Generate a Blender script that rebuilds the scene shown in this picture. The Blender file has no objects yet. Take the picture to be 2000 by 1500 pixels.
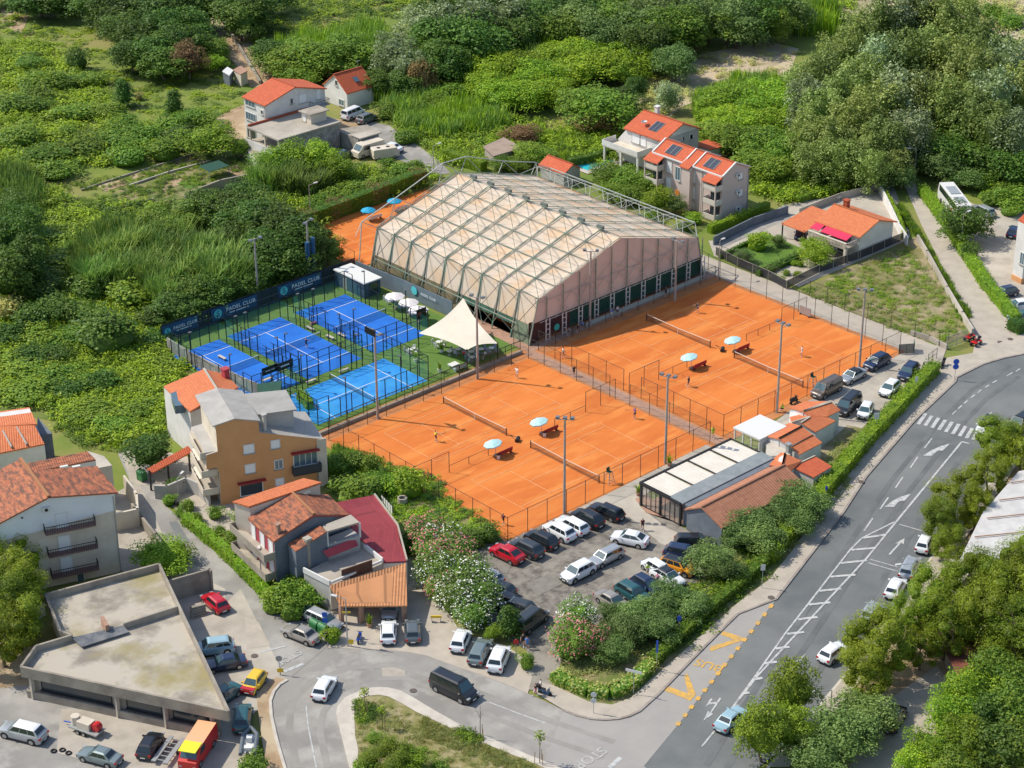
import bpy, math, random
import numpy as np
from mathutils import Vector, Matrix
sc = bpy.context.scene
R = math.radians
cos, sin = math.cos, math.sin
# ---------------------------------------------------------------- camera
F, TH, CH, PHI, ROLL = 4044., 0.46825, 135., 0.74101, -0.005925
CX, CY = -190.545, -204.457
cd = bpy.data.cameras.new('camera'); cam = bpy.data.objects.new('camera', cd)
sc.collection.objects.link(cam); sc.camera = cam
cd.sensor_width = 36; cd.lens = F/2000*36; cd.clip_end = 6000; cd.clip_start = 1
cam.matrix_world = Matrix.Translation((CX, CY, CH)) @ Matrix.Rotation(-PHI, 4, 'Z') @ Matrix.Rotation(R(90)-TH, 4, 'X') @ Matrix.Rotation(ROLL, 4, 'Z')
sc.render.resolution_x = 1024; sc.render.resolution_y = 768
# ---------------------------------------------------------------- sky + sun
ELEV, AZ = R(49), R(-57.5)      # AZ: the way shadows fall
w = bpy.data.worlds.new('World'); sc.world = w; w.use_nodes = True
nt = w.node_tree; nt.nodes.clear()
sky = nt.nodes.new('ShaderNodeTexSky'); sky.sky_type = 'NISHITA'; sky.sun_disc = False
sky.sun_elevation = ELEV; sky.sun_rotation = R(-32.5)
bg = nt.nodes.new('ShaderNodeBackground'); bg.inputs[1].default_value = 0.15
wo = nt.nodes.new('ShaderNodeOutputWorld')
nt.links.new(sky.outputs[0], bg.inputs[0]); nt.links.new(bg.outputs[0], wo.inputs[0])
sl = bpy.data.lights.new('sun', 'SUN'); sl.energy = 3.9; sl.angle = R(.55); sl.color = (1, .94, .82)
so = bpy.data.objects.new('sun', sl); sc.collection.objects.link(so)
so.rotation_mode = 'QUATERNION'
so.rotation_quaternion = Vector((cos(AZ)*cos(ELEV), sin(AZ)*cos(ELEV), -sin(ELEV))).to_track_quat('-Z', 'Y')
sc.view_settings.view_transform = 'Standard'; sc.view_settings.look = 'None'
sc.view_settings.exposure = 0.22; sc.view_settings.gamma = 1
# ---------------------------------------------------------------- pixel -> place helpers (survey of the photo)
CRr, SRr, cT, sT, cP, sP = cos(ROLL), sin(ROLL), cos(TH), sin(TH), cos(PHI), sin(PHI)
def ray(x, y):
    X = x-1000; Y = y-750
    px = X*CRr+Y*SRr; py = -X*SRr+Y*CRr
    dx, dy, dz = px, F*cT-py*sT, -F*sT-py*cT
    return Vector((dx*cP+dy*sP, -dx*sP+dy*cP, dz)).normalized()
CAM = Vector((CX, CY, CH))
def P(x, y, z=0.):
    d = ray(x, y); p = CAM+d*((z-CH)/d.z); return Vector((p.x, p.y, z))
def g(x, y, z=0.):
    p = P(x, y, z); return (p.x, p.y)
def onwall(a, b, x, y):
    a = Vector((a[0], a[1], 0)); b = Vector((b[0], b[1], 0))
    n = (b-a).cross(Vector((0, 0, 1))).normalized(); d = ray(x, y)
    return CAM+d*((a-CAM).dot(n)/d.dot(n))
# ---------------------------------------------------------------- materials
MATS = {}
def lin(c): return tuple(((v/255)/12.92 if v/255 < .04045 else ((v/255+.055)/1.055)**2.4) for v in c)
def M(name, c, c2=None, s=1., rough=.8, metal=0., bump=0., s2=None, c3=None, alpha=1., spec=.5, co='Object', lo=.38, hi=.62, trans=0., coat=0., det=4):
    if name in MATS: return MATS[name]
    m = bpy.data.materials.new(name); m.use_nodes = True; MATS[name] = m
    n = m.node_tree.nodes; l = m.node_tree.links; b = n['Principled BSDF']
    b.inputs['Base Color'].default_value = (*c, 1); b.inputs['Roughness'].default_value = rough
    b.inputs['Metallic'].default_value = metal; b.inputs['Specular IOR Level'].default_value = spec
    b.inputs['Alpha'].default_value = alpha; b.inputs['Coat Weight'].default_value = coat
    if trans: b.inputs['Transmission Weight'].default_value = trans
    m.diffuse_color = (*c, 1)
    if c2 or bump:
        tc = n.new('ShaderNodeTexCoord')
        nz = n.new('ShaderNodeTexNoise'); nz.inputs['Scale'].default_value = s; nz.inputs['Detail'].default_value = det
        nz.inputs['Roughness'].default_value = .62
        src = n.new('ShaderNodeNewGeometry').outputs['Position'] if co == 'World' else tc.outputs[co]
        l.new(src, nz.inputs['Vector'])
        if c2:
            mr = n.new('ShaderNodeMapRange'); mr.inputs[1].default_value = lo; mr.inputs[2].default_value = hi
            l.new(nz.outputs[0], mr.inputs[0])
            mx = n.new('ShaderNodeMix'); mx.data_type = 'RGBA'
            mx.inputs[6].default_value = (*c, 1); mx.inputs[7].default_value = (*c2, 1)
            l.new(mr.outputs[0], mx.inputs[0]); out = mx.outputs[2]
            if c3:
                n2 = n.new('ShaderNodeTexNoise'); n2.inputs['Scale'].default_value = s2 or s*.2; n2.inputs['Detail'].default_value = 5
                n2.inputs['Roughness'].default_value = .6
                l.new(src, n2.inputs['Vector'])
                r2 = n.new('ShaderNodeMapRange'); r2.inputs[1].default_value = .48; r2.inputs[2].default_value = .64
                l.new(n2.outputs[0], r2.inputs[0])
                m3 = n.new('ShaderNodeMix'); m3.data_type = 'RGBA'; m3.inputs[7].default_value = (*c3, 1)
                l.new(out, m3.inputs[6]); l.new(r2.outputs[0], m3.inputs[0]); out = m3.outputs[2]
            l.new(out, b.inputs['Base Color'])
        if bump:
            bp = n.new('ShaderNodeBump'); bp.inputs['Strength'].default_value = min(1, bump); bp.inputs['Distance'].default_value = .08
            l.new(nz.outputs[0], bp.inputs['Height']); l.new(bp.outputs[0], b.inputs['Normal'])
    return m
def leafmat(name, c, c2, s=.5, tr=.33, rv=.26):
    """leaf: colour varies by place and by plant, lets some light through"""
    m = M(name, c, c2, s=s, rough=.55, co='World', lo=.3, hi=.7, spec=.3)
    n = m.node_tree.nodes; l = m.node_tree.links; b = n['Principled BSDF']
    src = b.inputs['Base Color'].links[0].from_socket
    oi = n.new('ShaderNodeObjectInfo'); hs = n.new('ShaderNodeHueSaturation')
    a = n.new('ShaderNodeMapRange'); a.inputs[3].default_value = 1-rv; a.inputs[4].default_value = 1+rv
    l.new(oi.outputs['Random'], a.inputs[0]); l.new(a.outputs[0], hs.inputs['Value'])
    a2 = n.new('ShaderNodeMapRange'); a2.inputs[3].default_value = .485; a2.inputs[4].default_value = .512
    mm = n.new('ShaderNodeMath'); mm.operation = 'FRACT'; mk = n.new('ShaderNodeMath'); mk.operation = 'MULTIPLY'; mk.inputs[1].default_value = 7.3
    l.new(oi.outputs['Random'], mk.inputs[0]); l.new(mk.outputs[0], mm.inputs[0]); l.new(mm.outputs[0], a2.inputs[0]); l.new(a2.outputs[0], hs.inputs['Hue'])
    l.new(src, hs.inputs['Color']); l.new(hs.outputs[0], b.inputs['Base Color'])
    t = n.new('ShaderNodeBsdfTranslucent'); l.new(hs.outputs[0], t.inputs[0])
    mx = n.new('ShaderNodeMixShader'); mx.inputs[0].default_value = tr
    o = n['Material Output']; l.new(b.outputs[0], mx.inputs[1]); l.new(t.outputs[0], mx.inputs[2]); l.new(mx.outputs[0], o.inputs[0])
    return m
def tilemat(name, c, c2, c3, pu=.3, pv=.42, bump=.6, worn=.5):
    """clay roof tiles: rows of barrel tiles in metre UVs, single tiles differ, old roofs are mottled"""
    m = bpy.data.materials.new(name); m.use_nodes = True; MATS[name] = m
    n = m.node_tree.nodes; l = m.node_tree.links; b = n['Principled BSDF']; b.inputs['Roughness'].default_value = .8
    uv = n.new('ShaderNodeUVMap'); br = n.new('ShaderNodeTexBrick'); br.offset = 0
    br.inputs['Scale'].default_value = 1; br.inputs['Brick Width'].default_value = pu; br.inputs['Row Height'].default_value = pv
    br.inputs['Mortar Size'].default_value = .028; br.inputs['Mortar Smooth'].default_value = .6
    br.inputs['Color1'].default_value = (*c, 1); br.inputs['Color2'].default_value = (*c2, 1)
    br.inputs['Mortar'].default_value = (*[v*.62 for v in c], 1)
    l.new(uv.outputs[0], br.inputs[0])
    nz = n.new('ShaderNodeTexNoise'); nz.inputs['Scale'].default_value = 1.1; nz.inputs['Detail'].default_value = 6; nz.inputs['Roughness'].default_value = .7
    mp = n.new('ShaderNodeMapping'); mp.inputs['Scale'].default_value = (.6, 1.6, 1)
    l.new(uv.outputs[0], mp.inputs[0]); l.new(mp.outputs[0], nz.inputs['Vector'])
    mr = n.new('ShaderNodeMapRange'); mr.inputs[1].default_value = .5-.05*(worn > .8); mr.inputs[2].default_value = .66-.08*(worn > .8); mr.inputs[4].default_value = worn
    l.new(nz.outputs[0], mr.inputs[0])
    mx = n.new('ShaderNodeMix'); mx.data_type = 'RGBA'; mx.inputs[7].default_value = (*c3, 1)
    l.new(br.outputs[0], mx.inputs[6]); l.new(mr.outputs[0], mx.inputs[0]); l.new(mx.outputs[2], b.inputs['Base Color'])
    wv = n.new('ShaderNodeTexWave'); wv.bands_direction = 'X'; wv.inputs['Scale'].default_value = 1/pu/3.14159*1.0; wv.inputs['Distortion'].default_value = 0
    l.new(uv.outputs[0], wv.inputs[0])
    bp = n.new('ShaderNodeBump'); bp.inputs['Strength'].default_value = bump; bp.inputs['Distance'].default_value = .06
    l.new(wv.outputs[0], bp.inputs['Height']); l.new(bp.outputs[0], b.inputs['Normal'])
    return m
# ---------------------------------------------------------------- objects
COL = sc.collection
def tag(o, label=None, cat=None, group=None, kind=None):
    if label: o['label'] = label
    if cat: o['category'] = cat
    if group: o['group'] = group
    if kind: o['kind'] = kind
    return o
def thing(name, label, cat, loc=(0, 0, 0), rz=0, group=None, s=1.):
    o = bpy.data.objects.new(name, None); COL.objects.link(o); o.empty_display_size = .3
    o.location = loc if len(loc) == 3 else (loc[0], loc[1], 0); o.rotation_euler = (0, 0, rz)
    if s != 1: o.scale = (s, s, s) if not isinstance(s, tuple) else s
    return tag(o, label, cat, group)
def wloc(p):
    v = Vector(p.location); q = p.parent
    while q: v += q.location; q = q.parent
    return v
class MB:
    def __init__(s): s.v = []; s.f = []; s.m = []; s.uv = {}
    def face(s, pts, m=0, uv=None):
        k = len(s.v); s.v += [tuple(p) for p in pts]; s.f.append(tuple(range(k, k+len(pts)))); s.m.append(m)
        if uv: s.uv[len(s.f)-1] = uv
    def box(s, c, d, rz=0, m=0):
        x, y, z = [q/2 for q in d]; C, S_ = cos(rz), sin(rz); k = len(s.v)
        for (i, j, h) in ((-1,-1,-1),(1,-1,-1),(1,1,-1),(-1,1,-1),(-1,-1,1),(1,-1,1),(1,1,1),(-1,1,1)):
            X, Y = i*x, j*y; s.v.append((c[0]+X*C-Y*S_, c[1]+X*S_+Y*C, c[2]+h*z))
        for f in ((0,3,2,1),(4,5,6,7),(0,1,5,4),(1,2,6,5),(2,3,7,6),(3,0,4,7)):
            s.f.append(tuple(k+q for q in f)); s.m.append(m)
        return s
    def beam(s, p, q, wd, ht=None, m=0):
        """square bar from p to q"""
        p = Vector(p); q = Vector(q); d = q-p
        if d.length < 1e-5: return s
        d.normalize(); up = Vector((0, 0, 1)) if abs(d.z) < .95 else Vector((1, 0, 0))
        a = d.cross(up).normalized()*(wd/2); b = a.cross(d).normalized()*((ht or wd)/2); k = len(s.v)
        for c in (p, q):
            for (i, j) in ((-1,-1),(1,-1),(1,1),(-1,1)): s.v.append(tuple(c+a*i+b*j))
        for f in ((0,1,2,3),(7,6,5,4),(0,4,5,1),(1,5,6,2),(2,6,7,3),(3,7,4,0)):
            s.f.append(tuple(k+t for t in f)); s.m.append(m)
        return s
    def tube(s, p, q, r, r2=None, n=8, m=0, cap=True):
        p = Vector(p); q = Vector(q); d = (q-p).normalized(); r2 = r if r2 is None else r2
        up = Vector((0, 0, 1)) if abs(d.z) < .95 else Vector((1, 0, 0))
        a = d.cross(up).normalized(); b = a.cross(d); k = len(s.v)
        for c, rr in ((p, r), (q, r2)):
            for i in range(n):
                t = 2*math.pi*i/n; s.v.append(tuple(c+(a*cos(t)+b*sin(t))*rr))
        for i in range(n):
            j = (i+1) % n; s.f.append((k+i, k+j, k+n+j, k+n+i)); s.m.append(m)
        if cap: s.f.append(tuple(range(k+n-1, k-1, -1))); s.m.append(m); s.f.append(tuple(range(k+n, k+2*n))); s.m.append(m)
        return s
    def lathe(s, c, prof, n=10, m=0):
        k = len(s.v)
        for r, z in prof:
            for i in range(n):
                t = 2*math.pi*i/n; s.v.append((c[0]+r*cos(t), c[1]+r*sin(t), c[2]+z))
        for a in range(len(prof)-1):
            for i in range(n):
                j = (i+1) % n; s.f.append((k+a*n+i, k+a*n+j, k+(a+1)*n+j, k+(a+1)*n+i)); s.m.append(m)
        return s
    def prism(s, pts, z0, z1, m=0, mt=None, top=True):
        """pts 2d ring; z1 number or list"""
        n = len(pts); zz = z1 if isinstance(z1, (list, tuple)) else [z1]*n
        for i in range(n):
            j = (i+1) % n
            s.face([(*pts[i][:2], z0), (*pts[j][:2], z0), (*pts[j][:2], zz[j]), (*pts[i][:2], zz[i])], m)
        if top: s.face([(*pts[i][:2], zz[i]) for i in range(n)], m if mt is None else mt)
        return s
    def slab(s, pts, t, m=0, ms=None):
        """roof plane with metre UVs"""
        p = [Vector(q) for q in pts]; n = (p[1]-p[0]).cross(p[2]-p[0]).normalized()
        if n.z < 0: p.reverse(); n = -n
        h = Vector((0, 0, 1)).cross(n)
        h = h.normalized() if h.length > 1e-3 else (p[1]-p[0]).normalized()
        v = n.cross(h); ms = m if ms is None else ms
        s.face(p, m, [(q.dot(h), q.dot(v)) for q in p])
        lo = [q-Vector((0, 0, t)) for q in p]; s.face(lo[::-1], ms)
        for i in range(len(p)):
            j = (i+1) % len(p); s.face([lo[i], lo[j], p[j], p[i]], ms)
        return s
    def build(s, name, mats, parent=None, world=True, smooth=False, label=None):
        me = s.mesh(name, mats, (wloc(parent) if parent and world else None), smooth)
        o = bpy.data.objects.new(name, me); COL.objects.link(o)
        if parent: o.parent = parent
        if label: o['label'] = label
        return o
    def mesh(s, name, mats, off=None, smooth=False):
        me = bpy.data.meshes.new(name); v = s.v
        if off is not None: v = [(a-off[0], b-off[1], c-off[2]) for a, b, c in v]
        me.from_pydata(v, [], s.f)
        for m in (mats if isinstance(mats, (list, tuple)) else [mats]): me.materials.append(m)
        me.polygons.foreach_set('material_index', s.m)
        if s.uv:
            ul = me.uv_layers.new(name='UVMap')
            for fi, uvs in s.uv.items():
                ls = me.polygons[fi].loop_start
                for k, q in enumerate(uvs): ul.data[ls+k].uv = q
        if smooth: me.shade_smooth()
        me.update(); return me
class Proto:
    """a thing made once: parts and sub-parts as shared meshes"""
    def __init__(s): s.parts = []
    def add(s, name, mesh, subs=(), loc=(0, 0, 0), rot=(0, 0, 0)): s.parts.append((name, mesh, subs, loc, rot)); return s
    def put(s, name, label, cat, loc, rz=0, sc_=1., group=None, mats=None):
        r = thing(name, label, cat, loc, rz, group, sc_)
        for (nm, me, subs, lo, ro) in s.parts:
            o = bpy.data.objects.new(nm, me); COL.objects.link(o); o.parent = r; o.location = lo; o.rotation_euler = ro
            if mats:
                for i, mt in enumerate(me.materials):
                    if mt and mt.name in mats: o.material_slots[i].link = 'OBJECT'; o.material_slots[i].material = mats[mt.name]
            for (n2, m2) in subs:
                q = bpy.data.objects.new(n2, m2); COL.objects.link(q); q.parent = o
        return r
NS_ = [0]
def sheet(name, pts, z, mat, px=True, kind='structure'):
    NS_[0] += 1; z += NS_[0]*.0004
    q = [g(*p[:2], 0) for p in pts] if px else pts
    mb = MB(); mb.face([(x, y, z) for x, y in q])
    me = mb.mesh(name, mat); o = bpy.data.objects.new(name, me); COL.objects.link(o)
    n = me.polygons[0].normal
    if n.z < 0: me.flip_normals()
    o['kind'] = kind; return o
def rect(x0, y0, x1, y1): return [(x0, y0), (x1, y0), (x1, y1), (x0, y1)]
def strip(pts, wd):
    """polyline -> polygon of width wd"""
    L = []; Rr = []; p = [Vector(q[:2]) for q in pts]
    for i in range(len(p)):
        d = (p[min(i+1, len(p)-1)]-p[max(i-1, 0)]).normalized(); nn = Vector((-d.y, d.x))*wd/2
        L.append(p[i]+nn); Rr.append(p[i]-nn)
    return [tuple(q) for q in L+Rr[::-1]]
def inpoly(x, y, poly):
    c = False; n = len(poly); j = n-1
    for i in range(n):
        xi, yi = poly[i]; xj, yj = poly[j]
        if (yi > y) != (yj > y) and x < (xj-xi)*(y-yi)/(yj-yi)+xi: c = not c
        j = i
    return c
def scatter(poly, n, rng, mind=0., px=True, avoid=()):
    q = [g(*p) for p in poly] if px else poly
    xs = [p[0] for p in q]; ys = [p[1] for p in q]; out = []; tries = 0
    while len(out) < n and tries < n*40:
        tries += 1
        x = rng.uniform(min(xs), max(xs)); y = rng.uniform(min(ys), max(ys))
        if not inpoly(x, y, q) or any(inpoly(x, y, a) for a in avoid): continue
        if mind and any((x-a)**2+(y-b)**2 < mind*mind for a, b in out): continue
        out.append((x, y))
    return out
# ---------------------------------------------------------------- materials of the place
m_meadow = M('meadow', (.12,.185,.02), (.19,.22,.035), s=.13, co='World', c3=(.25,.22,.07), s2=.05, rough=.95, bump=.5, det=8)
m_scrubg = M('scrub_soil', (.10,.155,.02), (.15,.18,.035), s=.3, co='World', rough=.95, det=8)
m_lotg = M('dry_ground', (.34,.27,.165), (.17,.16,.05), s=.16, co='World', c3=(.21,.19,.075), s2=.5, rough=.95, det=10, lo=.42, hi=.56)
m_dirt = M('bare_earth', (.42,.30,.18), (.30,.20,.11), s=.35, co='World', c3=(.48,.38,.25), s2=.12, rough=.95, det=8)
m_sand = M('sandy_ground', (.50,.40,.27), (.22,.19,.08), s=.12, co='World', rough=.95, det=9, lo=.48, hi=.62)
m_grass = M('lawn_grass', (.075,.16,.012), (.11,.20,.02), s=.6, co='World', rough=.9, bump=.4)
m_turf = M('artificial_turf', (.085,.17,.02), (.105,.19,.03), s=.9, co='World', rough=.9)
m_rough = M('rough_grass', (.12,.16,.03), (.19,.18,.06), s=.5, co='World', c3=(.30,.23,.12), s2=.25, rough=.95, det=8)
m_island = M('dry_island_grass', (.26,.22,.09), (.16,.17,.04), s=.35, co='World', c3=(.36,.30,.17), s2=.6, rough=.95, det=9)
m_clay = M('red_clay', (.66,.190,.032), (.55,.135,.02), s=.10, co='World', c3=(.68,.225,.045), s2=.3, rough=.95, det=9)
def stretch(m, sc_):
    n = m.node_tree.nodes; l = m.node_tree.links
    for q in [x for x in n if x.type == 'TEX_NOISE']:
        s_ = q.inputs['Vector'].links[0].from_socket; mp = n.new('ShaderNodeMapping'); mp.inputs['Scale'].default_value = sc_; l.new(s_, mp.inputs[0]); l.new(mp.outputs[0], q.inputs['Vector'])
stretch(m_clay, (.45, 1.6, 1))
m_clayedge = M('clay_margin', (.55,.21,.07), (.42,.17,.065), s=.5, co='World', rough=.95, det=8)
m_brick = M('brick_path', (.43,.25,.17), (.34,.2,.14), s=1.3, co='World', rough=.95, det=6)
m_asph = M('asphalt', (.115,.125,.127), (.165,.172,.168), s=.12, co='World', c3=(.20,.205,.195), s2=.035, rough=.93, det=9)
m_asph2 = M('pale_asphalt', (.31,.29,.26), (.23,.215,.195), s=.12, co='World', c3=(.37,.345,.31), s2=.22, rough=.93, det=9)
m_baya = M('bay_asphalt', (.31,.29,.27), (.34,.32,.29), s=.3, co='World', rough=.93)
m_gravel = M('grey_gravel', (.12,.105,.09), (.27,.24,.20), s=.9, co='World', c3=(.30,.27,.225), s2=.10, rough=.97, bump=.6, det=12)
m_gravel2 = M('dusty_gravel', (.24,.22,.185), (.18,.165,.14), s=.7, co='World', rough=.97, det=12)
m_conc = M('concrete', (.44,.39,.32), (.34,.30,.245), s=.3, co='World', c3=(.49,.44,.365), s2=.1, rough=.92, det=9)
m_concd = M('old_concrete', (.33,.285,.23), (.23,.2,.16), s=.5, co='World', c3=(.38,.335,.27), s2=.2, rough=.92, det=9)
m_roofc = M('weathered_roof_concrete', (.45,.40,.325), (.24,.21,.17), s=.22, co='World', c3=(.30,.255,.12), s2=.12, rough=.95, det=10, lo=.46, hi=.62)
m_pave = M('pavement_slabs', (.46,.40,.325), (.39,.34,.275), s=.5, co='World', rough=.92, det=8)
m_white_k = M('pale_kerb', (.56,.51,.43), (.47,.42,.36), s=.6, co='World', rough=.9)
m_kerb = M('kerb_stone', (.26,.21,.18), (.34,.3,.26), s=.8, co='World', rough=.9)
m_paint = M('road_paint_white', (.50,.50,.48), (.27,.275,.27), s=1.8, co='World', rough=.8, lo=.45, hi=.7)
m_painty = M('road_paint_yellow', (.68,.38,.06), (.46,.30,.12), s=1.5, co='World', rough=.8)
m_faint = M('worn_road_paint', (.46,.45,.42), (.37,.355,.33), s=2, co='World', rough=.9, lo=.42, hi=.6)
m_line = M('clay_line', (.78,.42,.20), (.72,.30,.10), s=1.2, co='World', rough=.9)
m_blue = M('blue_court', (.003,.115,.50), (.006,.155,.60), s=.25, co='World', rough=.75, det=6)
m_blue2 = M('worn_blue_court', (.008,.20,.58), (.03,.30,.66), s=.3, co='World', rough=.75, det=7)
m_pline = M('court_line_white', (.72,.76,.8), rough=.8)
m_black = M('black_steel', (.012,.014,.016), rough=.45, metal=.3)
m_steel = M('galvanised_steel', (.38,.39,.38), rough=.5, metal=.4)
m_fencepost = M('dark_fence_post', (.05,.045,.035), rough=.6)
m_pole = M('pole_concrete', (.42,.36,.31), (.34,.3,.26), s=2, rough=.8)
m_wht = M('white_paint', (.66,.65,.62), rough=.6)
m_glassd = M('dark_window_glass', (.03,.045,.055), rough=.08, spec=.8)
m_glassb = M('bluish_window_glass', (.10,.16,.2), rough=.08, spec=.8)
m_wallw = M('white_render', (.70,.68,.65), (.60,.58,.54), s=.4, co='World', rough=.9, det=8)
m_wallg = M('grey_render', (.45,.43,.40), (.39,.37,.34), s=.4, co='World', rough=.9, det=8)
m_wallc = M('cream_render', (.66,.58,.47), (.56,.49,.39), s=.4, co='World', rough=.9, det=8)
m_wallo = M('orange_render', (.63,.32,.135), (.57,.28,.115), s=.35, co='World', rough=.9, det=8)
m_wallp = M('pinkish_render', (.58,.47,.42), (.54,.43,.38), s=.4, co='World', rough=.9)
m_wallr = M('raspberry_render', (.42,.06,.08), (.36,.05,.07), s=.5, co='World', rough=.9)
m_walls = M('slate_render', (.16,.18,.21), (.12,.14,.165), s=.6, co='World', rough=.85)
m_wallbg = M('bare_blockwork', (.32,.30,.27), (.23,.215,.195), s=.35, co='World', c3=(.42,.4,.36), s2=.9, rough=.95, det=10)
m_sheet = M('roof_sheet_grey', (.41,.385,.35), (.34,.32,.29), s=.6, co='World', rough=.7)
m_green = M('dark_green_netting', (.012,.06,.04), (.02,.08,.05), s=3, rough=.9)
m_bench = M('bench_wood', (.35,.22,.12), rough=.8)
m_dkred = M('dark_red_plastic', (.30,.02,.025), rough=.5)
m_umb = M('umbrella_cyan', (.38,.62,.62), (.45,.68,.68), s=3, rough=.7)
m_umb2 = M('umbrella_bright_blue', (.01,.33,.55), rough=.7)
m_umbw = M('umbrella_white', (.75,.70,.68), rough=.7)
m_sail = M('shade_sail_cloth', (.70,.63,.51), (.66,.58,.46), s=.5, rough=.8)
m_rubber = M('tyre_rubber', (.015,.015,.016), rough=.85)
m_rim = M('wheel_alloy', (.45,.46,.47), rough=.35, metal=.8)
m_cglass = M('car_window_glass', (.018,.026,.03), rough=.06, spec=.9)
m_cglass2 = M('windscreen_glass', (.05,.10,.115), rough=.06, spec=.9)
m_trim = M('black_trim', (.02,.02,.022), rough=.6)
m_hl = M('headlamp_glass', (.34,.36,.38), rough=.15)
m_tl = M('tail_lamp_red', (.45,.012,.01), rough=.2)
m_plate = M('plate_white', (.75,.75,.75), rough=.5)
m_redp = M('red_paint', (.55,.02,.02), rough=.4)
m_bluep = M('blue_paint', (.02,.10,.5), rough=.4)
m_yelp = M('yellow_paint', (.75,.50,.02), rough=.4)
m_greenp = M('green_plastic', (.03,.17,.05), rough=.5)
m_bark = M('bark', (.16,.12,.085), (.10,.075,.055), s=3, rough=.95)
t_red = tilemat('red_roof_tiles', (.60,.125,.045), (.50,.095,.035), (.38,.08,.035), worn=.35)
t_org = tilemat('orange_roof_tiles', (.66,.20,.075), (.58,.155,.055), (.45,.12,.05), worn=.45)
t_old = tilemat('old_mottled_roof_tiles', (.50,.17,.075), (.38,.11,.05), (.13,.06,.04), worn=.95)
t_lit = tilemat('pale_orange_barrel_tiles', (.58,.26,.11), (.48,.20,.08), (.36,.16,.08), pu=.36, pv=.8, bump=1, worn=.4)
t_brn = tilemat('brown_concrete_tiles', (.46,.20,.11), (.38,.155,.085), (.22,.10,.06), pu=.42, pv=.8, worn=.5)
t_mar = tilemat('maroon_sheet_tiles', (.33,.045,.055), (.28,.035,.045), (.25,.035,.04), pu=3., pv=.45, bump=.8, worn=.3)
# leaf colours
L = dict(
 dark=[leafmat('dark_leaf', (0.0481,0.118,0.015), (0.096,0.18,0.0236)), leafmat('dark_leaf_light', (0.117,0.215,0.0279), (0.165,0.264,0.0365))],
 mid=[leafmat('mid_leaf', (0.102,0.215,0.0193), (0.165,0.277,0.0279)), leafmat('mid_leaf_light', (0.206,0.333,0.0323), (0.274,0.375,0.0386))],
 olive=[leafmat('olive_leaf', (0.0992,0.175,0.0348), (0.134,0.221,0.0464)), leafmat('olive_leaf_light', (0.198,0.304,0.0774), (0.267,0.384,0.116))],
 pine=[leafmat('pine_leaf', (0.117,0.18,0.0107), (0.178,0.236,0.014)), leafmat('pine_leaf_light', (0.232,0.331,0.0181), (0.317,0.395,0.0248))],
 reed=[leafmat('reed_leaf', (0.112,0.233,0.0339), (0.169,0.289,0.0508), s=.2), leafmat('reed_leaf_light', (0.27,0.401,0.0676), (0.338,0.444,0.101), s=.2)],
 yel=[leafmat('yellow_leaf', (0.136,0.21,0.0129), (0.178,0.253,0.0171)), leafmat('yellow_leaf_light', (0.264,0.349,0.0215), (0.315,0.38,0.0258))],
 grn=[leafmat('fresh_leaf', (0.138,0.272,0.0129), (0.206,0.333,0.0193)), leafmat('fresh_leaf_light', (0.302,0.459,0.0236), (0.384,0.514,0.0301))],
 dry=[leafmat('dry_grass_leaf', (0.357,0.333,0.0752), (0.466,0.417,0.107)), leafmat('dry_grass_leaf_light', (0.48,0.5,0.15), (0.48,0.555,0.193))],
 silver=[leafmat('silver_leaf', (0.165,0.236,0.0752), (0.22,0.291,0.0967)), leafmat('silver_leaf_light', (0.412,0.5,0.236), (0.48,0.582,0.365))],
 poplar=[leafmat('poplar_leaf', (0.138,0.202,0.0323), (0.192,0.257,0.0429)), leafmat('poplar_leaf_light', (0.288,0.369,0.0917), (0.398,0.472,0.15))],
 brown=[leafmat('brown_leaf', (0.22,0.14,0.0537), (0.274,0.18,0.0645)), leafmat('brown_leaf_light', (0.357,0.236,0.0967), (0.412,0.277,0.118))],
)
m_pink = M('pink_petals', (.62,.14,.17), (.72,.25,.27), s=2, co='World', rough=.8)
m_whpet = M('white_petals', (.78,.76,.68), rough=.8)
# ---------------------------------------------------------------- ground and roads
sheet('ground', rect(-900, -900, 1500, 1500), -.06, m_meadow, px=False)
sheet('scrub_floor', [(-200,860),(-200,330),(100,400),(330,400),(600,350),(640,460),(690,520),(330,655),(330,870),(0,800)], -.04, m_scrubg)
for q in ([(380,-60),(440,-60),(445,20),(530,105),(560,165),(490,170),(455,120),(425,70),(395,10)], [(380,262),(400,240),(470,205),(500,200),(500,262),(470,272)],
          [(0,14),(60,18),(45,60),(70,62),(50,75),(5,45)], [(600,228),(720,236),(760,250),(740,262),(600,262)], [(195,790),(200,718),(255,700),(300,700),(285,740),(215,745)][1:],
          [(258,420),(330,395),(490,345),(500,300),(420,310),(330,335),(200,385)]):
    sheet('bare_ground', q, -.03, m_dirt if q[0][0] != 258 else m_rough)
sheet('sandy_clearing', [(1240,200),(1262,150),(1330,140),(1370,105),(1500,80),(1560,95),(1540,150),(1430,170),(1340,205),(1290,240)], -.025, m_sand)
sheet('brown_field', [(1560,-60),(2100,-60),(2100,110),(1930,60),(1800,18),(1700,30),(1600,20)], -.028, m_sand)
for q in ([(332,318),(372,306),(412,318),(370,330)], [(438,332),(462,322),(485,332),(460,345)], [(300,362),(350,345),(372,352),(318,372)], [(250,340),(300,326),(312,334),(262,350)], [(190,362),(240,350),(250,360),(205,374)]):
    sheet('garden_bed', q, .0, m_dirt)
sheet('garden_bed', [(345,358),(378,348),(402,358),(368,370)], .0, m_grass)
# side lane top left, house track
sheet('lane', [(728,238),(760,245),(860,315),(880,338),(850,342),(700,278),(668,262)], -.015, m_asph2)
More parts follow.
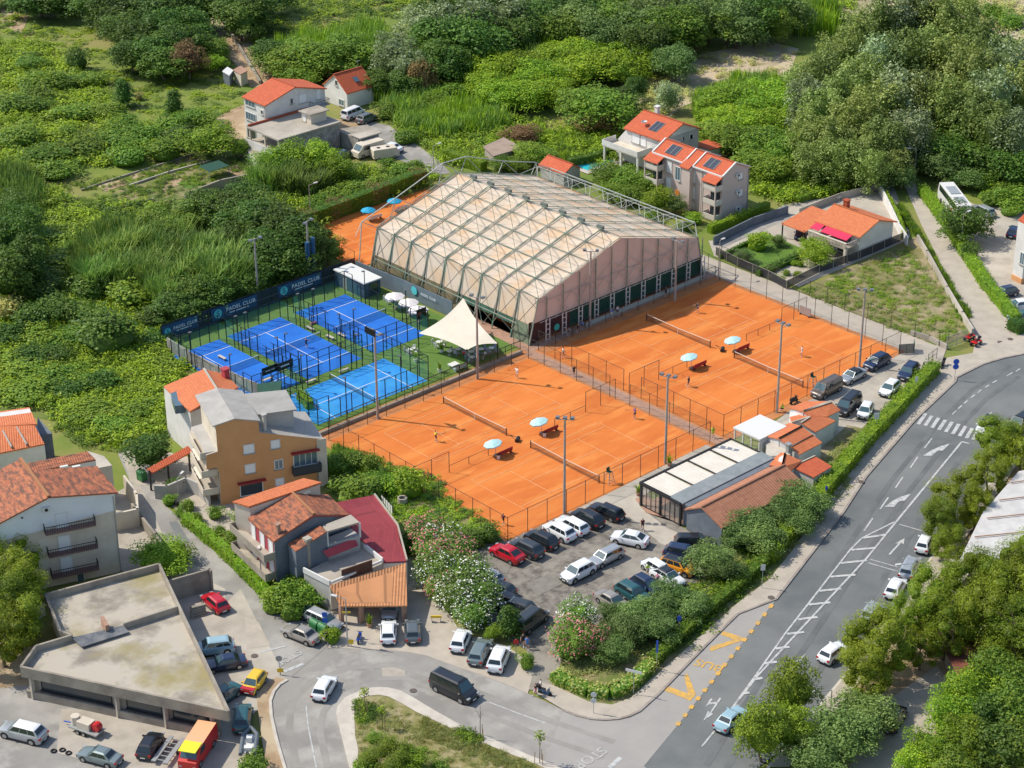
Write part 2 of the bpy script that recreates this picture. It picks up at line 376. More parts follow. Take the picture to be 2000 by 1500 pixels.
# dry lot and villa garden
sheet('vacant_lot', [(1552,572),(1770,472),(1800,455),(1905,645),(1850,672),(1765,660)], -.015, m_lotg)
sheet('villa_yard', [(1384,470),(1420,470),(1530,400),(1700,372),(1745,360),(1778,462),(1762,474),(1560,560),(1395,500)], -.012, m_conc)
sheet('lawn', [(1403,503),(1490,452),(1572,488),(1478,533)], .03, m_grass)
sheet('white_gravel_bed', [(1500,532),(1580,502),(1612,515),(1534,551)], .02, m_pave)
sheet('driveway', [(1400,465),(1540,412),(1545,425),(1410,485)], .0, m_asph2)
# concrete walk round the courts, brick path between them
sheet('service_path', rect(39.6, -43, 44.5, 8), -.01, m_pave, px=False)
sheet('service_path', rect(39.9, 8, 42.5, 30), -.01, m_pave, px=False)
sheet('clay_margin', rect(-41.6, -40.6, 39.7, .2), -.02, m_clayedge, px=False)
sheet('brick_path', rect(-2.4, -41.5, -.5, -1.5), .0, m_brick, px=False)
sheet('hall_floor', rect(-1.5, -1.6, 39.5, 39.8), -.005, m_brick, px=False)
sheet('hall_floor', rect(1, .2, 37, 38.5), .012, m_clay, px=False)
# clay courts
CL = []
CL.append(sheet('clay_court', rect(-40.2, -39.2, -3, -3.1), .02, m_clay, px=False))
CL.append(sheet('clay_court', rect(0, -39, 38.6, -3.5), .02, m_clay, px=False))
CL.append(sheet('clay_court', rect(-.5, 40.3, 36.5, 59.4), .02, m_clay, px=False))
def lines(cx, cy, along_x=True, m=m_line, z=.06, hl=11.885, hw=5.485, sv=6.4, sw=4.115, wd=.09):
    mb = MB()
    def ln(u0, v0, u1, v1):
        a, b = min(u0, u1)-wd/2, max(u0, u1)+wd/2; c, d = min(v0, v1)-wd/2, max(v0, v1)+wd/2
        q = [(a, c), (b, c), (b, d), (a, d)]
        if not along_x: q = [(y, x) for x, y in q][::-1]
        mb.face([(cx+x, cy+y, z) for x, y in q])
    for s_ in (-1, 1): ln(-hl, s_*hw, hl, s_*hw); ln(s_*hl, -hw, s_*hl, hw)
    for s_ in (-1, 1): ln(-hl, s_*sw, hl, s_*sw); ln(s_*sv, -sw, s_*sv, sw)
    ln(-sv, 0, sv, 0); o = mb.build('court_lines', m); o['kind'] = 'structure'
for cx, cy in ((-21.6, -12), (-21.6, -30.1), (19.3, -12.4), (19.3, -30.4), (18, 49.5)): lines(cx, cy)
# padel club floor
sheet('artificial_turf', [(-41.8,39.4),(-2.6,39.4),(-2.6,16),(2.2,8),(1,1.2),(-41.8,.3)], .0, m_turf, px=False)
sheet('stone_path', [(-1.6,-.8),(2,-.8),(3.2,16),(.2,38),(-2.4,38),(-1.4,14)], .01, m_brick, px=False)
PD = [(-37.6, 23.7, 0, m_blue), (-26, 23.8, 0, m_blue), (-13.4, 23.6, 0, m_blue), (-28.6, 6.6, 1, m_blue2)]
for i, (cx, cy, ax, mt) in enumerate(PD):
    hx, hy = (10, 5) if ax else (5, 10)
    sheet('padel_surface', rect(max(cx-hx, -41.), cy-hy, cx+hx, cy+hy), .03, mt, px=False)
    mb = MB()
    def ln(u0, v0, u1, v1, wd=.1):
        q = [(min(u0,u1)-wd/2, min(v0,v1)-wd/2), (max(u0,u1)+wd/2, min(v0,v1)-wd/2), (max(u0,u1)+wd/2, max(v0,v1)+wd/2), (min(u0,u1)-wd/2, max(v0,v1)+wd/2)]
        if not ax: q = [(y, x) for x, y in q][::-1]
        mb.face([(max(cx+x, -41), cy+y, .07) for x, y in q])
    ln(-6.95, -4.95, -6.95, 4.95); ln(6.95, -4.95, 6.95, 4.95); ln(-7.1, 0, 7.1, 0)
    o = mb.build('court_lines', m_pline); o['kind'] = 'structure'
# car park, yards
sheet('gravel_car_park', [(880,1075),(905,1066),(990,1057),(1110,1003),(1243,940),(1262,985),(1405,1075),(1395,1130),(1290,1200),(1180,1290),(1080,1350),(1000,1345),(1030,1270),(960,1230),(900,1120)], .0, m_gravel)
sheet('pale_yard', [(1108,1004),(1240,938),(1380,868),(1400,880),(1262,965),(1250,990),(1300,1030),(1400,1075),(1380,1092),(1290,1062),(1230,1010)], .01, m_conc)
sheet('brick_apron', [(1240,975),(1262,965),(1330,1025),(1342,1020),(1350,1024),(1310,1018),(1262,1002)], .03, m_brick)
sheet('court_car_park', [(1480,850),(1545,800),(1762,690),(1792,672),(1850,676),(1835,720),(1700,850),(1600,880)], .0, m_conc)
sheet('dry_verge', [(1600,880),(1655,830),(1700,840),(1640,960),(1600,990),(1560,950)], .006, m_lotg)
sheet('grass_patch', [(650,870),(840,930),(990,1062),(900,1082),(800,1040),(735,970),(640,930)], -.01, m_rough)
sheet('forecourt', [(640,1265),(640,1180),(800,1090),(810,1095),(900,1235),(990,1262),(1045,1300),(1030,1358),(1000,1347),(870,1295),(760,1270)], .0, m_pave)
sheet('street_floor', [(380,1140),(600,1190),(760,1230),(760,1300),(560,1340),(470,1340)], -.02, m_asph2)
sheet('pale_yard', [(330,1120),(385,1125),(440,1150),(440,1240),(400,1300),(350,1200)], .004, m_conc)
sheet('lane_left', [(230,885),(275,868),(320,985),(420,1070),(600,1210),(640,1262),(560,1330),(480,1350),(430,1360),(390,1170),(300,1080),(262,960)], .0, m_asph2)
sheet('pale_yard', [(390,1230),(470,1150),(560,1330),(470,1420),(500,1520),(440,1520),(400,1350)], .008, m_conc)
sheet('yard', [(-150,1330),(60,1300),(260,1380),(460,1440),(470,1600),(-150,1600)], .0, m_asph2)
sheet('bare_ground', [(-100,1250),(60,1255),(110,1330),(0,1345),(-100,1345)], .004, m_dirt)
sheet('pale_yard', [(120,1385),(290,1390),(460,1450),(455,1560),(110,1470)], .008, m_conc)
sheet('back_yard', [(220,965),(270,940),(330,1070),(420,1130),(250,1130),(235,1110)], .006, m_conc)
sheet('sand_patch', [(235,880),(262,862),(268,905),(285,950),(255,940)], .01, m_pave)
sheet('garden_floor', [(270,870),(400,900),(620,985),(640,1100),(480,1080),(400,1040),(300,960)], -.005, m_pave)
sheet('parking_ground', [(1830,360),(1905,400),(1975,395),(2100,420),(2100,700),(2000,690),(1965,640),(1900,520),(1840,420)], -.012, m_conc)
sheet('right_lane', [(1762,352),(1782,352),(1905,530),(1965,625),(2010,650),(2010,692),(1930,720),(1900,690),(1905,662),(1870,580),(1800,440)], .0, m_pave)
sheet('lane_verge', [(1748,385),(1790,440),(1890,600),(1905,665),(1880,650),(1800,455),(1765,420)], -.013, m_rough)
sheet('pine_ground', [(1990,850),(2200,800),(2200,1700),(1500,1700),(1600,1400),(1730,1200),(1850,1040)], -.01, m_dirt)
sheet('shaded_yard', [(1690,1400),(1830,1300),(1860,1340),(1830,1420),(1760,1560),(1640,1560)], .0, m_pave)
# main road, side road, bus bay
KERB = [(2000,692),(1960,700),(1920,712),(1868,738),(1866,746),(1787,821),(1693,930),(1648,1000),(1516,1171)]
BAY = [(1516,1171),(1441,1200),(1367,1273),(1287,1356),(1249,1390),(1228,1400),(1207,1405),(1180,1407),(1153,1405),(1125,1398),(1100,1388)]
sheet('main_road', [(2200,640)]+KERB+[(1441,1200),(1367,1273),(1287,1356),(1249,1390),(1207,1405),(1153,1405),(1100,1388),(1060,1500),(1050,1700),(1500,1700),(1480,1500),(1545,1452),(1605,1375),(1700,1260),(1830,1075),(1965,905),(2200,800)], .0, m_asph)
sheet('bus_bay', [(1516,1171),(1441,1200),(1367,1273),(1287,1356),(1249,1390),(1207,1405),(1153,1405),(1100,1388),(1060,1500),(1255,1500),(1324,1416),(1392,1330)], .012, m_baya)
EDGE = [(1100,1388),(1050,1364),(1000,1342),(937,1318),(875,1297),(832,1281),(800,1275),(775,1272),(748,1270),(720,1271),(680,1276),(640,1290),(600,1303),(561,1329)]
LEFTK = [(561,1329),(546,1338),(535,1351),(528,1370),(530,1400),(540,1445),(556,1500),(570,1560)]
ISO = [(700,1560),(685,1500),(672,1450),(659,1395),(662,1380),(675,1365),(700,1354),(720,1347),(738,1345),(757,1346),(780,1351),(807,1366),(850,1392),(900,1420),(950,1442),(1025,1475),(1087,1500),(1150,1530)]
ISI = [(712,1560),(698,1500),(700,1465),(694,1440),(692,1400),(692,1382),(698,1371),(712,1362),(740,1359),(760,1363),(785,1376),(812,1392),(850,1410),(900,1434),(935,1449),(975,1466),(1055,1498),(1120,1530)]
sheet('side_road', EDGE[::-1]+[(1262,1500),(1240,1560)]+ISO[::-1][:0]+[(1150,1560)]+ISO[::-1]+LEFTK[::-1][:0]+[(570,1560)]+LEFTK[::-1][1:], .006, m_asph2)
sheet('island_pavement', ISO+ISI[::-1], .14, m_white_k)
sheet('island_verge', ISI, .10, m_island)
sheet('verge_left', LEFTK+[(545,1560),(520,1500),(505,1400),(500,1350),(540,1325)], .10, m_dirt)
HB = [(1836,722),(1760,800),(1680,900),(1600,1000),(1545,1080),(1500,1135),(1440,1180),(1330,1278),(1270,1330),(1232,1365),(1195,1378),(1150,1372),(1080,1340)]
sheet('pavement', KERB+BAY[1:]+[(1040,1352),(1060,1335)]+HB[::-1]+[(1850,700),(1905,690),(1960,668)], .12, m_pave)
sheet('hedge_strip', HB+[(1100,1280),(1200,1190),(1290,1190),(1400,1110),(1500,1010),(1600,920),(1690,830),(1760,770),(1800,720)], -.002, m_rough)
sheet('pavement', [(1965,905),(1830,1075),(1700,1260),(1605,1375),(1545,1452),(1500,1500),(1540,1500),(1640,1380),(1730,1270),(1860,1090),(1990,905)], .12, m_pave)
m_asph3 = M('tyre_polished_asphalt', (.105,.112,.114), (.15,.157,.155), s=.25, co='World', rough=.85, det=9); m_asph4 = M('tyre_polished_pale_asphalt', (.25,.235,.21), (.31,.29,.26), s=.3, co='World', rough=.9, det=9)
for q, wd_, m_ in (([(1978,712),(1900,760),(1830,830),(1740,940),(1640,1090),(1545,1240),(1440,1400),(1380,1495)], .7, m_asph3), ([(1990,735),(1925,780),(1860,850),(1775,960),(1680,1100),(1585,1245),(1480,1400),(1420,1500)], .7, m_asph3), ([(1880,890),(1800,1010),(1700,1170),(1600,1310),(1520,1430)], .7, m_asph3),
                  ([(580,1500),(565,1420),(570,1370),(610,1330),(680,1305),(770,1300),(860,1325),(960,1362),(1080,1410),(1200,1450)], .8, m_asph4), ([(640,1500),(625,1430),(632,1390),(665,1350),(720,1325),(790,1325),(860,1352),(960,1400),(1060,1440),(1180,1480)], .8, m_asph4)):
    sheet('tyre_track', strip([g(*p) for p in q], wd_), .013, m_, px=False)
for i, q in enumerate(([(745,1305),(790,1303),(793,1325),(748,1328)], [(1950,668),(1988,690),(1944,702)], [(478,1205),(505,1215),(528,1262),(482,1268)], [(868,1330),(900,1318),(915,1326),(885,1340)], [(330,1020),(345,1018),(372,1060),(352,1065)], [(1600,1120),(1622,1122),(1560,1225),(1540,1218)], [(1030,1140),(1075,1120),(1100,1140),(1050,1165)], [(1110,1180),(1180,1230),(1130,1290),(1080,1240)], [(940,1070),(1000,1100),(985,1135),(930,1100)])):
    sheet('ground_patch', q, .012, (m_conc, m_asph, m_pave, m_asph, m_asph, m_asph, m_asph2, m_asph, m_asph2)[i] if i < 6 else m_gravel2)
def kerb(name, pts, m, wd=.3, h=.15):
    mb = MB(); q = [P(*p) for p in pts]
    for a, b in zip(q, q[1:]):
        mb.beam((a.x, a.y, h/2), (b.x, b.y, h/2), wd, h)
    o = mb.build(name, m); o['kind'] = 'structure'
kerb('kerb', KERB+BAY[1:], m_kerb); kerb('kerb', EDGE, m_kerb, .18, .03); kerb('kerb', LEFTK, m_white_k, .35, .16); kerb('kerb', ISO, m_white_k, .25, .16)
kerb('kerb', [(1965,905),(1830,1075),(1700,1260),(1605,1375),(1545,1452),(1500,1500)], m_white_k)
# painted markings
def mark(name, polys, m, z=.02):
    mb = MB(); z += .035
    for i, q in enumerate(polys): mb.face([tuple(P(*p)[:2])+(z+i*.0011,) for p in q])
    me = mb.mesh(name, m); o = bpy.data.objects.new(name, me); COL.objects.link(o); o['kind'] = 'structure'
def seg(a, b, wd):
    p, q = P(*a), P(*b); d = (q-p).normalized(); n = Vector((-d.y, d.x, 0))*wd/2
    return [(p+n), (p-n), (q-n), (q+n)]
def marks(name, segs, m, z=.02):
    mb = MB(); z += .03
    for i, (a, b, wd) in enumerate(segs): mb.face([(v.x, v.y, z+i*.0007) for v in seg(a, b, wd)])
    o = mb.build(name, m); o['kind'] = 'structure'
Z6 = lambda X, Y: (1600+X/3.75, 650+Y/3.75)
Z3 = lambda X, Y: (1400+X/3, 1000+Y/3)
Z5 = lambda X, Y: (1100+X/3.75, 1100+Y/3.75)
marks('road_markings', [(Z6(825,775), Z6(772,845), .2), (Z6(722,910), Z6(668,990), .2), (Z6(612,1060), Z6(558,1138), .2), (Z6(506,1208), Z6(447,1292), .2), (Z6(393,1360), Z6(328,1452), .2), (Z3(912,40), Z3(865,110), .2), (Z5(1130,1205), Z5(1015,1345), .2)]
  + [(Z6(1470,265), Z6(1440,285), .2), (Z6(1415,293), Z6(1375,318), .2), (Z6(1300,352), Z6(1270,368), .2), (Z6(1245,384), Z6(1215,402), .2), (Z6(1188,418), Z6(1160,442), .2), (Z6(1140,455), Z6(1112,478), .2), (Z6(1088,497), Z6(1062,520), .2), (Z6(1045,535), Z6(1018,558), .2), (Z6(1003,573), Z6(975,600), .2), (Z6(1262,584), Z6(1240,608), .2), (Z6(1435,150), Z6(1330,180), .25)]
  + [(Z6(1045,800), Z6(520,1440), .28), (Z6(520,1440), Z3(880,270), .25), (Z3(880,270), Z3(240,960), .25), (Z3(240,960), Z3(75,1170), .25), (Z3(1040,60), Z3(850,155), .22), (Z3(850,155), Z3(780,225), .22), (Z3(780,225), Z3(400,715), .22), (Z3(400,715), Z3(210,985), .22), (Z3(210,985), Z3(75,1170), .22), (Z6(1045,800), Z6(1100,815), .3),
     (Z3(900,280), Z3(1060,325), .16), (Z3(885,300), Z3(1060,350), .16), (Z3(1070,75), Z3(1200,112), .16)]
  + [(Z3(a, b), Z3(c, d), .42) for a, b, c, d in ((850,155,990,135),(790,225,930,212),(728,302,880,286),(665,382,812,370),(600,465,730,452),(540,545,665,532),(475,632,590,618),(412,717,512,706),(345,803,425,793),(278,890,352,880),(210,985,268,975),(150,1068,190,1060))], m_paint)
marks('zebra_crossing', [(Z6(780,592), Z6(725,672), .5)]+[(Z6(825+i*49.5, 610+i*15), Z6(775+i*50.5, 682+i*15.4), .5) for i in range(7)]+[(Z6(1165,705), Z6(1125,785), .45)], m_paint, .021)
def arrow(pts, f): mark('road_arrow', [[f(*p) for p in q] for q in pts], m_paint, .022)
arrow([[(760,902),(830,858),(850,850),(880,835),(885,865),(865,868),(825,904)], [(850,850),(880,835),(960,812),(905,865),(885,865)]], Z6)
arrow([[(478,1277),(540,1232),(560,1222),(595,1204),(600,1232),(580,1240),(548,1277)], [(560,1222),(595,1204),(672,1181),(625,1232),(600,1232)]], Z6)
arrow([[(1025,1158),(1060,1085),(1075,1095),(1145,988),(1160,992),(1085,1100),(1098,1108)], [(1040,1060),(1062,1020),(1075,1000),(1085,992),(1095,1000),(1075,1022),(1140,1018),(1128,1034),(1062,1038)]], Z5)
arrow([[(1005,250),(1065,185),(1045,187),(1100,155),(1095,190),(1080,182),(1018,252)]], Z3)
arrow([[(430,935),(470,880),(458,878),(518,832),(505,865),(495,868),(478,885),(440,935)]], Z3)
# bus bay: two yellow zigzags, BUS, dashed edge
mark('bus_bay_marking', [[Z5(*p) for p in q] for q in ([(740,935),(770,905),(960,975),(930,1012),(905,1000)], [(885,830),(910,808),(972,965),(930,1010),(920,985)], [(1155,525),(1170,500),(1300,540),(1318,560),(1290,580)], [(1070,640),(1085,612),(1305,545),(1335,560),(1090,645)])], m_painty, .024)
mb = MB()
for i in range(15):
    t = i/14; a = Z5(1530+(850-1530)*t, 305+(1165-305)*t); b = (a[0]-4, a[1]+7)
    mb.face([(v.x, v.y, .075) for v in seg(a, b, .5)])
o = mb.build('bus_bay_marking', m_painty); o['kind'] = 'structure'
def text(name, s_, loc, size, mat, rot, parent=None, ext=0.0, kind=None, label=None, world=True, sx=1., sp=1.):
    c = bpy.data.curves.new('t', 'FONT'); c.body = s_; c.size = size; c.extrude = ext; c.align_x = 'CENTER'; c.align_y = 'CENTER'; c.space_character = sp; c.offset = .012*size
    o = bpy.data.objects.new('t', c); COL.objects.link(o)
    me = bpy.data.meshes.new_from_object(o.evaluated_get(bpy.context.evaluated_depsgraph_get()))
    bpy.data.objects.remove(o); bpy.data.curves.remove(c); me.materials.clear(); me.materials.append(mat); me.name = name
    m = rot.to_4x4() if isinstance(rot, Matrix) else rot
    me.transform(Matrix.Diagonal((sx, 1, 1, 1))); me.transform(m)
    q = bpy.data.objects.new(name, me); COL.objects.link(q)
    q.location = Vector(loc)-(wloc(parent) if parent and world else Vector())
    if parent: q.parent = parent
    if kind: q['kind'] = kind
    if label: q['label'] = label
    return q
def axes(ex, ez):
    """rotation taking text x,y to the given world directions"""
    ex = Vector(ex).normalized(); ey = Vector(ez).normalized(); n = ex.cross(ey)
    return Matrix((ex, ey, n)).transposed()
dv = (P(*Z5(850,1165))-P(*Z5(1530,305))).normalized(); nv = Vector((-dv.y, dv.x, 0))
text('bus_lettering', 'BUS', P(*Z5(1070,748), z=.07), 2.0, m_painty, axes(-nv, dv), kind='structure', sx=1.0)
a, b = P(560, 1292), P(585, 1278)
text('stop_lettering', 'STOP', P(563, 1285, .07), 1.5, m_faint, axes(a-b, Vector((0,0,1)).cross(a-b)), kind='structure')
text('stop_lettering', 'STOP', P(1153, 1480, .07), 1.8, m_faint, axes(Vector((0,0,-1)).cross(P(1180,1500)-P(1130,1470)), P(1180,1500)-P(1130,1470)), kind='structure')
marks('road_markings', [(Z5(800,1455) and (1190,1500), (1212,1480), .5), ((505,1275), (560,1262), .25), ((555,1312), (593,1297), .5), ((598,1380), (602,1420), .15), ((602,1420), (618,1500), .15), ((955,1372), (1010,1393), .15), ((1010,1393), (1065,1413), .15)], m_paint, .018)
def manhole(x, y, z=.0):
    p = P(x, y, z); mb = MB(); mb.lathe((p.x, p.y, z), [(.42, .0), (.42, .03), (.0, .03)], 14)
    o = mb.build('manhole_cover', M('cast_iron', (.09,.07,.06), (.14,.11,.09), s=6, rough=.7)); return o
for i, (x, y, lb) in enumerate(((497,1281,'round manhole cover in the lane mouth by the STOP lettering'), (807,1349,'round manhole cover on the side road behind the black van'), (1682,941,'round manhole cover on the roadside pavement beside the tall hedge'), (1506,1167,'round manhole cover where the bus bay begins'), (1878,700,'round manhole cover near the blue round road sign'), (1953,668,'left manhole cover at the narrow lane mouth'), (1973,662,'right manhole cover at the narrow lane mouth'), (394,1397,'manhole cover patch on the flat concrete roof') )[:7]):
    tag(manhole(x, y, .17 if i in (2,3) else .05), lb, 'manhole cover', 'manhole covers in the roads and pavements')
# ---------------------------------------------------------------- the big tennis hall
m_memb = M('hall_membrane', (.64,.53,.42), (.56,.455,.35), s=.3, co='World', c3=(.62,.43,.27), s2=.22, rough=.75, det=8, bump=.3)
m_memb2 = M('hall_gable_membrane', (.66,.52,.44), (.60,.465,.39), s=.3, co='World', rough=.8, det=7)
m_trussg = M('truss_green_steel', (.14,.24,.18), (.33,.31,.25), s=.5, co='World', rough=.6)
m_trussw = M('truss_white_steel', (.42,.44,.39), rough=.6)
m_tarp = M('green_tarpaulin', (.035,.10,.07), (.05,.13,.09), s=.4, co='World', rough=.9)
m_lowwall = M('olive_lower_curtain', (.20,.16,.09), (.12,.115,.06), s=.4, co='World', rough=.9)
def hall():
    H0 = thing('sports_hall', 'large tennis hall with a cream membrane roof inside a green steel space frame', 'tennis hall', (19, 19, 0))
    KZ, RZ, KX0, KX1, RX, NF = 7.0, 12.0, 2.0, 36.6, 19.3, 10
    D = 37.8; ys = [D*i/(NF-1) for i in range(NF)]
    def sec(t):      # left base .. ridge .. right base, t 0..1 along one slope
        return t
    def slope(s_, t):  # s_=0 left, 1 right
        x0 = KX0 if s_ == 0 else KX1
        return (x0+(RX-x0)*t, KZ+(RZ-KZ)*t)
    mb = MB(); NT = 10
    for s_ in (0, 1):
        for i in range(NF-1):
            for sub in range(3):
                y0 = ys[i]+(ys[i+1]-ys[i])*sub/3; y1 = ys[i]+(ys[i+1]-ys[i])*(sub+1)/3
                for k in range(NT):
                    q = []
                    for (y, kk) in ((y0, k), (y1, k), (y1, k+1), (y0, k+1)):
                        x, z = slope(s_, kk/NT); u = (y-ys[i])/(ys[i+1]-ys[i]); z += -.22*math.sin(math.pi*u) if 0 < u < 1 else 0
                        q.append((x, y, z))
                    if s_: q.reverse()
                    mb.face(q)
    mb.build('roof_membrane', m_memb, H0)
    # sloping side walls
    def wallx(side, z):   # x on the side wall at height z
        return (.15+(KX0-.15)*z/KZ) if side == 0 else (38.3+(KX1-38.3)*z/KZ)
    for side in (0, 1):
        mb = MB()
        z0 = 2.9
        for i in range(NF-1):
            q = [(wallx(side, z0), ys[i], z0), (wallx(side, z0), ys[i+1], z0), (wallx(side, KZ), ys[i+1], KZ), (wallx(side, KZ), ys[i], KZ)]
            mb.face(q)
        mb.build('side_membrane', m_memb, H0)
        mb = MB()
        for i in range(NF-1):
            zt = 2.9; zb = 0
            mm = 0 if i > 4 else (1 if i in (0,) else 2)
            if i in (1, 2, 3): zb = 1.9; mm = 2
            if i == 4: mm = 0
            mb.face([(wallx(side, zb)+.05, ys[i], zb), (wallx(side, zb)+.05, ys[i+1], zb), (wallx(side, zt)+.05, ys[i+1], zt), (wallx(side, zt)+.05, ys[i], zt)], mm)
        mb.build('lower_curtain', [m_lowwall, M('sage_curtain', (.22,.25,.17), (.15,.2,.13), s=.5, co='World', rough=.9), m_tarp], H0)
    # gables
    for y, nm in ((0, 'gable_membrane'), (D, 'gable_membrane')):
        mb = MB(); yy = y-.02 if y == 0 else y+.02
        zb = 3.4
        mb.face([(wallx(0, zb), yy, zb), (wallx(1, zb), yy, zb), (KX1, yy, KZ), (RX, yy, RZ), (KX0, yy, KZ)])
        mb.build(nm, m_memb2, H0)
    mb = MB()
    mb.face([(9, .5, .05), (38, .5, .05), (38, .5, 3.5), (9, .5, 3.5)], 0)
    mb.face([(.4, .5, .05), (9, .5, .05), (9, .5, 3.5), (.4, .5, 3.5)], 1)
    mb.build('gable_netting', [m_green, M('maroon_netting', (.10,.03,.025), (.06,.03,.03), s=2, rough=.9)], H0)
    # white lattice posts along the front
    for i in range(11):
        x = 3.4+i*3.42; mb = MB(); y = -.55
        for dx in (-.38, .38): mb.beam((x+dx, y, 0), (x+dx, y, 3.6), .13)
        for k in range(4):
            z = .2+k*.85; mb.beam((x-.38, y, z), (x+.38, y, z), .09)
        mb.build('lattice_post', m_wht, H0)
    # tall slender posts + bracing in front of the gable
    for i in range(11):
        x = 3.4+i*3.42; t = (x-KX0)/(RX-KX0) if x < RX else (KX1-x)/(KX1-RX)
        zt = KZ+(RZ-KZ)*max(0, t)-.1; mb = MB(); mb.beam((x, -.3, 3.4), (x, -.3, zt), .14); mb.build('gable_post', m_trussg, H0)
    mb = MB()
    for i in range(11):
        x0 = 3.4+i*3.42-3.42*.5; x1 = x0+3.42
        for a, b in ((3.2, 6.6), (6.6, 3.2)):
            if x0 > 2.0 and x1 < 37: mb.beam((x0, -.35, a), (x1, -.35, b), .07)
    for i in range(2, 9):
        x0 = 3.4+i*3.42; mb.beam((x0, -.35, 6.6), (x0+3.42 if i < 5 else x0-3.42, -.35, 6.6+2.2), .07)
    mb.beam((2, -.35, 6.6), (36.6, -.35, 6.6), .08); mb.beam((2, -.3, 3.3), (37, -.3, 3.3), .09)
    mb.build('gable_bracing', m_trussw, H0)
    # transverse frames on the membrane
    OUT = 2.1
    for i in range(NF):
        mb = MB(); y = ys[i]; e = .14
        mb.beam((wallx(0, 0)-.1, y, 0), (KX0-e, y, KZ+.05), .15); mb.beam((KX0-e, y, KZ+.1), (RX, y, RZ+.22), .10)
        mb.beam((RX, y, RZ+.22), (KX1+e, y, KZ+.1), .10); mb.beam((KX1+e, y, KZ+.05), (wallx(1, 0)+.1, y, 0), .17)
        mb.build('roof_frame', m_trussg, H0)
    # outer layer of the space frame
    NS = 5
    def inner(s_, k, y): x, z = slope(s_, k/NS); return Vector((x, y, z+.15))
    def outer(s_, k, y):
        x, z = slope(s_, (k+.5)/NS); n = Vector((-(RZ-KZ), 0, (RX-KX0))).normalized() if s_ == 0 else Vector(((RZ-KZ), 0, (RX-KX0))).normalized()
        return Vector((x, y, z))+n*OUT
    yo = [-.9]+[(ys[i]+ys[i+1])/2 for i in range(NF-1)]+[D+1.2]
    ym = yo[1:-1]
    for s_ in (0, 1):
        for k in range(NS+1):
            mb = MB(); p = inner(s_, k, ys[0]); q = inner(s_, k, ys[-1])
            if not (s_ == 1 and k == NS): mb.beam(p, q, .09); mb.build('inner_chord', m_trussg, H0)
        ks = list(range(NS))
        for j, y in enumerate(ym):
            if s_ == 0 and j % 2 == 1: pass
            mb = MB()
            for k in (ks if s_ == 0 else [0]):
                o = outer(s_, k, y)
                for yy, kk in ((ys[j], k), (ys[j+1], k), (ys[j], k+1), (ys[j+1], k+1)):
                    mb.beam(o, inner(s_, kk, yy), .07)
                if k+1 < NS and s_ == 0: mb.beam(o, outer(s_, k+1, y), .075)
            mb.build('web_members', m_trussg if s_ == 0 else m_trussw, H0)
        for k in ks:
            if (k in (0, 1, 2, 3, 4) and s_ == 0) or (k == 0 and s_ == 1):
                mb = MB(); mb.beam(outer(s_, k, ym[0]), outer(s_, k, ym[-1]), .075); mb.build('outer_chord', m_trussg if s_ == 0 else m_trussw, H0)
    # side space frame: knee outrigger, feet
    for side in (0, 1):
        sg = -1 if side == 0 else 1; x0 = KX0 if side == 0 else KX1; mm = m_trussg if side == 0 else m_trussw
        mb = MB(); top = []
        for j, y in enumerate([-.6]*0+ym):
            t = Vector((x0+sg*1.7, y, KZ+1.5)); md = Vector((x0+sg*2.5, y, 3.2)); ft = Vector((x0+sg*2.9, y, 0)); top.append((t, md, ft))
            for i in (j, j+1):
                mb.beam(t, (x0, ys[i], KZ+.1), .085); mb.beam(md, (x0+sg*.1, ys[i], KZ), .08); mb.beam(md, (wallx(side, 1.)+sg*.1, ys[i], 1.), .07)
                if j % 2 == 0: mb.beam((x0+sg*2.0, y, .05), (wallx(side, 3.5)+sg*.1, ys[i], 3.5), .1)
            mb.beam(t, md, .085)
            mb.beam(t, outer(side, 0, y), .1)
        mb.build('side_bracing', mm, H0)
        for idx, nm in ((0, 'outer_chord'), (1, 'outer_chord')):
            if side == 1 or idx == 1:
                c = MB(); a, b = top[0][idx], top[-1][idx]; c.beam(a, b, .13); c.build(nm, m_trussw if side else mm, H0)
    # free-standing outer gable truss at the far end, its foot on the clay
    mb = MB(); y = D+1.3
    pts = [Vector((-1.2, y, 0)), Vector((-.2, y, KZ+1.4)), Vector((KX0+5, y, KZ+3.6)), Vector((RX-2, y, RZ+1.9)), Vector((RX+3, y, RZ+1.8)), Vector((KX1-6, y, KZ+3.8)), Vector((KX1+1.6, y, KZ+1.6)), Vector((KX1+2.8, y, 0))]
    for a, b in zip(pts, pts[1:]): mb.beam(a, b, .13)
    for p in pts[1:-1]:
        for dx in (-2.4, 2.4):
            t = (p.x+dx-KX0)/(RX-KX0) if p.x+dx < RX else (KX1-p.x-dx)/(KX1-RX); mb.beam(p, (p.x+dx, D, KZ+(RZ-KZ)*min(1, max(0, t))), .085)
    mb.build('end_truss', m_trussw, H0)
    # grey vents at the ridge on every inner frame
    for i in range(1, NF-1):
        mb = MB(); mb.box((RX-.2, ys[i]+.1, RZ+.55), (.5, 1.3, .5)); mb.beam((RX-.2, ys[i]-.3, RZ), (RX-.2, ys[i]-.3, RZ+.4), .08); mb.beam((RX-.2, ys[i]+.5, RZ), (RX-.2, ys[i]+.5, RZ+.4), .08)
        mb.build('ridge_vent', M('vent_grey_green', (.13,.15,.13), rough=.6), H0)
    # low board wall along the front of the hall
    mb = MB(); mb.box((24, -.95, .35), (26, .08, .7)); mb.build('kick_board', m_trussw, H0)
    # shade cloth trim, emblem by the door
    mb = MB(); mb.lathe((0, 0, 0), [(0, 0), (.55, 0), (.55, .04), (0, .04)], 16)
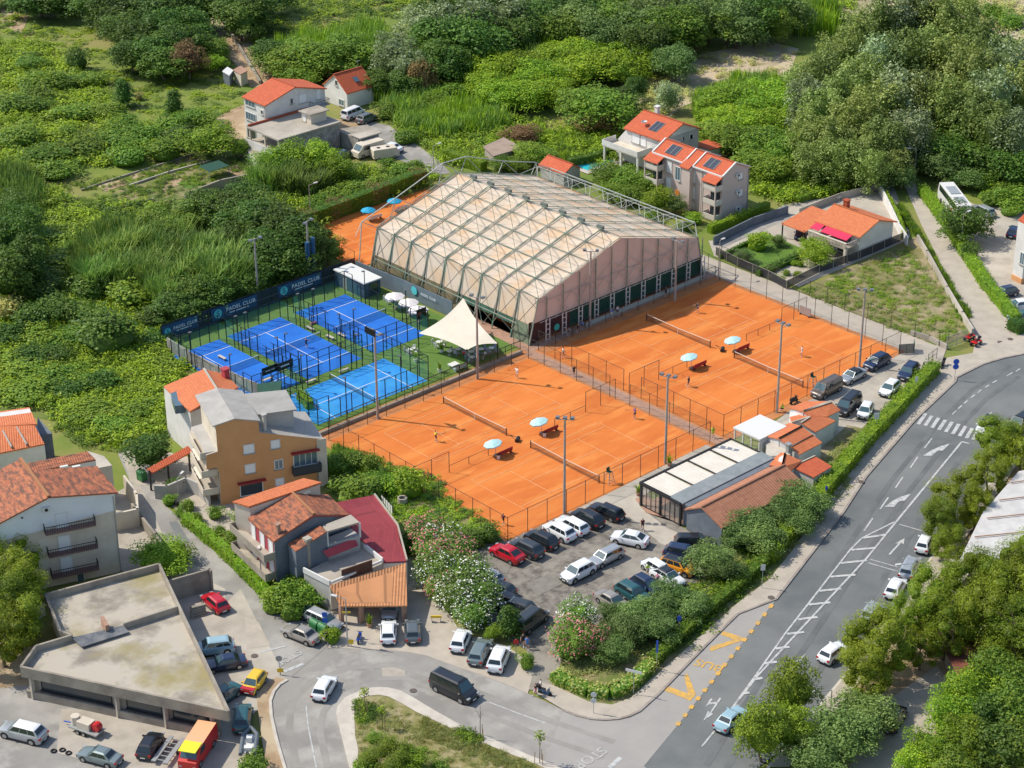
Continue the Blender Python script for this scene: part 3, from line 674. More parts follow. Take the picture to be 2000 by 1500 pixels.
    e = mb.build('emblem_disc', M('teal_emblem', (.03,.40,.34), rough=.6), H0, world=False); e.rotation_euler = (R(90), 0, 0); e.location = Vector((5.2, -.6, 1.7))-Vector((19, 19, 0))
hall()
# ---------------------------------------------------------------- chain-link fences
def meshmat(name, c, a, s=18):
    m = M(name, c, rough=.6, alpha=1.); n = m.node_tree.nodes; l = m.node_tree.links; b = n['Principled BSDF']
    t = n.new('ShaderNodeBsdfTransparent'); mx = n.new('ShaderNodeMixShader'); mx.inputs[0].default_value = a
    o = n['Material Output']; l.new(t.outputs[0], mx.inputs[1]); l.new(b.outputs[0], mx.inputs[2]); l.new(mx.outputs[0], o.inputs[0]); return m
m_chain = meshmat('chain_link', (.10,.07,.05), .08)
m_netm = meshmat('tennis_net_mesh', (.07,.05,.045), .42)
m_cage = meshmat('padel_wire_mesh', (.01,.04,.04), .10)
m_cglassp = meshmat('tempered_glass', (.02,.30,.28), .13)
m_windb = meshmat('windbreak_cloth', (.015,.03,.05), .86)
def fence(name, label, pts, h=3.4, step=3.4, pm=m_fencepost, mm=m_chain, cat='fence', r=.045, group=None, rails=(1,), base=None, skip=(), gnd=0.):
    q = [Vector((*p[:2], 0)) for p in pts]; t = thing(name, label, cat, q[0], 0, group)
    ms = MB(); rl = MB(); first = True
    for a, b in zip(q, q[1:]):
        d = b-a; n = max(1, round(d.length/step))
        for i in range(n+1):
            if i == 0 and not first: continue
            p = a+d*i/n; pb = MB(); pb.tube((p.x, p.y, gnd), (p.x, p.y, h+.05), r, n=6); pb.build('post', pm, t)
        first = False
        ms.face([(a.x, a.y, gnd+.05), (b.x, b.y, gnd+.05), (b.x, b.y, h), (a.x, a.y, h)])
        for k in rails: rl.beam((a.x, a.y, h*k), (b.x, b.y, h*k), .045)
        if base: rl.beam((a.x, a.y, .1), (b.x, b.y, .1), .06)
    ms.build('wire_mesh', mm, t); rl.build('rail', pm, t); return t
X0, X1, Y0, Y1 = -40.3, -2.9, -39.3, -3.0
fence('court_fence', 'chain-link fence along the car park side of the near clay courts', [(X0, Y0), (X1, Y0)])
fence('court_fence', 'chain-link fence between the near clay courts and the rough grass by the houses', [(X0, Y0), (X0, Y1)])
fence('court_fence', 'chain-link fence between the near clay courts and the padel terrace', [(X0, Y1), (X1, Y1)])
fence('court_fence', 'chain-link fence on the near side of the narrow brick path between the court blocks', [(X1, Y0), (X1, -24)])
fence('court_fence', 'shorter chain-link fence on the near courts side of the brick path, hall end', [(X1, -20), (X1, Y1)])
X2, X3 = -.1, 38.8
fence('court_fence', 'chain-link fence on the far side of the narrow brick path between the court blocks', [(X2, -39.2), (X2, -23.5)])
fence('court_fence', 'shorter chain-link fence on the far courts side of the brick path, hall end', [(X2, -20), (X2, -2.2)])
fence('court_fence', 'chain-link fence behind the parked cars and the tiled clubhouse on the far courts', [(X2, -39.2), (X3, -39.2)])
fence('court_fence', 'chain-link fence along the pale service path beside the dry lot', [(X3, -39.2), (X3, -3.2), (40, 3)])
fence('court_fence', 'chain-link fence in front of the hall opening', [(X2, -2.2), (X3, -2.2)], h=2.2)
fence('path_fence', 'outer wire fence of the pale service path next to the vacant lot', [(44.6, -42), (44.6, -24), (44.6, -10), (44.8, 2)], h=2.6, step=4)
fence('court_fence', 'wire fence at the end of the clay court behind the hall', [(-1, 60), (-1, 40.3)], h=3.2)
for (xa, xb, hh_, lb) in ((-40.3, -34.2, 3.2, 'tall end fence between the two near clay courts on the side of the houses'), (-34.2, -27.2, 1.1, 'low divider fence between the two near clay courts, left of the cyan umbrella'),
        (-14.8, -8.8, 1.1, 'low divider fence between the two near clay courts, right of the umbrellas'), (-8.8, -2.9, 3.2, 'tall end fence between the two near clay courts on the brick path side'),
        (-.1, 6., 3.2, 'tall end fence between the two far clay courts on the brick path side'), (6., 12., 1.1, 'low divider fence between the far clay courts before the red benches'),
        (25., 33., 1.1, 'low divider fence between the far clay courts beyond the second umbrella'), (33, 38.8, 3., 'tall end fence between the far clay courts by the service path')):
    fence('divider_fence', lb, [(xa, -21.1), (xb, -21.1)], h=hh_, step=2.9)
fence('corner_gate', 'dark green gate frame with netting at the far corner of the clay courts', [g(1755,692), g(1785,690), g(1784,682)], h=1.6, step=1.5, pm=M('gate_green', (.02,.12,.08), rough=.5), mm=m_windb, cat='gate')
fence('site_gate', 'open metal gate leaf at the end of the tall road hedge', [g(1812,712), g(1829,700)], h=1.7, step=1.6, cat='gate', rails=(1, .5))
fence('barred_gate', 'grey barred gate between pillars at the corner of the dry lot', [g(1848,682), g(1887,668)], h=2., step=2.5, pm=m_steel, cat='gate', rails=(1, .12, .5), mm=meshmat('bars', (.3,.28,.25), .35))
# ---------------------------------------------------------------- tennis nets
def net(x, y, label):
    t = thing('tennis_net', label, 'tennis net', (x, y, 0), group='tennis nets on the clay courts')
    for s_ in (-1, 1):
        mb = MB(); mb.tube((x, y+s_*6.6, 0), (x, y+s_*6.6, 1.15), .08, n=8); mb.build('post', m_fencepost, t)
    mb = MB(); mb.face([(x, y-6.6, .05), (x, y, .05), (x, y, .95), (x, y-6.6, 1.1)]); mb.face([(x, y, .05), (x, y+6.6, .05), (x, y+6.6, 1.1), (x, y, .95)]); mb.build('net_mesh', m_netm, t)
    mb = MB(); mb.beam((x, y-6.6, 1.1), (x, y, .97), .05, .09); mb.beam((x, y, .97), (x, y+6.6, 1.1), .05, .09); mb.build('white_tape', M('net_tape', (.75,.62,.5), rough=.8), t)
    mb = MB(); mb.beam((x, y, 0), (x, y, .95), .06); mb.build('centre_strap', m_wht, t)
net(-21.6, -12, 'tennis net on the near clay court next to the padel terrace'); net(-21.6, -30.1, 'tennis net on the near clay court next to the car park')
net(19.3, -12.4, 'tennis net on the far clay court in front of the hall'); net(19.3, -30.4, 'tennis net on the far clay court beside the clubhouse')
# ---------------------------------------------------------------- floodlight poles
def lamp(x, y, h, label, arms=2, rz=0., mat=m_pole, head=M('floodlight_grey', (.16,.17,.18), rough=.4), group='floodlight poles round the courts', big=True, board=None):
    t = thing('floodlight_pole', label, 'floodlight', (x, y, 0), rz, group)
    mb = MB(); mb.tube((0, 0, 0), (0, 0, h), .20 if big else .14, .13 if big else .09, n=10); mb.build('pole', mat, t, world=False)
    mb = MB(); mb.beam((-1.1, 0, h-.1), (1.1, 0, h-.1), .09); mb.build('cross_arm', m_steel, t, world=False)
    for i in range(arms):
        sx = (-.95+1.9*i/(max(1, arms-1))); mb = MB(); mb.box((sx, -.25, h+.05), (.5, .55, .22)); mb.box((sx, -.53, h+.0), (.4, .03, .16), m=1)
        mb.build('flood_lamp', [head, m_hl], t, world=False)
    if board:
        mb = MB(); mb.box((.9, .1, h-.1), (2.2, .08, .95)); b = mb.build('sign_board', m_black, t, world=False)
    return t
PO = [(738, 818, 650, 'pale concrete floodlight pole at the corner of the worn padel court, black board on top', 1), (933, 740, 580, 'floodlight pole standing beside the cream shade sail', 0), (1102, 1003, 818, 'tall floodlight pole rising behind the row of cars parked at the clay court', 0),
      (1517, 805, 632, 'tall floodlight pole beside the white pergola of the clubhouse', 0), (1299, 905, 735, 'tall floodlight pole at the corner of the white-roofed pavilion', 0), (1678, 717, 567, 'tall floodlight pole by the cars near the far court corner', 0),
      (505, 592, 466, 'weathered pole with lamps in front of the reed thicket behind the padel courts', 0), (605, 548, 432, 'lamp pole next to the two dark rolled banners behind the padel courts', 0), (1152, 636, 490, 'slim floodlight pole in front of the hall gable, left of the apex', 0),
      (1318, 588, 470, 'slim floodlight pole in front of the hall gable, right half', 0)]
def hgt(bx, by, ty):
    p = P(bx, by); lo, hi = 0., 40.
    for _ in range(40):
        m = (lo+hi)/2; v = Vector((p.x, p.y, m))-CAM
        q = cam.matrix_world.inverted() @ Vector((p.x, p.y, m)); yy = 750-q.y/-q.z*F
        if yy > ty: lo = m
        else: hi = m
    return lo
bpy.context.view_layer.update()
for i, (x, y, ty, lb, bd) in enumerate(PO):
    gx, gy = g(x, y); lamp(gx, gy, hgt(x, y, ty), lb, arms=3 if i in (2, 3, 4, 5) else 2, rz=R(90 if i not in (6, 7) else 0)+R(20*(i % 3)), board=bd)
def street(x, y, ty, label, h=None, m=m_steel, arm=1.2, rz=0., cat='street lamp'):
    gx, gy = g(x, y); h = h or hgt(x, y, ty); t = thing('street_lamp', label, cat, (gx, gy, 0), rz)
    mb = MB(); mb.tube((0, 0, 0), (0, 0, h), .09, .055, n=8); mb.build('pole', m, t, world=False)
    mb = MB(); mb.beam((0, 0, h-.02), (arm, 0, h+.1), .06); mb.build('arm', m, t, world=False)
    mb = MB(); mb.box((arm+.25, 0, h+.12), (.75, .3, .14)); mb.build('lamp_head', M('lamp_head_pale', (.6,.6,.58), rough=.4), t, world=False); return t
street(847, 332, 285, 'thin street lamp at the bend of the country lane behind the hall'); street(1785, 352, 290, 'street lamp in front of the tall poplars at the end of the narrow lane', rz=2.5)
street(1876, 483, 418, 'pale concrete lamp post beside the round tree at the coach parking', m=m_pole); street(607, 432, 362, 'lamp post behind the back clay court hedge', m=m_pole)
street(350, 985, 935, 'slim lamp post at the garden wall of the orange house', rz=.5); street(512, 1148, 1083, 'lamp post rising from the lane hedge beside the raspberry house', rz=1.)
street(679, 1262, 1170, 'street lamp with two road signs in front of the tiled carport', rz=2.); street(1789, 1130, 1100, 'street lamp with white head leaning over the silver car on the main road', rz=2.6, arm=2.2)
street(1622, 1385, 1348, 'street lamp between the pine and the plane tree at the road edge', rz=2.6, arm=2.)
street(1403, 545, 470, 'plain concrete pole at the hall corner beside the service path', m=m_pole, arm=.5)
# ---------------------------------------------------------------- umbrellas with benches on the courts
def umbrella(x, y, label, m, h=2.3, r=1.3, bench=None, tilt=.0, blabel=None, bm=m_dkred):
    t = thing('parasol', label, 'parasol', (x, y, 0))
    mb = MB(); mb.tube((0, 0, 0), (0, 0, h), .04, n=6); mb.build('pole', m_wht, t, world=False)
    mb = MB(); n = 8; top = (0, 0, h+.12)
    for i in range(n):
        a, b = 2*math.pi*i/n, 2*math.pi*(i+1)/n; pa = (r*cos(a), r*sin(a), h-.42); pb = (r*cos(b), r*sin(b), h-.42); ma = (r*.5*cos(a), r*.5*sin(a), h-.1); m_ = (r*.5*cos(b), r*.5*sin(b), h-.1)
        mb.face([top, ma, m_]); mb.face([ma, pa, pb, m_]); mb.face([pa, (pa[0]*1., pa[1], pa[2]-.16), (pb[0], pb[1], pb[2]-.16), pb])
    c = mb.build('canopy', m, t, world=False); c.rotation_euler = (tilt, tilt*.6, .2); c.location = (0, 0, 0)
    mb = MB(); mb.lathe((0, 0, 0), [(.3, 0), (.3, .1), (.06, .14)], 10); mb.build('base', m_concd, t, world=False)
    if blabel:
        b = thing('bench', blabel, 'bench', (x+.9, y-.7, 0), 0)
        mb = MB(); mb.box((0, 0, .45), (2.6, .5, .07)); mb.build('seat', bm, b, world=False)
        mb = MB(); mb.box((0, -.27, .75), (2.6, .06, .5)); mb.build('backrest', bm, b, world=False)
        for sx in (-1.1, 1.1):
            mb = MB(); mb.box((sx, -.05, .22), (.08, .5, .44)); mb.build('leg', m_trim, b, world=False)
    return t
PB = 'bench under the '
u = lambda x, y, h=2.2: g(x, y, h)
for (x, y, lb, m, bl) in ((1058, 819, 'cyan parasol between the near clay courts, the further of the two', m_umb, 'dark red bench in the shade of the further near-court parasol'), (968, 862, 'cyan parasol between the near clay courts, closest to the houses', m_umb, 'dark red bench in the shade of the closest near-court parasol'),
        (1436, 660, 'pale blue parasol between the far clay courts, the further one', m_umb, 'red bench under the further far-court parasol'), (1351, 693, 'pale blue parasol between the far clay courts, nearer the brick path', m_umb, 'red bench under the far-court parasol nearer the brick path')):
    gx, gy = u(x, y); umbrella(gx, gy, lb, m, blabel=bl, tilt=-.18, bm=m_dkred if 'dark' in bl else M('bench_red', (.4,.02,.025), rough=.6))
    if 'dark' in bl:
        k = thing('waste_bin', 'white bin beside the '+bl.split('shade of the ')[1], 'bin', (gx-.4, gy-1.0, 0)); mb = MB(); mb.lathe((0, 0, 0), [(.2, 0), (.26, .7), (.24, .7), (.2, .1)], 10); mb.build('bin_body', m_wht, k, world=False); mb = MB(); mb.lathe((0, 0, 0), [(.28, .7), (.28, .76), (.0, .8)], 10); mb.build('lid', m_trim, k, world=False)
for x, y, lb, bl in ((719, 407, 'bright blue parasol on the clay court behind the hall, left one', 'white bench under the left bright blue parasol'), (770, 389, 'bright blue parasol on the clay court behind the hall, right one', 'white bench under the right bright blue parasol')):
    gx, gy = u(x, y); umbrella(gx, gy, lb, m_umb2, blabel=bl, bm=m_wht)
UC = 'umpire chair'
def umpire(x, y, label, rz=0):
    gx, gy = g(x, y); t = thing('umpire_chair', label, 'umpire chair', (gx, gy, 0), rz)
    for sx in (-1, 1):
        for sy in (-1, 1):
            mb = MB(); mb.beam((sx*.55, sy*.5, 0), (sx*.28, sy*.25, 1.7), .06); mb.build('leg', m_steel, t, world=False)
    mb = MB(); mb.box((0, 0, 1.75), (.6, .6, .06)); mb.build('seat', m_green, t, world=False)
    mb = MB(); mb.box((0, .28, 2.05), (.6, .05, .55)); mb.build('backrest', m_green, t, world=False)
    mb = MB()
    for k in range(4): mb.beam((-.5+.06*k, -.48+.06*k, .35+.35*k), (.5-.06*k, -.48+.06*k, .35+.35*k), .05)
    mb.build('ladder_rungs', m_steel, t, world=False)
umpire(1190, 944, 'umpire chair by the car park fence on the near clay court'); umpire(1587, 757, 'umpire chair by the parked cars on the far clay court')
def scoreb(x, y, label, rz=0, c=m_steel, w_=2.2, h_=1.3):
    gx, gy = g(x, y); t = thing('notice_panel', label, 'panel', (gx, gy, 0), rz)
    mb = MB(); mb.box((0, 0, .2+h_/2), (w_, .12, h_)); mb.build('panel', c, t, world=False)
    for s_ in (-1, 1):
        mb = MB(); mb.box((s_*w_*.4, 0, .15), (.08, .4, .3)); mb.build('foot', m_fencepost, t, world=False)
scoreb(1572, 617, 'grey upright panel by the tall fence of the far clay courts', R(90)); scoreb(808, 945, 'grey upright panel by the shrub at the near court corner', R(80), w_=1.4)
def trolley(x, y, label, c=m_trim):
    gx, gy = g(x, y); t = thing('court_roller', label, 'court roller', (gx, gy, 0), .6)
    mb = MB(); mb.tube((-.5, 0, .3), (.5, 0, .3), .3, n=12); mb.build('drum', c, t, world=False); mb = MB(); mb.beam((-.5, 0, .3), (0, 1.1, .9), .05); mb.beam((.5, 0, .3), (0, 1.1, .9), .05); mb.build('handle', m_fencepost, t, world=False)
trolley(1011, 862, 'court roller left at the net post between the near clay courts'); trolley(1411, 686, 'court roller left between the far clay courts'); trolley(838, 935, 'dark maroon roller by the corner of the near clay court', m_dkred)
# ---------------------------------------------------------------- padel club
def padel(i, label):
    cx, cy, ax, _ = PD[i]; t = thing('padel_cage', label, 'padel court', (cx, cy, 0), R(90) if ax else 0, 'glass-walled padel courts')
    hx, hy = 5.1, 10.1
    def pole(x, y, h): mb = MB(); mb.beam((x, y, 0), (x, y, h), .10); mb.build('post', m_black, t, world=False)
    x0 = -3.4 if i == 0 else -hx
    for s_ in (-1, 1):
        n = 5
        for k in range(n+1): pole(x0+(hx-x0)*k/n, s_*hy, 4.0)
        mb = MB(); mb.face([(x0, s_*hy, .05), (hx, s_*hy, .05), (hx, s_*hy, 2.9), (x0, s_*hy, 2.9)]); mb.build('glass_panel', m_cglassp, t, world=False)
        mb = MB(); mb.face([(x0, s_*hy, 2.95), (hx, s_*hy, 2.95), (hx, s_*hy, 4.), (x0, s_*hy, 4.)]); mb.build('wire_mesh', m_cage, t, world=False)
        mb = MB(); mb.beam((x0, s_*hy, 4.), (hx, s_*hy, 4.), .07); mb.beam((x0, s_*hy, 2.93), (hx, s_*hy, 2.93), .06); mb.build('rail', m_black, t, world=False)
    for s_ in (-1, 1):
        X = s_*hx if s_ > 0 else x0
        for k in range(1, 10):
            y = -hy+2*hy*k/10
            if k == 5: continue
            pole(X, y, 4.0 if k in (1, 9) else 3.0)
        for ss in (-1, 1):
            mb = MB(); mb.face([(X, ss*hy, .05), (X, ss*(hy-4), .05), (X, ss*(hy-4), 2.0), (X, ss*(hy-2), 2.9), (X, ss*hy, 2.9)]); mb.build('glass_panel', m_cglassp, t, world=False)
            mb = MB(); mb.face([(X, ss*(hy-4), .05), (X, ss*1.2, .05), (X, ss*1.2, 3.), (X, ss*(hy-4), 3.)]); mb.build('wire_mesh', m_cage, t, world=False)
            mb = MB(); mb.beam((X, ss*hy, 4), (X, ss*(hy-2), 4), .06); mb.beam((X, ss*(hy-2), 3), (X, ss*1.2, 3), .06); mb.build('rail', m_black, t, world=False)
    mb = MB(); mb.face([(x0, 0, .05), (hx, 0, .05), (hx, 0, .9), (x0, 0, .9)]); nt_ = mb.build('net', m_netm, t, world=False)
    mb = MB(); mb.beam((x0, 0, .92), (hx, 0, .92), .05, .08); q = mb.build('white_tape', m_pline, nt_, world=False)
    for sx in (x0, hx):
        mb = MB(); mb.tube((sx, 0, 0), (sx, 0, 1.0), .06, n=6); mb.build('net_post', m_black, t, world=False)
    for sx, sy in ((x0, -5), (hx, -5), (x0, 5), (hx, 5)):
        pole(sx, sy, 5.6); mb = MB(); mb.box((sx*.96, sy, 5.65), (.5, .35, .1)); mb.build('court_light', M('lamp_dark', (.1,.1,.11), rough=.4), t, world=False)
    return t
padel(0, 'blue padel court at the grey boundary wall, cut narrow by the houses'); padel(1, 'blue padel court in the middle with one player on it'); padel(2, 'blue padel court nearest the umbrellas and the hall'); padel(3, 'lighter worn blue padel court lying crosswise beside the near clay courts')
WB = fence('windbreak_fence', 'dark windbreak fence with club banners behind the three padel courts', [(-39.6, 38.6), (-36.3, 38.6), (-31, 38.6), (-20.8, 38.6), (-19, 38.6), (-8.6, 38.6), (-2.4, 38.6)], h=2.9, step=2.6, pm=m_black, mm=m_windb, rails=(1, .02))
m_ban = M('banner_navy', (.012,.07,.16), (.016,.09,.19), s=.5, rough=.7); m_logo = M('logo_teal', (.10,.55,.58), rough=.6); m_let = M('lettering_white', (.75,.8,.82), rough=.6)
def banner(cx, y, label, w_=8.6, h_=1.95, z=1.65, rot=None, s_=1.):
    t = thing('banner', label, 'banner', (cx, y, z), 0, None)
    if rot: t.rotation_euler = (0, 0, rot)
    mb = MB(); mb.box((0, 0, 0), (w_, .05, h_)); mb.build('cloth', m_ban, t, world=False)
    rr = axes((1, 0, 0), (0, 0, 1))
    mb = MB(); mb.tube((-w_*.36, -.03, 0), (-w_*.36, -.06, 0), .72*s_, n=24); lg = mb.build('logo', m_logo, t, world=False)
    text('logo_letter', 'S', (-w_*.36, -.075, 0), 1.3*s_, m_ban, rr, lg, world=False)
    text('lettering', 'PADEL CLUB', (w_*.14, -.05, .18), (.9*s_), m_let, rr, t, world=False, sp=1.1)
    mb = MB(); mb.box((w_*.10, -.035, -.45*s_), (w_*.42, .02, .14)); mb.build('small_print', m_let, t, world=False)
banner(-36.2, 38.45, 'padel club banner on the windbreak, furthest left by the grey wall', w_=6.4, s_=.78); banner(-26.2, 38.45, 'padel club banner on the windbreak behind the middle court'); banner(-13.6, 38.45, 'padel club banner on the windbreak nearest the white hut')
# wall of the terrace towards houses and clay
def wallobj(name, label, pts, h, m, th=.22, z0=0., cat='wall', cap=None, group=None):
    q = [Vector((*p[:2], 0)) for p in pts]; mb = MB()
    for a, b in zip(q, q[1:]):
        d = (b-a); e = d.normalized()*th*.5
        mb.beam((a.x-e.x, a.y-e.y, z0+(h-z0)/2), (b.x+e.x, b.y+e.y, z0+(h-z0)/2), th, h-z0)
    o = mb.build(name, m); tag(o, label, cat, group); return o
wallobj('boundary_wall', 'pale grey boundary wall along the narrow padel court beside the scrub', [g(327,660,2.), g(372,688,2.), g(440,722,2.), g(500,748,2.), g(545,765,2.)], 2.0, m_wallbg)
wallobj('retaining_wall', 'low concrete kerb wall between padel terrace and clay courts', [(-41.5, -1.0), (-2.6, -1.0)], .5, m_concd, .4)
fence('terrace_fence', 'dark fence on the kerb wall between the artificial turf and the clay courts', [(-41.5, -.9), (-2.6, -.9), (-1.7, 1.5)], h=2.1, step=3., pm=m_black, mm=m_cage)
# white-roofed hut, banner wall, umbrellas
hut = thing('club_hut', 'white flat-roofed dark container hut at the corner of the padel courts', 'hut', (-4.5, 33, 0))
mb = MB(); mb.prism(rect(-7.2, 30.2, -3.9, 37.6), 0, 2.5); mb.build('walls', M('navy_cladding', (.03,.06,.10), (.05,.09,.13), s=1.2, rough=.7), hut)
mb = MB(); mb.box((-5.5, 33.9, 2.62), (3.6, 7.8, .2)); mb.build('roof', m_wht, hut); mb = MB(); mb.box((-5.2, 30.17, 1.2), (1.6, .06, 2.)); mb.build('serving_window', m_glassd, hut)
mb = MB(); mb.box((-7.23, 35, 1.1), (.05, 1., 2.)); mb.build('door', m_steel, hut)
wallobj('banner_wall', 'grey-blue partition wall with a teal emblem behind the white parasols', [(-2.6, 38), (-1.8, 27), (-1.7, 15.5)], 2.7, M('partition_slate', (.16,.20,.23), (.13,.17,.2), s=.7, rough=.8), .12)
mb = MB(); mb.lathe((0, 0, 0), [(0, 0), (.7, 0), (.7, .04), (0, .04)], 20)
e = thing('club_emblem', 'teal round emblem with lettering on the grey-blue partition wall', 'emblem', (-1.98, 24.2, 1.8)); o = mb.build('disc', m_logo, e, world=False); o.rotation_euler = (0, R(-90), 0)
text('lettering', 'PADEL CLUB', (-.05, -3.4, 0), .62, m_let, axes((0, -1, 0), (0, 0, 1)), e, world=False)
for k, (x, y, lb) in enumerate(((771, 575, 'white parasol on the padel terrace nearest the hut'), (798, 587, 'white parasol on the padel terrace, middle of the three'), (817, 601, 'white parasol on the padel terrace nearest the shade sail'))):
    gx, gy = g(x, y, 2.4); umbrella(gx, gy, lb, m_umbw, h=2.5, r=1.6)
for (x, y, lb, w_, h_, rz) in ((823, 612, 'black sign board with a red emblem at the terrace gate', 1.9, 1.6, 0), (527, 722, 'black sponsor board on the fence of the narrow padel court', 2.8, 1.2, 0), (557, 713, 'black sponsor board on the fence beside the middle padel court', 2.8, 1.2, 0)):
    gx, gy = g(x, y, 2.6); t = thing('sign_board', lb, 'sign', (gx, gy, 2.6), 0); mb = MB(); mb.box((0, 0, 0), (w_, .08, h_)); mb.build('board', m_black, t, world=False)
    for s_ in (-1, 1):
        mb = MB(); mb.beam((s_*w_*.45, .06, -2.6), (s_*w_*.45, .06, h_/2), .08); mb.build('post', m_black, t, world=False)
    mb = MB(); mb.tube((-w_*.25, -.04, 0), (-w_*.25, -.06, 0), .35, n=14) if 'red' in lb else mb.box((0, -.05, 0), (w_*.6, .02, .22)); mb.build('emblem', m_redp if 'red' in lb else m_let, t, world=False)
# shade sail on four posts
S4 = [P(905, 582, 5.2), P(817, 651, 3.0), P(912, 684, 3.4), P(972, 671, 3.0)]
ss = thing('shade_sail', 'large cream shade sail with one raised corner over the terrace seating', 'shade sail', (-9, 6, 0))
mb = MB(); N = 10; grid = []
for i in range(N+1):
    row = []
    for j in range(N+1):
        a, b = i/N, j/N; p = S4[0].lerp(S4[1], a).lerp(S4[3].lerp(S4[2], a), b)
        ctr = (S4[0]+S4[1]+S4[2]+S4[3])/4; e = 1-min(1, 4*a*(1-a)*1.0)*0; pull = .10*(4*a*(1-a) if (j in (0, N)) else 0) ; pb_ = .10*(4*b*(1-b) if (i in (0, N)) else 0)
        w1 = .14*4*a*(1-a)*abs(2*b-1)**2+.14*4*b*(1-b)*abs(2*a-1)**2
        p = p.lerp(ctr, w1); p.z -= .35*16*a*(1-a)*b*(1-b)*.6; row.append(p)
    grid.append(row)
for i in range(N):
    for j in range(N): mb.face([grid[i][j], grid[i+1][j], grid[i+1][j+1], grid[i][j+1]])
mb.build('canopy', m_sail, ss, smooth=True)
for p in S4:
    mb = MB(); mb.tube((p.x, p.y, 0), (p.x, p.y, p.z+.2), .08, n=8); mb.build('post', m_black, ss)
# ---------------------------------------------------------------- garden furniture, planters
pr_tab = Proto(); mb = MB(); mb.lathe((0, 0, 0), [(0, .72), (.45, .72), (.45, .76), (0, .76)], 14); pr_tab.add('tabletop', mb.mesh('table_top', m_wht))
mb = MB(); mb.tube((0, 0, 0), (0, 0, .72), .04, n=6); pr_tab.add('leg', mb.mesh('table_leg', m_steel)); mb = MB(); mb.lathe((0, 0, 0), [(.28, 0), (.28, .04), (.04, .07)], 10); pr_tab.add('foot', mb.mesh('table_foot', m_steel))
def chairproto(m, nm):
    p = Proto(); mb = MB(); mb.box((0, 0, .45), (.5, .5, .06)); p.add('seat', mb.mesh(nm+'_seat', m)); mb = MB(); mb.box((0, .24, .72), (.5, .06, .5)); p.add('backrest', mb.mesh(nm+'_back', m))
    for sx in (-1, 1):
        for sy in (-1, 1):
            mb = MB(); mb.beam((sx*.22, sy*.22, 0), (sx*.2, sy*.2, .45), .05); p.add('leg', mb.mesh(nm+'_leg', m))
    return p
pr_ch = chairproto(m_wht, 'white_chair'); pr_chb = chairproto(M('blue_grey_plastic', (.2,.3,.33), rough=.6), 'blue_chair'); pr_chl = chairproto(M('lilac_plastic', (.42,.38,.5), rough=.6), 'lilac_chair')
def setout(x, y, lb, n=4, pc=pr_ch, z=0, g2='seats on the padel terrace'):
    gx, gy = g(x, y); pr_tab.put('round_table', 'round white table '+lb, 'table', (gx, gy, z))
    for k in range(n):
        a = 2*math.pi*k/n+.4; pc.put('garden_chair', ('white' if pc is pr_ch else 'blue-grey' if pc is pr_chb else 'lilac')+' plastic chair at the round table '+lb, 'chair', (gx+.85*cos(a), gy+.85*sin(a), z), a-math.pi/2, group='chairs round the table '+lb)
setout(762, 590, 'nearest the hut'); setout(786, 602, 'under the middle white parasol', pc=pr_chb); setout(808, 614, 'under the white parasol by the sail')
setout(803, 690, 'next to the worn padel court'); setout(857, 676, 'left of the shade sail'); setout(895, 690, 'in the middle of the sail shade', pc=pr_chl); setout(920, 695, 'at the front of the sail shade', pc=pr_ch)
setout(940, 690, 'in the right part of the sail shade', pc=pr_chb); setout(960, 688, 'at the right corner of the sail', pc=pr_chl); setout(878, 694, 'standing free on the turf in front of the sail', n=0); setout(922, 706, 'behind the sail front post', pc=pr_chb)
def bigbench(x, y, lb, m, rz=0):
    gx, gy = g(x, y); t = thing('bench', lb, 'bench', (gx, gy, 0), rz); mb = MB(); mb.box((0, 0, .42), (2.2, .7, .14)); mb.build('seat', m, t, world=False)
    mb = MB(); mb.box((0, .32, .7), (2.2, .14, .5)); mb.build('backrest', m, t, world=False)
    for s_ in (-1, 1):
        mb = MB(); mb.box((s_*.95, 0, .18), (.1, .6, .36)); mb.build('leg', m, t, world=False)
bigbench(898, 722, 'pale grey-green sofa bench beside the white lounge table', M('pale_teal_plastic', (.35,.45,.42), rough=.6), R(180))
gx, gy = g(886, 716); t = thing('lounge_table', 'white square lounge table on the turf beside the sofa bench', 'table', (gx, gy, 0)); mb = MB(); mb.box((0, 0, .42), (1.5, 1.1, .1)); mb.build('tabletop', m_wht, t, world=False)
for sx in (-.6, .6):
    for sy in (-.4, .4): mb = MB(); mb.box((sx, sy, .19), (.1, .1, .38)); mb.build('leg', m_wht, t, world=False)
for x, y, lb in ((434, 702, 'low bench on the turf strip beside the narrow padel court, far one'), (522, 745, 'low bench on the turf strip beside the narrow padel court, near one'), (606, 645, 'low bench on the turf strip between the blue courts, far one'), (645, 662, 'low bench on the turf strip between the blue courts, near one'), (608, 748, 'low bench at the end of the middle padel court'), (672, 727, 'low bench behind the worn padel court'), (668, 658, 'pale bench between the blue courts by the glass')):
    gx, gy = g(x, y); t = thing('low_bench', lb, 'bench', (gx, gy, 0), R(90) if x < 670 and y < 740 else 0); mb = MB(); mb.box((0, 0, .42), (1.7, .45, .07)); mb.build('seat', M('pale_bench', (.5,.45,.38), rough=.8), t, world=False)
    for s_ in (-1, 1): mb = MB(); mb.box((s_*.7, 0, .19), (.08, .4, .38)); mb.build('leg', m_steel, t, world=False)
def leaves(mbv, rng, n, c, r, size, up=.0, mats=(0, 1), pm=.5, flat=0.):
    """n leaf faces spread through an ellipsoid shell; returns arrays"""
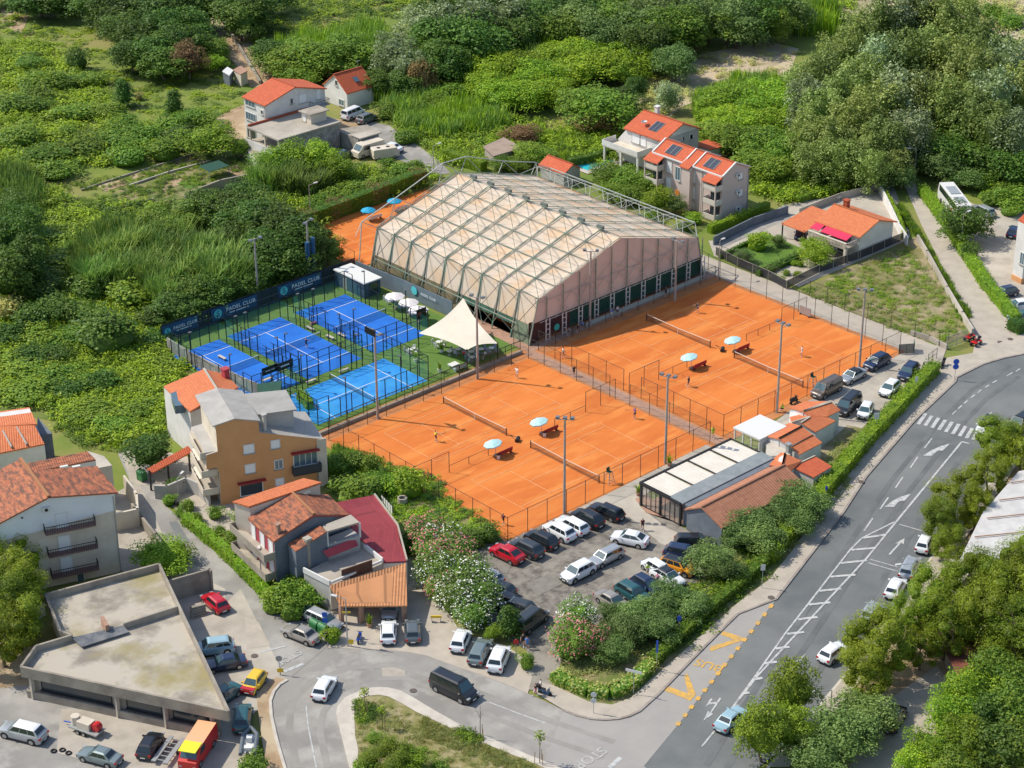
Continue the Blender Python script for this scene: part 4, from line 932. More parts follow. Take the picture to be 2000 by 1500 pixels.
# ---------------------------------------------------------------- foliage
class Leafy:
    def __init__(s): s.V = []; s.M = []
    def blob(s, rng, c, r, n, size, light=.35, up=.35, shell=.55, asp=.6, light_top=False):
        c = np.array(c, float); r = np.array(r, float)
        d = rng.normal(size=(n, 3)); d /= np.linalg.norm(d, axis=1)[:, None]; d[:, 2] = np.where(d[:, 2] < -.35, -d[:, 2], d[:, 2])
        rad = shell+(1.08-shell)*rng.random(n)**.6
        # lumpy surface
        ph = rng.random(3)*6.28; lump = 1+.13*np.sin(d[:, 0]*5+ph[0])*np.sin(d[:, 1]*5+ph[1])+.1*np.sin(d[:, 2]*7+ph[2])
        p = c+d*r*(rad*lump)[:, None]
        nrm = d*.8+rng.normal(size=(n, 3))*.55; nrm[:, 2] += up+.35; nrm /= np.linalg.norm(nrm, axis=1)[:, None]
        s._quads(rng, p, nrm, size*(.6+.8*rng.random(n)), asp, (rng.random(n) < light).astype(int))
    def _quads(s, rng, p, nrm, sz, asp, mi):
        n = len(p); t = rng.normal(size=(n, 3)); a = np.cross(nrm, t); a /= np.linalg.norm(a, axis=1)[:, None]; b = np.cross(nrm, a)
        a = a*(sz*.5)[:, None]; b = b*(sz*.5*asp)[:, None]
        q = np.stack([p-a, p-b+nrm*(sz*.08)[:, None], p+a, p+b+nrm*(sz*.08)[:, None]], 1); s.V.append(q); s.M.append(mi)
    def blades(s, rng, c, r, n, h, wd, light=.4, lean=.35):
        x = c[0]+rng.normal(size=n)*r*.5; y = c[1]+rng.normal(size=n)*r*.5; a = rng.random(n)*6.283; hh = h*(.6+.5*rng.random(n)); le = lean*hh*(.4+rng.random(n))
        b0 = np.stack([x, y, np.full(n, c[2])], 1); dx = np.stack([np.cos(a), np.sin(a), 0*a], 1); sd = np.stack([-np.sin(a), np.cos(a), 0*a], 1)*wd*.5
        m = b0+dx*(le*.3)[:, None]; m[:, 2] += hh*.65; t = b0+dx*le[:, None]; t[:, 2] += hh*.95
        s.V.append(np.stack([b0-sd*.6, b0+sd*.6, m+sd, m-sd], 1)); s.M.append(np.zeros(n, int)+(rng.random(n) < light))
        s.V.append(np.stack([m-sd, m+sd, t+sd*.2, t-sd*.2], 1)); s.M.append((rng.random(n) < light).astype(int))
    def core(s, c, r, seed=0, m=0):
        import bmesh
        bm = bmesh.new(); bmesh.ops.create_icosphere(bm, subdivisions=2, radius=1); rnd = random.Random(seed)
        for v in bm.verts: v.co *= (.8+.3*rnd.random()); 
        q = []
        for f in bm.faces:
            vs = [np.array(v.co)*np.array(r)+np.array(c) for v in f.verts]; q.append([vs[0], vs[1], vs[2], vs[2]])
        bm.free(); s.V.append(np.array(q)); s.M.append(np.zeros(len(q), int)+m)
    def mesh(s, name, mats, off=None):
        V = np.concatenate(s.V).astype('f4'); Mi = np.concatenate(s.M).astype('i4'); n = len(V)
        if off is not None: V = V-np.array(off, 'f4')
        me = bpy.data.meshes.new(name); me.vertices.add(n*4); me.vertices.foreach_set('co', V.reshape(-1))
        me.loops.add(n*4); me.loops.foreach_set('vertex_index', np.arange(n*4, dtype='i4'))
        me.polygons.add(n); me.polygons.foreach_set('loop_start', np.arange(n, dtype='i4')*4); me.polygons.foreach_set('loop_total', np.full(n, 4, 'i4'))
        for m in mats: me.materials.append(m)
        me.polygons.foreach_set('material_index', Mi); me.update(calc_edges=True); return me
def trunkmesh(name, h, r, limbs, rng, m=m_bark):
    mb = MB(); x = y = 0.; p = Vector((0, 0, 0)); n = 4
    for i in range(n):
        q = Vector((p.x+rng.normal()*.05*h/n*3, p.y+rng.normal()*.05*h/n*3, h*(i+1)/n)); mb.tube(p, q, r*(1-.7*i/n), r*(1-.7*(i+1)/n), n=7); p = q
        if i >= 1:
            for k in range(2):
                a = rng.random()*6.28; e = p+Vector((cos(a), sin(a), .9))*limbs*(.6+.4*rng.random()); mb.tube(p, e, r*.4*(1-.5*i/n), r*.12, n=5)
    return mb.mesh(name, m)
def makekind(kind, seed):
    """unit tree about 1 high and ~.5 half-width: scaled per plant"""
    rng = np.random.default_rng(seed); L_ = Leafy(); T = 1.
    if kind in ('dark', 'mid', 'grn', 'olive', 'yel', 'brown'):
        cols = L[kind]; nb = 20; th = .45
        L_.core((0, 0, .5), (.30, .30, .28), seed)
        for i in range(nb):
            a = 2.4*i+rng.random(); zz = .28+.55*(i/nb); rr = .34*math.sqrt(max(.05, 1-((zz-.42)/.55)**2))*(.75+.35*rng.random())
            b = .13+.10*rng.random()*(1 if kind != 'yel' else .8); rr *= 1+.25*math.sin(3*a+seed); L_.blob(rng, (rr*cos(a), rr*sin(a), zz), (b, b, b*.85), 210 if kind in ('dark', 'mid', 'brown') else 300, .046 if kind in ('dark', 'mid', 'brown') else .034, light=.25+.35*rng.random(), shell=.5)
        L_.blob(rng, (0, 0, .78), (.22, .22, .17), 260, .045)
    elif kind in ('silver', 'poplar'):
        cols = L[kind]; th = .6
        L_.core((0, 0, .52), (.24, .24, .36), seed)
        for i in range(30):
            a = 2.4*i+rng.random()*.8; zz = .16+.74*(i/30); rr = .33*math.sqrt(max(.04, 1-((zz-.45)/.56)**2))*(.7+.4*rng.random())
            b = .10+.06*rng.random(); L_.blob(rng, (rr*cos(a), rr*sin(a), zz), (b, b, b*1.15), 150, .036, light=.2+.4*rng.random(), shell=.35)
        L_.blob(rng, (0, 0, .9), (.1, .1, .12), 80, .045)
    elif kind == 'pine':
        cols = L['pine']; th = .75
        for i in range(26):
            a = 2.4*i+rng.random(); zz = .24+.68*(i/26); rr = .36*math.sqrt(max(.03, 1-((zz-.5)/.56)**2))*(.6+.5*rng.random())
            b = .12+.06*rng.random(); L_.core((rr*cos(a), rr*sin(a), zz-.03), (b*.6, b*.6, b*.5), seed*31+i)
            L_.blob(rng, (rr*cos(a), rr*sin(a), zz), (b, b, b*1.0), 330, .03, light=.25+.4*rng.random(), shell=.5, up=.7, asp=.3)
    elif kind == 'cone':
        cols = L['dark']; th = .3
        L_.core((0, 0, .45), (.2, .2, .4), seed)
        for i in range(16):
            zz = .12+.78*i/16; b = .30*(1-(zz*.9)**2)+.04; a = i*2.4; L_.blob(rng, (b*.3*cos(a), b*.3*sin(a), zz), (b*.8, b*.8, .11), 90, .06, light=.2, shell=.7)
    elif kind == 'reed':
        cols = L['reed']; th = 0
        for i in range(14):
            a = rng.random()*6.28; r_ = .45*math.sqrt(rng.random()); L_.blades(rng, (r_*cos(a), r_*sin(a), 0), .12, 70, .85, .024, lean=.3)
        L_.core((0, 0, .2), (.3, .3, .32), seed)
        for i in range(7): a = i*2.4; L_.blob(rng, (.28*cos(a)*(i % 3)/2, .28*sin(a)*(i % 3)/2, .45), (.16, .16, .2), 70, .05, light=.5, up=1.)
    elif kind in ('bush', 'yelbush', 'dkbush', 'drybush'):
        cols = L[{'bush': 'mid', 'yelbush': 'grn', 'dkbush': 'dark', 'drybush': 'dry'}[kind]]; th = 0
        L_.core((0, 0, .22), (.32, .32, .3), seed)
        for i in range(9):
            a = 2.4*i; rr = .3*(i % 3)/2*(.7+.6*rng.random()); b = .2+.1*rng.random(); L_.blob(rng, (rr*cos(a), rr*sin(a), .28+.2*rng.random()), (b, b, b*.9), 130, .066, light=.2+.4*rng.random())
    elif kind in ('olpink', 'olwhite'):
        cols = [L['mid'][0], L['olive'][1], m_pink if kind == 'olpink' else m_whpet]; th = 0
        L_.core((0, 0, .35), (.36, .36, .4), seed)
        for i in range(16):
            a = 2.4*i; zz = .2+.55*i/16; rr = .33*math.sqrt(max(.05, 1-((zz-.35)/.6)**2)); b = .17+.05*rng.random()
            c_ = (rr*cos(a), rr*sin(a), zz); L_.blob(rng, c_, (b, b, b), 110, .055, light=.35)
            n0 = len(L_.M); L_.blob(rng, c_, (b*1.06, b*1.06, b*1.08), 52 if rng.random() < .7 else 10, .034, light=0, shell=.95, asp=.9); L_.M[n0][:] = 2
    me = L_.mesh(kind+'_crown', cols)
    tm = trunkmesh(kind+'_trunk', th, .028 if kind != 'poplar' else .02, .22, rng) if th else None
    return me, tm
KINDS = {}
for k_, nv_ in (('dark', 4), ('mid', 4), ('grn', 3), ('olive', 4), ('yel', 2), ('brown', 2), ('silver', 3), ('poplar', 4), ('pine', 4), ('cone', 2), ('reed', 4), ('bush', 4), ('yelbush', 3), ('dkbush', 3), ('drybush', 3), ('olpink', 2), ('olwhite', 2)):
    KINDS[k_] = [makekind(k_, sum(map(ord, k_))*7+i) for i in range(nv_)]
trng = random.Random(5)
NAMES = dict(dark='broadleaf_tree', mid='broadleaf_tree', grn='broadleaf_tree', olive='olive_tree', yel='broadleaf_tree', brown='broadleaf_tree', silver='willow_tree', poplar='poplar_tree', pine='pine_tree', cone='cypress_tree', reed='reed_clump', bush='shrub', yelbush='shrub', dkbush='shrub', drybush='dry_shrub', olpink='oleander_shrub', olwhite='oleander_shrub')
def tree(kind, x, y, h, rr, label, group=None, px=True, z0=0., cz=.5):
    """x,y: pixel of the crown's middle (px) or place"""
    me, tm = trng.choice(KINDS[kind]); gx, gy = g(x, y, h*cz) if px else (x, y)
    s_ = rr/.46; rz = trng.uniform(0, 6.28); nm = NAMES[kind]; cat = 'tree' if tm else ('reeds' if kind == 'reed' else 'shrub')
    if tm:
        t = thing(nm, label, cat, (gx, gy, z0), rz, group, s=(s_, s_*trng.uniform(.92, 1.08), h))
        for n_, m_ in (('crown', me), ('trunk', tm)): o = bpy.data.objects.new(n_, m_); COL.objects.link(o); o.parent = t
    else:
        t = bpy.data.objects.new(nm, me); COL.objects.link(t); t.location = (gx, gy, z0); t.rotation_euler = (0, 0, rz); t.scale = (s_, s_*trng.uniform(.92, 1.08), h/.75); tag(t, label, cat, group)
    return t
# ---------------------------------------------------------------- low scrub: nobody could count it (stuff)
SC = (KINDS,)
def meshquads(me):
    n = len(me.polygons); v = np.empty(len(me.vertices)*3, 'f4'); me.vertices.foreach_get('co', v); m = np.empty(n, 'i4'); me.polygons.foreach_get('material_index', m)
    return v.reshape(-1, 4, 3), m
def lowclump(seed, n, size, blade=False):
    rng = np.random.default_rng(seed); l_ = Leafy()
    if blade: l_.blades(rng, (0, 0, 0), .9, n, 1., .085, lean=.36)
    else:
        for k in range(4): l_.blob(rng, (.5*rng.normal(), .5*rng.normal(), .28), (.55, .55, .5), n//4, size, light=.3+.5*rng.random(), shell=.6, up=1.1)
    return np.concatenate(l_.V), np.concatenate(l_.M)
CL_B = [lowclump(i, 84, .26) for i in range(6)]; CL_R = [lowclump(20+i, 56, .3, True) for i in range(4)]
def stuff(name, label, zones, mats, seed, avoid=()):
    """zones: (pixel polygon, count, radius, height, material base index, blades?)"""
    rng = random.Random(seed); V = []; Mi = []
    for poly, n, r, h, mi, bl in zones:
        for x, y in scatter(poly, n, rng, avoid=avoid):
            q, m = rng.choice(CL_R if bl else CL_B); a = rng.uniform(0, 6.28); s_ = r*rng.uniform(.6, 1.35); hh = h*rng.uniform(.5, 1.4)
            c, s2 = cos(a), sin(a); o = np.empty_like(q); o[..., 0] = (q[..., 0]*c-q[..., 1]*s2)*s_+x; o[..., 1] = (q[..., 0]*s2+q[..., 1]*c)*s_+y; o[..., 2] = q[..., 2]*hh*1.3
            V.append(o); j = mi+(2*rng.randrange(2) if mi >= 0 else 0); Mi.append(m+max(0, j) if mi >= 0 else m)
    l_ = Leafy(); l_.V = V; l_.M = Mi; me = l_.mesh(name, mats); o = bpy.data.objects.new(name, me); COL.objects.link(o)
    tag(o, label, 'ground cover', kind='stuff'); return o
GM = L['mid']+L['grn']+L['dark']+L['dry']       # 0-1 mid 2-3 fresh 4-5 dark 6-7 dry
av = [[g(*p) for p in q] for q in ([(440,-10),(520,150),(480,150),(400,0)], [(380,262),(400,240),(470,205),(500,262)], [(470,270),(480,150),(650,130),(680,240),(770,250),(870,340),(840,345),(700,320),(480,330)])]
stuff('scrub', 'dense low green scrub covering the field left of the padel courts', [
 ([(90,800),(60,790),(-60,780),(-60,560),(120,600),(330,640),(330,700),(370,720),(330,760),(320,850),(250,870),(150,840)], 2000, 1.3, 1.1, 0, 0),
 ([(-80,560),(-80,420),(200,420),(330,480),(480,560),(430,600),(330,650),(120,600)], 1100, 1.5, 1.2, 0, 0),
 ([(95,800),(330,720),(330,850),(285,868),(235,885),(180,875),(110,840)], 420, .9, .6, 2, 0), ([(120,830),(270,800),(290,850),(230,880)], 160, .7, .7, 2, 1),
 ([(60,420),(200,400),(330,395),(300,430),(200,460),(80,470)], 260, 1.5, 1.0, 2, 0),
 ([(470,600),(600,520),(640,470),(580,400),(520,400),(450,420),(400,500)], 420, 1.6, 1.9, 0, 0),
 ([(-100,60),(80,90),(150,130),(250,230),(330,250),(350,285),(250,320),(100,345),(-80,350)], 1100, 1.8, 1.3, 0, 0),
 ([(-100,345),(60,350),(130,400),(60,430),(-80,430)], 250, 1.8, 1.8, 0, 0)], GM, 1, av)
stuff('scrub', 'yellow-green meadow scrub on the slope at the upper left', [
 ([(-100,-40),(400,-60),(430,60),(470,160),(460,230),(380,250),(260,220),(140,120),(-50,60)], 700, 1.5, .3, 2, 0),
 ([(500,0),(800,-60),(820,0),(740,80),(600,110),(540,150),(480,60)], 500, 1.8, .6, 2, 0),
 ([(30,222),(90,225),(160,250),(130,268),(60,250)], 60, 1.5, .4, 2, 0)], GM, 2, av)
stuff('scrub', 'mixed green scrub between the hall, the lane and the apartment house', [
 ([(760,230),(900,220),(1100,250),(1210,240),(1200,330),(1050,300),(940,330),(860,320)], 600, 1.4, 1.2, 0, 0),
 ([(1060,262),(1180,260),(1205,300),(1130,320),(1070,300)], 200, 1.2, .9, 2, 1),
 ([(660,330),(860,345),(830,370),(620,430),(560,420),(600,350)], 260, 1.4, 1.4, 2, 0),
 ([(1350,250),(1500,240),(1560,330),(1720,350),(1740,352),(1540,400),(1480,380),(1440,300)], 520, 1.5, 1.4, 0, 0),
 ([(1740,-60),(2100,-60),(2100,100),(1960,80)], 200, 2, .8, 6, 0),
 ([(1500,-60),(1750,-60),(1620,60),(1560,70)], 200, 2, .9, 2, 0),
 ([(1240,140),(1340,130),(1350,200),(1250,240)], 90, 1.4, 1., 6, 0),
 ([(1330,95),(1560,80),(1570,170),(1400,190)], 60, 1.3, .5, 6, 0),
 ([(1880,330),(2100,330),(2100,410),(1930,395)], 200, 1.5, 1.3, 0, 0)], GM, 3)
stuff('weeds', 'patches of dry grass and weeds on the vacant lot beside the villa', [
 ([(1565,570),(1770,480),(1890,640),(1850,665),(1770,655)], 190, .8, .3, 0, 0), ([(1565,570),(1770,480),(1890,640),(1850,665),(1770,655)], 220, .6, .3, 6, 1),
 ([(1755,395),(1790,450),(1895,620),(1880,630),(1800,470),(1760,430)], 260, .6, .5, 2, 1)], GM, 4)
stuff('weeds', 'grass and weeds on the strip between the near clay court and the houses', [
 ([(655,875),(840,930),(985,1050),(900,1075),(800,1030),(640,960)], 700, .7, .3, 2, 0), ([(655,875),(700,890),(690,930),(640,930)], 90, .8, .7, 2, 1)], GM, 5)
stuff('weeds', 'dry and green grass growing on the traffic island in the foreground', [
 ([(697,1380),(740,1364),(850,1412),(1050,1500),(1050,1600),(720,1600),(700,1480)], 700, .45, .25, 6, 1), ([(830,1405),(1050,1500),(1020,1520),(930,1480),(820,1440)], 180, .5, .35, 6, 1), ([(695,1370),(730,1380),(740,1410),(700,1415)], 60, .6, .4, 2, 0), ([(900,1425),(950,1445),(930,1460),(890,1440)], 50, .6, .5, 2, 0)], GM, 6)
stuff('weeds', 'dry grass and leaf litter behind the tall road hedge and under the olive trees', [
 ([(1610,890),(1690,835),(1650,960),(1560,1060),(1480,1110),(1300,1270),(1110,1330),(1100,1290),(1290,1190),(1440,1090)], 600, .8, .3, 6, 0), ([(1300,1180),(1420,1110),(1500,1030),(1500,1110),(1330,1270)], 200, .9, .4, 2, 0)], GM, 7)
stuff('garden_crops', 'rows of vegetables and small plants in the terraced kitchen garden', [
 ([(130,395),(330,345),(470,300),(490,330),(360,375),(240,405),(150,420)], 260, .7, .35, 2, 0), ([(95,370),(330,318),(420,300),(400,320),(200,372)], 130, .6, .4, 2, 0), ([(255,345),(370,320),(430,310),(330,350)], 60, .7, .3, 0, 0)], GM, 8)
stuff('reeds', 'bright green giant reeds in the thicket left of the padel courts', [
 ([(130,520),(200,455),(300,450),(400,460),(480,500),(470,560),(380,590),(250,590),(150,560)], 700, 1.7, 2.5, 0, 1), ([(-60,360),(60,350),(80,420),(-60,430)], 90, 1.8, 3., 0, 1)], L['reed']+L['reed'], 9)
stuff('reeds', 'tall green reeds and canes behind the country lane and the villa', [
 ([(740,190),(850,200),(960,215),(1000,250),(880,270),(800,260)], 320, 1.8, 2.2, 0, 1), ([(900,100),(1080,90),(1100,200),(1060,210),(900,180)], 260, 2.2, 3.5, 0, 1),
 ([(1350,200),(1430,165),(1550,175),(1540,240),(1480,250),(1370,240)], 240, 1.8, 2.4, 0, 1), ([(1540,30),(1620,20),(1620,70),(1550,70)], 60, 2.2, 4, 0, 1), ([(540,110),(740,75),(760,150),(650,130),(560,150)], 300, 2.3, 3.8, 0, 1)], L['reed']+L['grn'], 10)
# ---------------------------------------------------------------- single trees and shrubs
ORD = 'first second third fourth fifth sixth seventh eighth ninth tenth eleventh twelfth'.split()
def many(kind, pts, label, group, kf=None):
    n = len(pts); nr = max(1, round(n/8)); srt = sorted(range(n), key=lambda i: pts[i][1]); rows = [srt[n*r//nr:n*(r+1)//nr] for r in range(nr)]
    rn = {1: [''], 2: ['back row, ', 'front row, '], 3: ['back row, ', 'middle row, ', 'front row, '], 4: ['rearmost row, ', 'second row, ', 'third row, ', 'front row, '], 5: ['rearmost row, ', 'second row, ', 'third row, ', 'fourth row, ', 'front row, ']}[nr]
    for r in range(nr):
        for o_, i in enumerate(sorted(rows[r], key=lambda i: pts[i][0])): tree(kf(i) if kf else kind, *pts[i], ORD[o_]+' from left, '+rn[r]+group, group)
T = tree
# upper left wood
GA = 'dark trees of the wood at the upper left'
many('dark', [(197,10,9,6),(227,28,9,6),(256,8,9,6),(300,30,10,6.5),(330,60,10,6),(347,16,10,6.5),(270,78,9,5.5),(256,110,7,5),(290,108,8,5.5),(318,96,8,5),(375,60,9,5),(385,22,9,5.5),(392,88,7,4),(360,86,9,5.5),(238,60,8,5.5),(320,125,7,5)], 'dark rounded tree in the wood at the upper left', GA)
many('dark', [(77,2,7,7),(110,4,7,7),(20,-20,7,7),(150,-15,7,6)], 'dark tree at the upper left edge of the meadow', 'dark trees along the top left edge')
many('dark', [(453,10,10,6),(485,22,10,6.5),(470,40,9,5.5),(530,-10,9,6)], 'dark tree right of the dirt track at the top', 'dark trees right of the dirt track')
T('brown', 368, 118, 8, 3.6, 'grey-brown tree beside the wood, left of the little sheds'); T('mid', 412, 98, 6, 4, 'round green tree left of the dirt track'); T('grn', 418, 122, 4, 3, 'small bright green shrub-like tree by the sheds')
T('cone', 241, 180, 6, 3.4, 'single dark bushy conifer standing in the meadow scrub'); T('cone', 339, 203, 6.5, 3, 'grey-green conical tree in the upper left meadow'); T('dkbush', 149, 112, 5, 3, 'dark pointed shrub on the scrub slope at the left')
T('grn', 412, 275, 6, 6, 'broad yellow-green tree at the kitchen garden'); T('dkbush', 350, 268, 4, 3.4, 'dark shrub left of the yellow-green garden tree'); T('mid', 470, 290, 3.5, 1.8, 'small tree at the foot of the white house')
T('drybush', 270, 187, 1.6, 1.3, 'pale pinkish dry shrub in the upper left meadow')
many('bush', [(30,200,3,5),(60,205,3,4),(120,160,3,4),(60,120,3,4),(220,215,3,3.5),(250,240,3,3.5),(80,180,3,4),(130,255,2.5,2),(30,265,4,5),(320,290,4,4),(250,300,4,4.5),(110,330,3,4),(40,330,3,4)], 'dark green shrub on the scrub slope at the left', 'dark shrubs on the upper left slope')
many('bush', [(70,160,4,5),(180,150,3,4),(150,215,3,4),(230,265,3.4,5),(160,285,3.4,5),(80,300,3.4,5),(290,262,3,4),(340,240,3,4),(370,226,3.5,4),(400,232,3,3.5),(60,110,2,3)], 'mid green shrub on the scrub slope at the left', 'mid green shrubs on the upper left slope')
# left middle thicket
GB = 'dark trees of the thicket behind the padel courts'
many('dark', [(395,412,8,4.4),(440,415,8,4.6),(480,400,8,4.6),(515,415,8,4.6),(490,440,9,5),(540,455,9,5.5),(470,470,7,4),(575,470,9,5),(550,500,8,5),(610,485,7,4),(530,520,6,4),(575,515,6,4),(640,490,5,3),(425,570,6,4),(385,575,6,4),(350,600,5,4),(465,560,5,4),(495,545,5,3.6),(520,490,8,4),(455,430,8,4.5)], 'dark green tree in the thicket behind the padel courts', GB)
many('mid', [(312,432,6,3.8),(345,445,6,3.8),(325,462,6,3.8),(375,436,5.5,3.6),(420,420,5.5,3.4)], 'yellowish green tree in front of the kitchen garden wall', 'trees in front of the kitchen garden wall')
many('dark', [(15,480,11,4.5),(40,455,11,4),(50,510,10,4),(10,540,10,4.5),(30,420,9,4)], 'tall dark conifer-like tree at the left edge', 'tall dark trees at the left edge')
T('dkbush', 212, 645, 6, 5.5, 'large dark evergreen shrub standing alone left of the grey boundary wall'); T('drybush', 8, 600, 4, 3, 'greyish dead shrub at the left edge of the scrub')
many('dkbush', [(100,600,4,4),(150,610,3,3.5),(60,620,4,4),(20,650,3,3.5),(110,690,2.5,3),(60,690,2.5,3.5),(300,620,3,3),(330,600,3,3),(270,560,3,3),(170,560,4,4),(80,560,4,4.5),(200,740,2.5,3),(140,760,2.,3),(300,660,2,3)], 'dark bramble shrub in the scrub left of the padel courts', 'dark shrubs in the scrub left of the padel courts')
many('bush', [(70,650,2.6,4),(150,660,2.2,4),(40,720,2.2,4),(120,730,2,4),(180,800,1.8,3.5),(260,800,1.8,3.2),(230,830,1.8,3),(60,760,2,4),(250,570,4,4),(100,520,3,5),(150,490,2.4,4),(90,460,2.4,4)], 'mid green bramble shrub in the scrub left of the padel courts', 'mid green shrubs in the scrub left of the padel courts')
many('reed', [(225,495,5,3.5),(270,480,5,3.5),(320,490,5,4),(370,500,5.5,4),(420,510,6,4),(300,530,5,4),(350,545,5,4),(400,545,6,4.5),(250,530,4.5,4),(440,540,6,4),(200,540,4.5,3.5),(330,570,5,3.5),(455,500,5,3.5),(345,465,5,3)], 'clump of bright green canes in the thicket left of the padel courts', 'cane clumps left of the padel courts')
many('grn', [(535,325,7,4.2),(575,312,7,4.6),(618,312,7,4.6),(655,330,6,3.6)], 'light green leafy tree in front of the bare concrete house', 'light green trees before the bare concrete house')
many('reed', [(525,352,5,3.4),(562,356,5,3.6),(600,360,4,3.4)], 'tall cane clump in front of the bare concrete house', 'canes before the bare concrete house')
many('bush', [(650,380,3,3),(690,370,3,3),(740,355,2.5,3),(790,330,3,3),(815,325,2.6,2.4),(620,395,3,3),(760,320,2.4,2)], 'green shrub between the country lane and the back clay court', 'shrubs between the lane and the back clay court')
many('dkbush', [(510,405,4,3),(620,340,4,3)], 'dark shrub beside the tree group below the concrete house', 'dark shrubs below the concrete house')
# top middle forest
GC = 'round crowned trees of the wood behind the hall'
top = [(875,30,13,8),(905,60,13,8),(945,25,13,8),(985,45,12,7.5),(930,90,12,7.5),(870,85,12,7.5),(1015,75,10,6),(1050,45,11,7),(1085,25,11,7),(1100,65,10,6),(1125,55,11,7),(1160,35,11,7),(1175,75,10,6),(1200,50,11,7),(1235,65,11,7),(1265,90,10,6),(1275,40,11,7),(1310,60,11,7),(1345,35,11,7),(1340,66,9,5),(1385,40,10,6),(1420,52,9,5.5),(1440,45,11,7),(1480,35,11,7),(1475,58,8,5),(1510,48,9,5),(1530,25,10,6.5),(1060,5,10,7),(1120,5,10,7),(1230,10,10,7),(1400,10,10,7),(1310,8,10,7)]
many('', top, '', GC, kf=lambda i: ('olive', 'mid', 'olive', 'dark')[i % 4] if i > 6 else ('silver' if i in (1, 3) else 'dark'))
T('silver', 770, 115, 11, 5.5, 'silvery willow at the edge of the wood, left one'); T('silver', 825, 65, 12, 6.5, 'silvery willow at the edge of the wood, tallest one'); T('silver', 800, 140, 9, 4.5, 'silvery willow at the edge of the wood, lowest one'); T('brown', 822, 150, 8, 3.3, 'brownish half-dead tree before the silvery willows')
many('dark', [(870,130,9,5.5),(850,120,10,5.5),(780,165,6,4.5),(735,165,6,4)], 'dark tree at the foot of the silvery willows', 'dark trees at the foot of the silvery willows')
many('grn', [(930,120,7,6),(970,140,7,6),(1010,130,7,6),(1050,150,7,6),(1090,125,7,6),(1130,140,7,6),(980,190,6,5.5),(1030,185,6,5.5),(1120,105,7,6),(1180,125,7,6),(1075,180,6,5),(1215,140,6,5),(1230,110,7,5),(1280,120,6,5),(1150,115,7,6),(960,170,6,5)], 'bright green low tree in the thicket behind the hall', 'bright green trees in the thicket behind the hall')
many('mid', [(560,125,7,6),(600,115,8,6.5),(640,120,8,6.5),(680,105,8,6.5),(710,115,7,6),(580,150,5,5)], 'light green leafy tree behind the two red-roofed houses', 'leafy trees behind the two red-roofed houses')
T('dark', 535, 110, 7, 5, 'dark tree between the dirt track and the leafy trees'); T('mid', 1140, 205, 7, 6, 'olive-brown tree left of the villa, left one'); T('mid', 1175, 215, 8, 6.5, 'olive-brown tree left of the villa, middle one'); T('brown', 1165, 235, 5, 4, 'brownish tree before the olive-brown trees'); T('dark', 1210, 205, 7, 5, 'dark tree directly left of the villa roof')
T('olive', 1318, 125, 8, 5, 'pale yellowish tree at the sandy clearing'); T('dark', 1240, 175, 6, 2.4, 'narrow dark tree at the corner of the sandy clearing'); T('silver', 1305, 190, 6, 3.4, 'grey-green tree behind the villa chimney')
many('bush', [(850,200,3.5,4),(760,215,3,3),(800,215,3,3),(880,180,4,4),(790,265,2.6,3),(840,240,2.6,3.4),(900,250,2,3),(960,235,2,3)], 'green shrub on the slope beside the parked vans', 'shrubs on the slope beside the parked vans')
T('brown', 1020, 262, 3.4, 3.4, 'dark red-leaved shrub above the brown-roofed shed'); many('mid', [(1030,300,4,3.4),(1060,305,3.4,3),(980,320,3,2.5),(1010,320,3,2.5)], 'green garden tree beside the brown-roofed shed', 'garden trees beside the brown-roofed shed')
# between villa and poplars
many('grn', [(1400,205,6,5.5),(1440,195,7,6),(1480,210,7,6),(1510,190,7,6),(1420,235,6,5),(1460,245,6,5),(1500,240,6,5.5),(1530,215,7,5)], 'light green tree behind the apartment house', 'light green trees behind the apartment house')
many('mid', [(1400,260,5,4.5),(1440,275,6,5),(1480,285,6,5),(1515,280,6,5),(1470,320,5,4.5),(1505,330,5,4),(1530,300,6,4.5)], 'mid green tree right of the apartment house', 'mid green trees right of the apartment house')
pop = [(1575,215,13,5.5),(1605,170,14,6),(1640,130,15,6),(1675,100,16,6),(1715,75,17,6.5),(1760,65,18,6.5),(1800,60,18,6.5),(1845,70,18,6.5),(1885,90,17,6.5),(1925,120,17,6.5),(1960,160,17,6.5),(1990,205,16,6.5),(1600,240,13,5.5),(1640,210,14,6),(1680,180,15,6),(1720,150,16,6.5),(1765,140,17,6.5),(1810,135,17,6.5),(1855,150,17,6.5),(1900,175,16,6.5),(1940,215,16,6.5),(1580,275,11,5),(1620,285,11,5),(1665,255,13,5.5),(1710,230,14,6),(1755,215,15,6),(1800,215,15,6),(1850,225,15,6.5),(1895,245,14,6),(1945,270,13,6),(1985,280,13,6),(1590,320,8,4.5),(1640,320,9,5),(1690,300,10,5),(1730,290,11,5),(1775,275,12,5),(1700,335,8,4),(1570,170,10,5),(1745,330,7,4)]
many('', pop, '', 'poplars of the big grove at the upper right', kf=lambda i: 'poplar' if i % 5 else 'silver')
many('dark', [(1860,300,8,6),(1910,310,7,5),(1960,320,7,5.5),(1990,330,7,5)], 'dark tree in the shade of the poplar grove', 'dark trees in the shade of the poplar grove'); many('olive', [(1840,320,6,5),(1930,305,6,4.5),(1880,345,4,4),(1760,345,5,3)], 'blue-green willow shrub at the end of the narrow lane', 'willow shrubs at the end of the narrow lane')
many('bush', [(1960,370,3,3),(1985,350,3,4),(1940,385,2.5,3),(1930,350,3,3),(1995,385,4,4),(1975,405,2.6,2.6)], 'shrub above the coach parking', 'shrubs above the coach parking')
many('bush', [(1940,20,3,4),(1975,40,3,4),(1890,10,3,4),(1850,20,3,3)], 'dark shrub on the dry field at the upper right corner', 'shrubs on the dry field at the upper right corner')
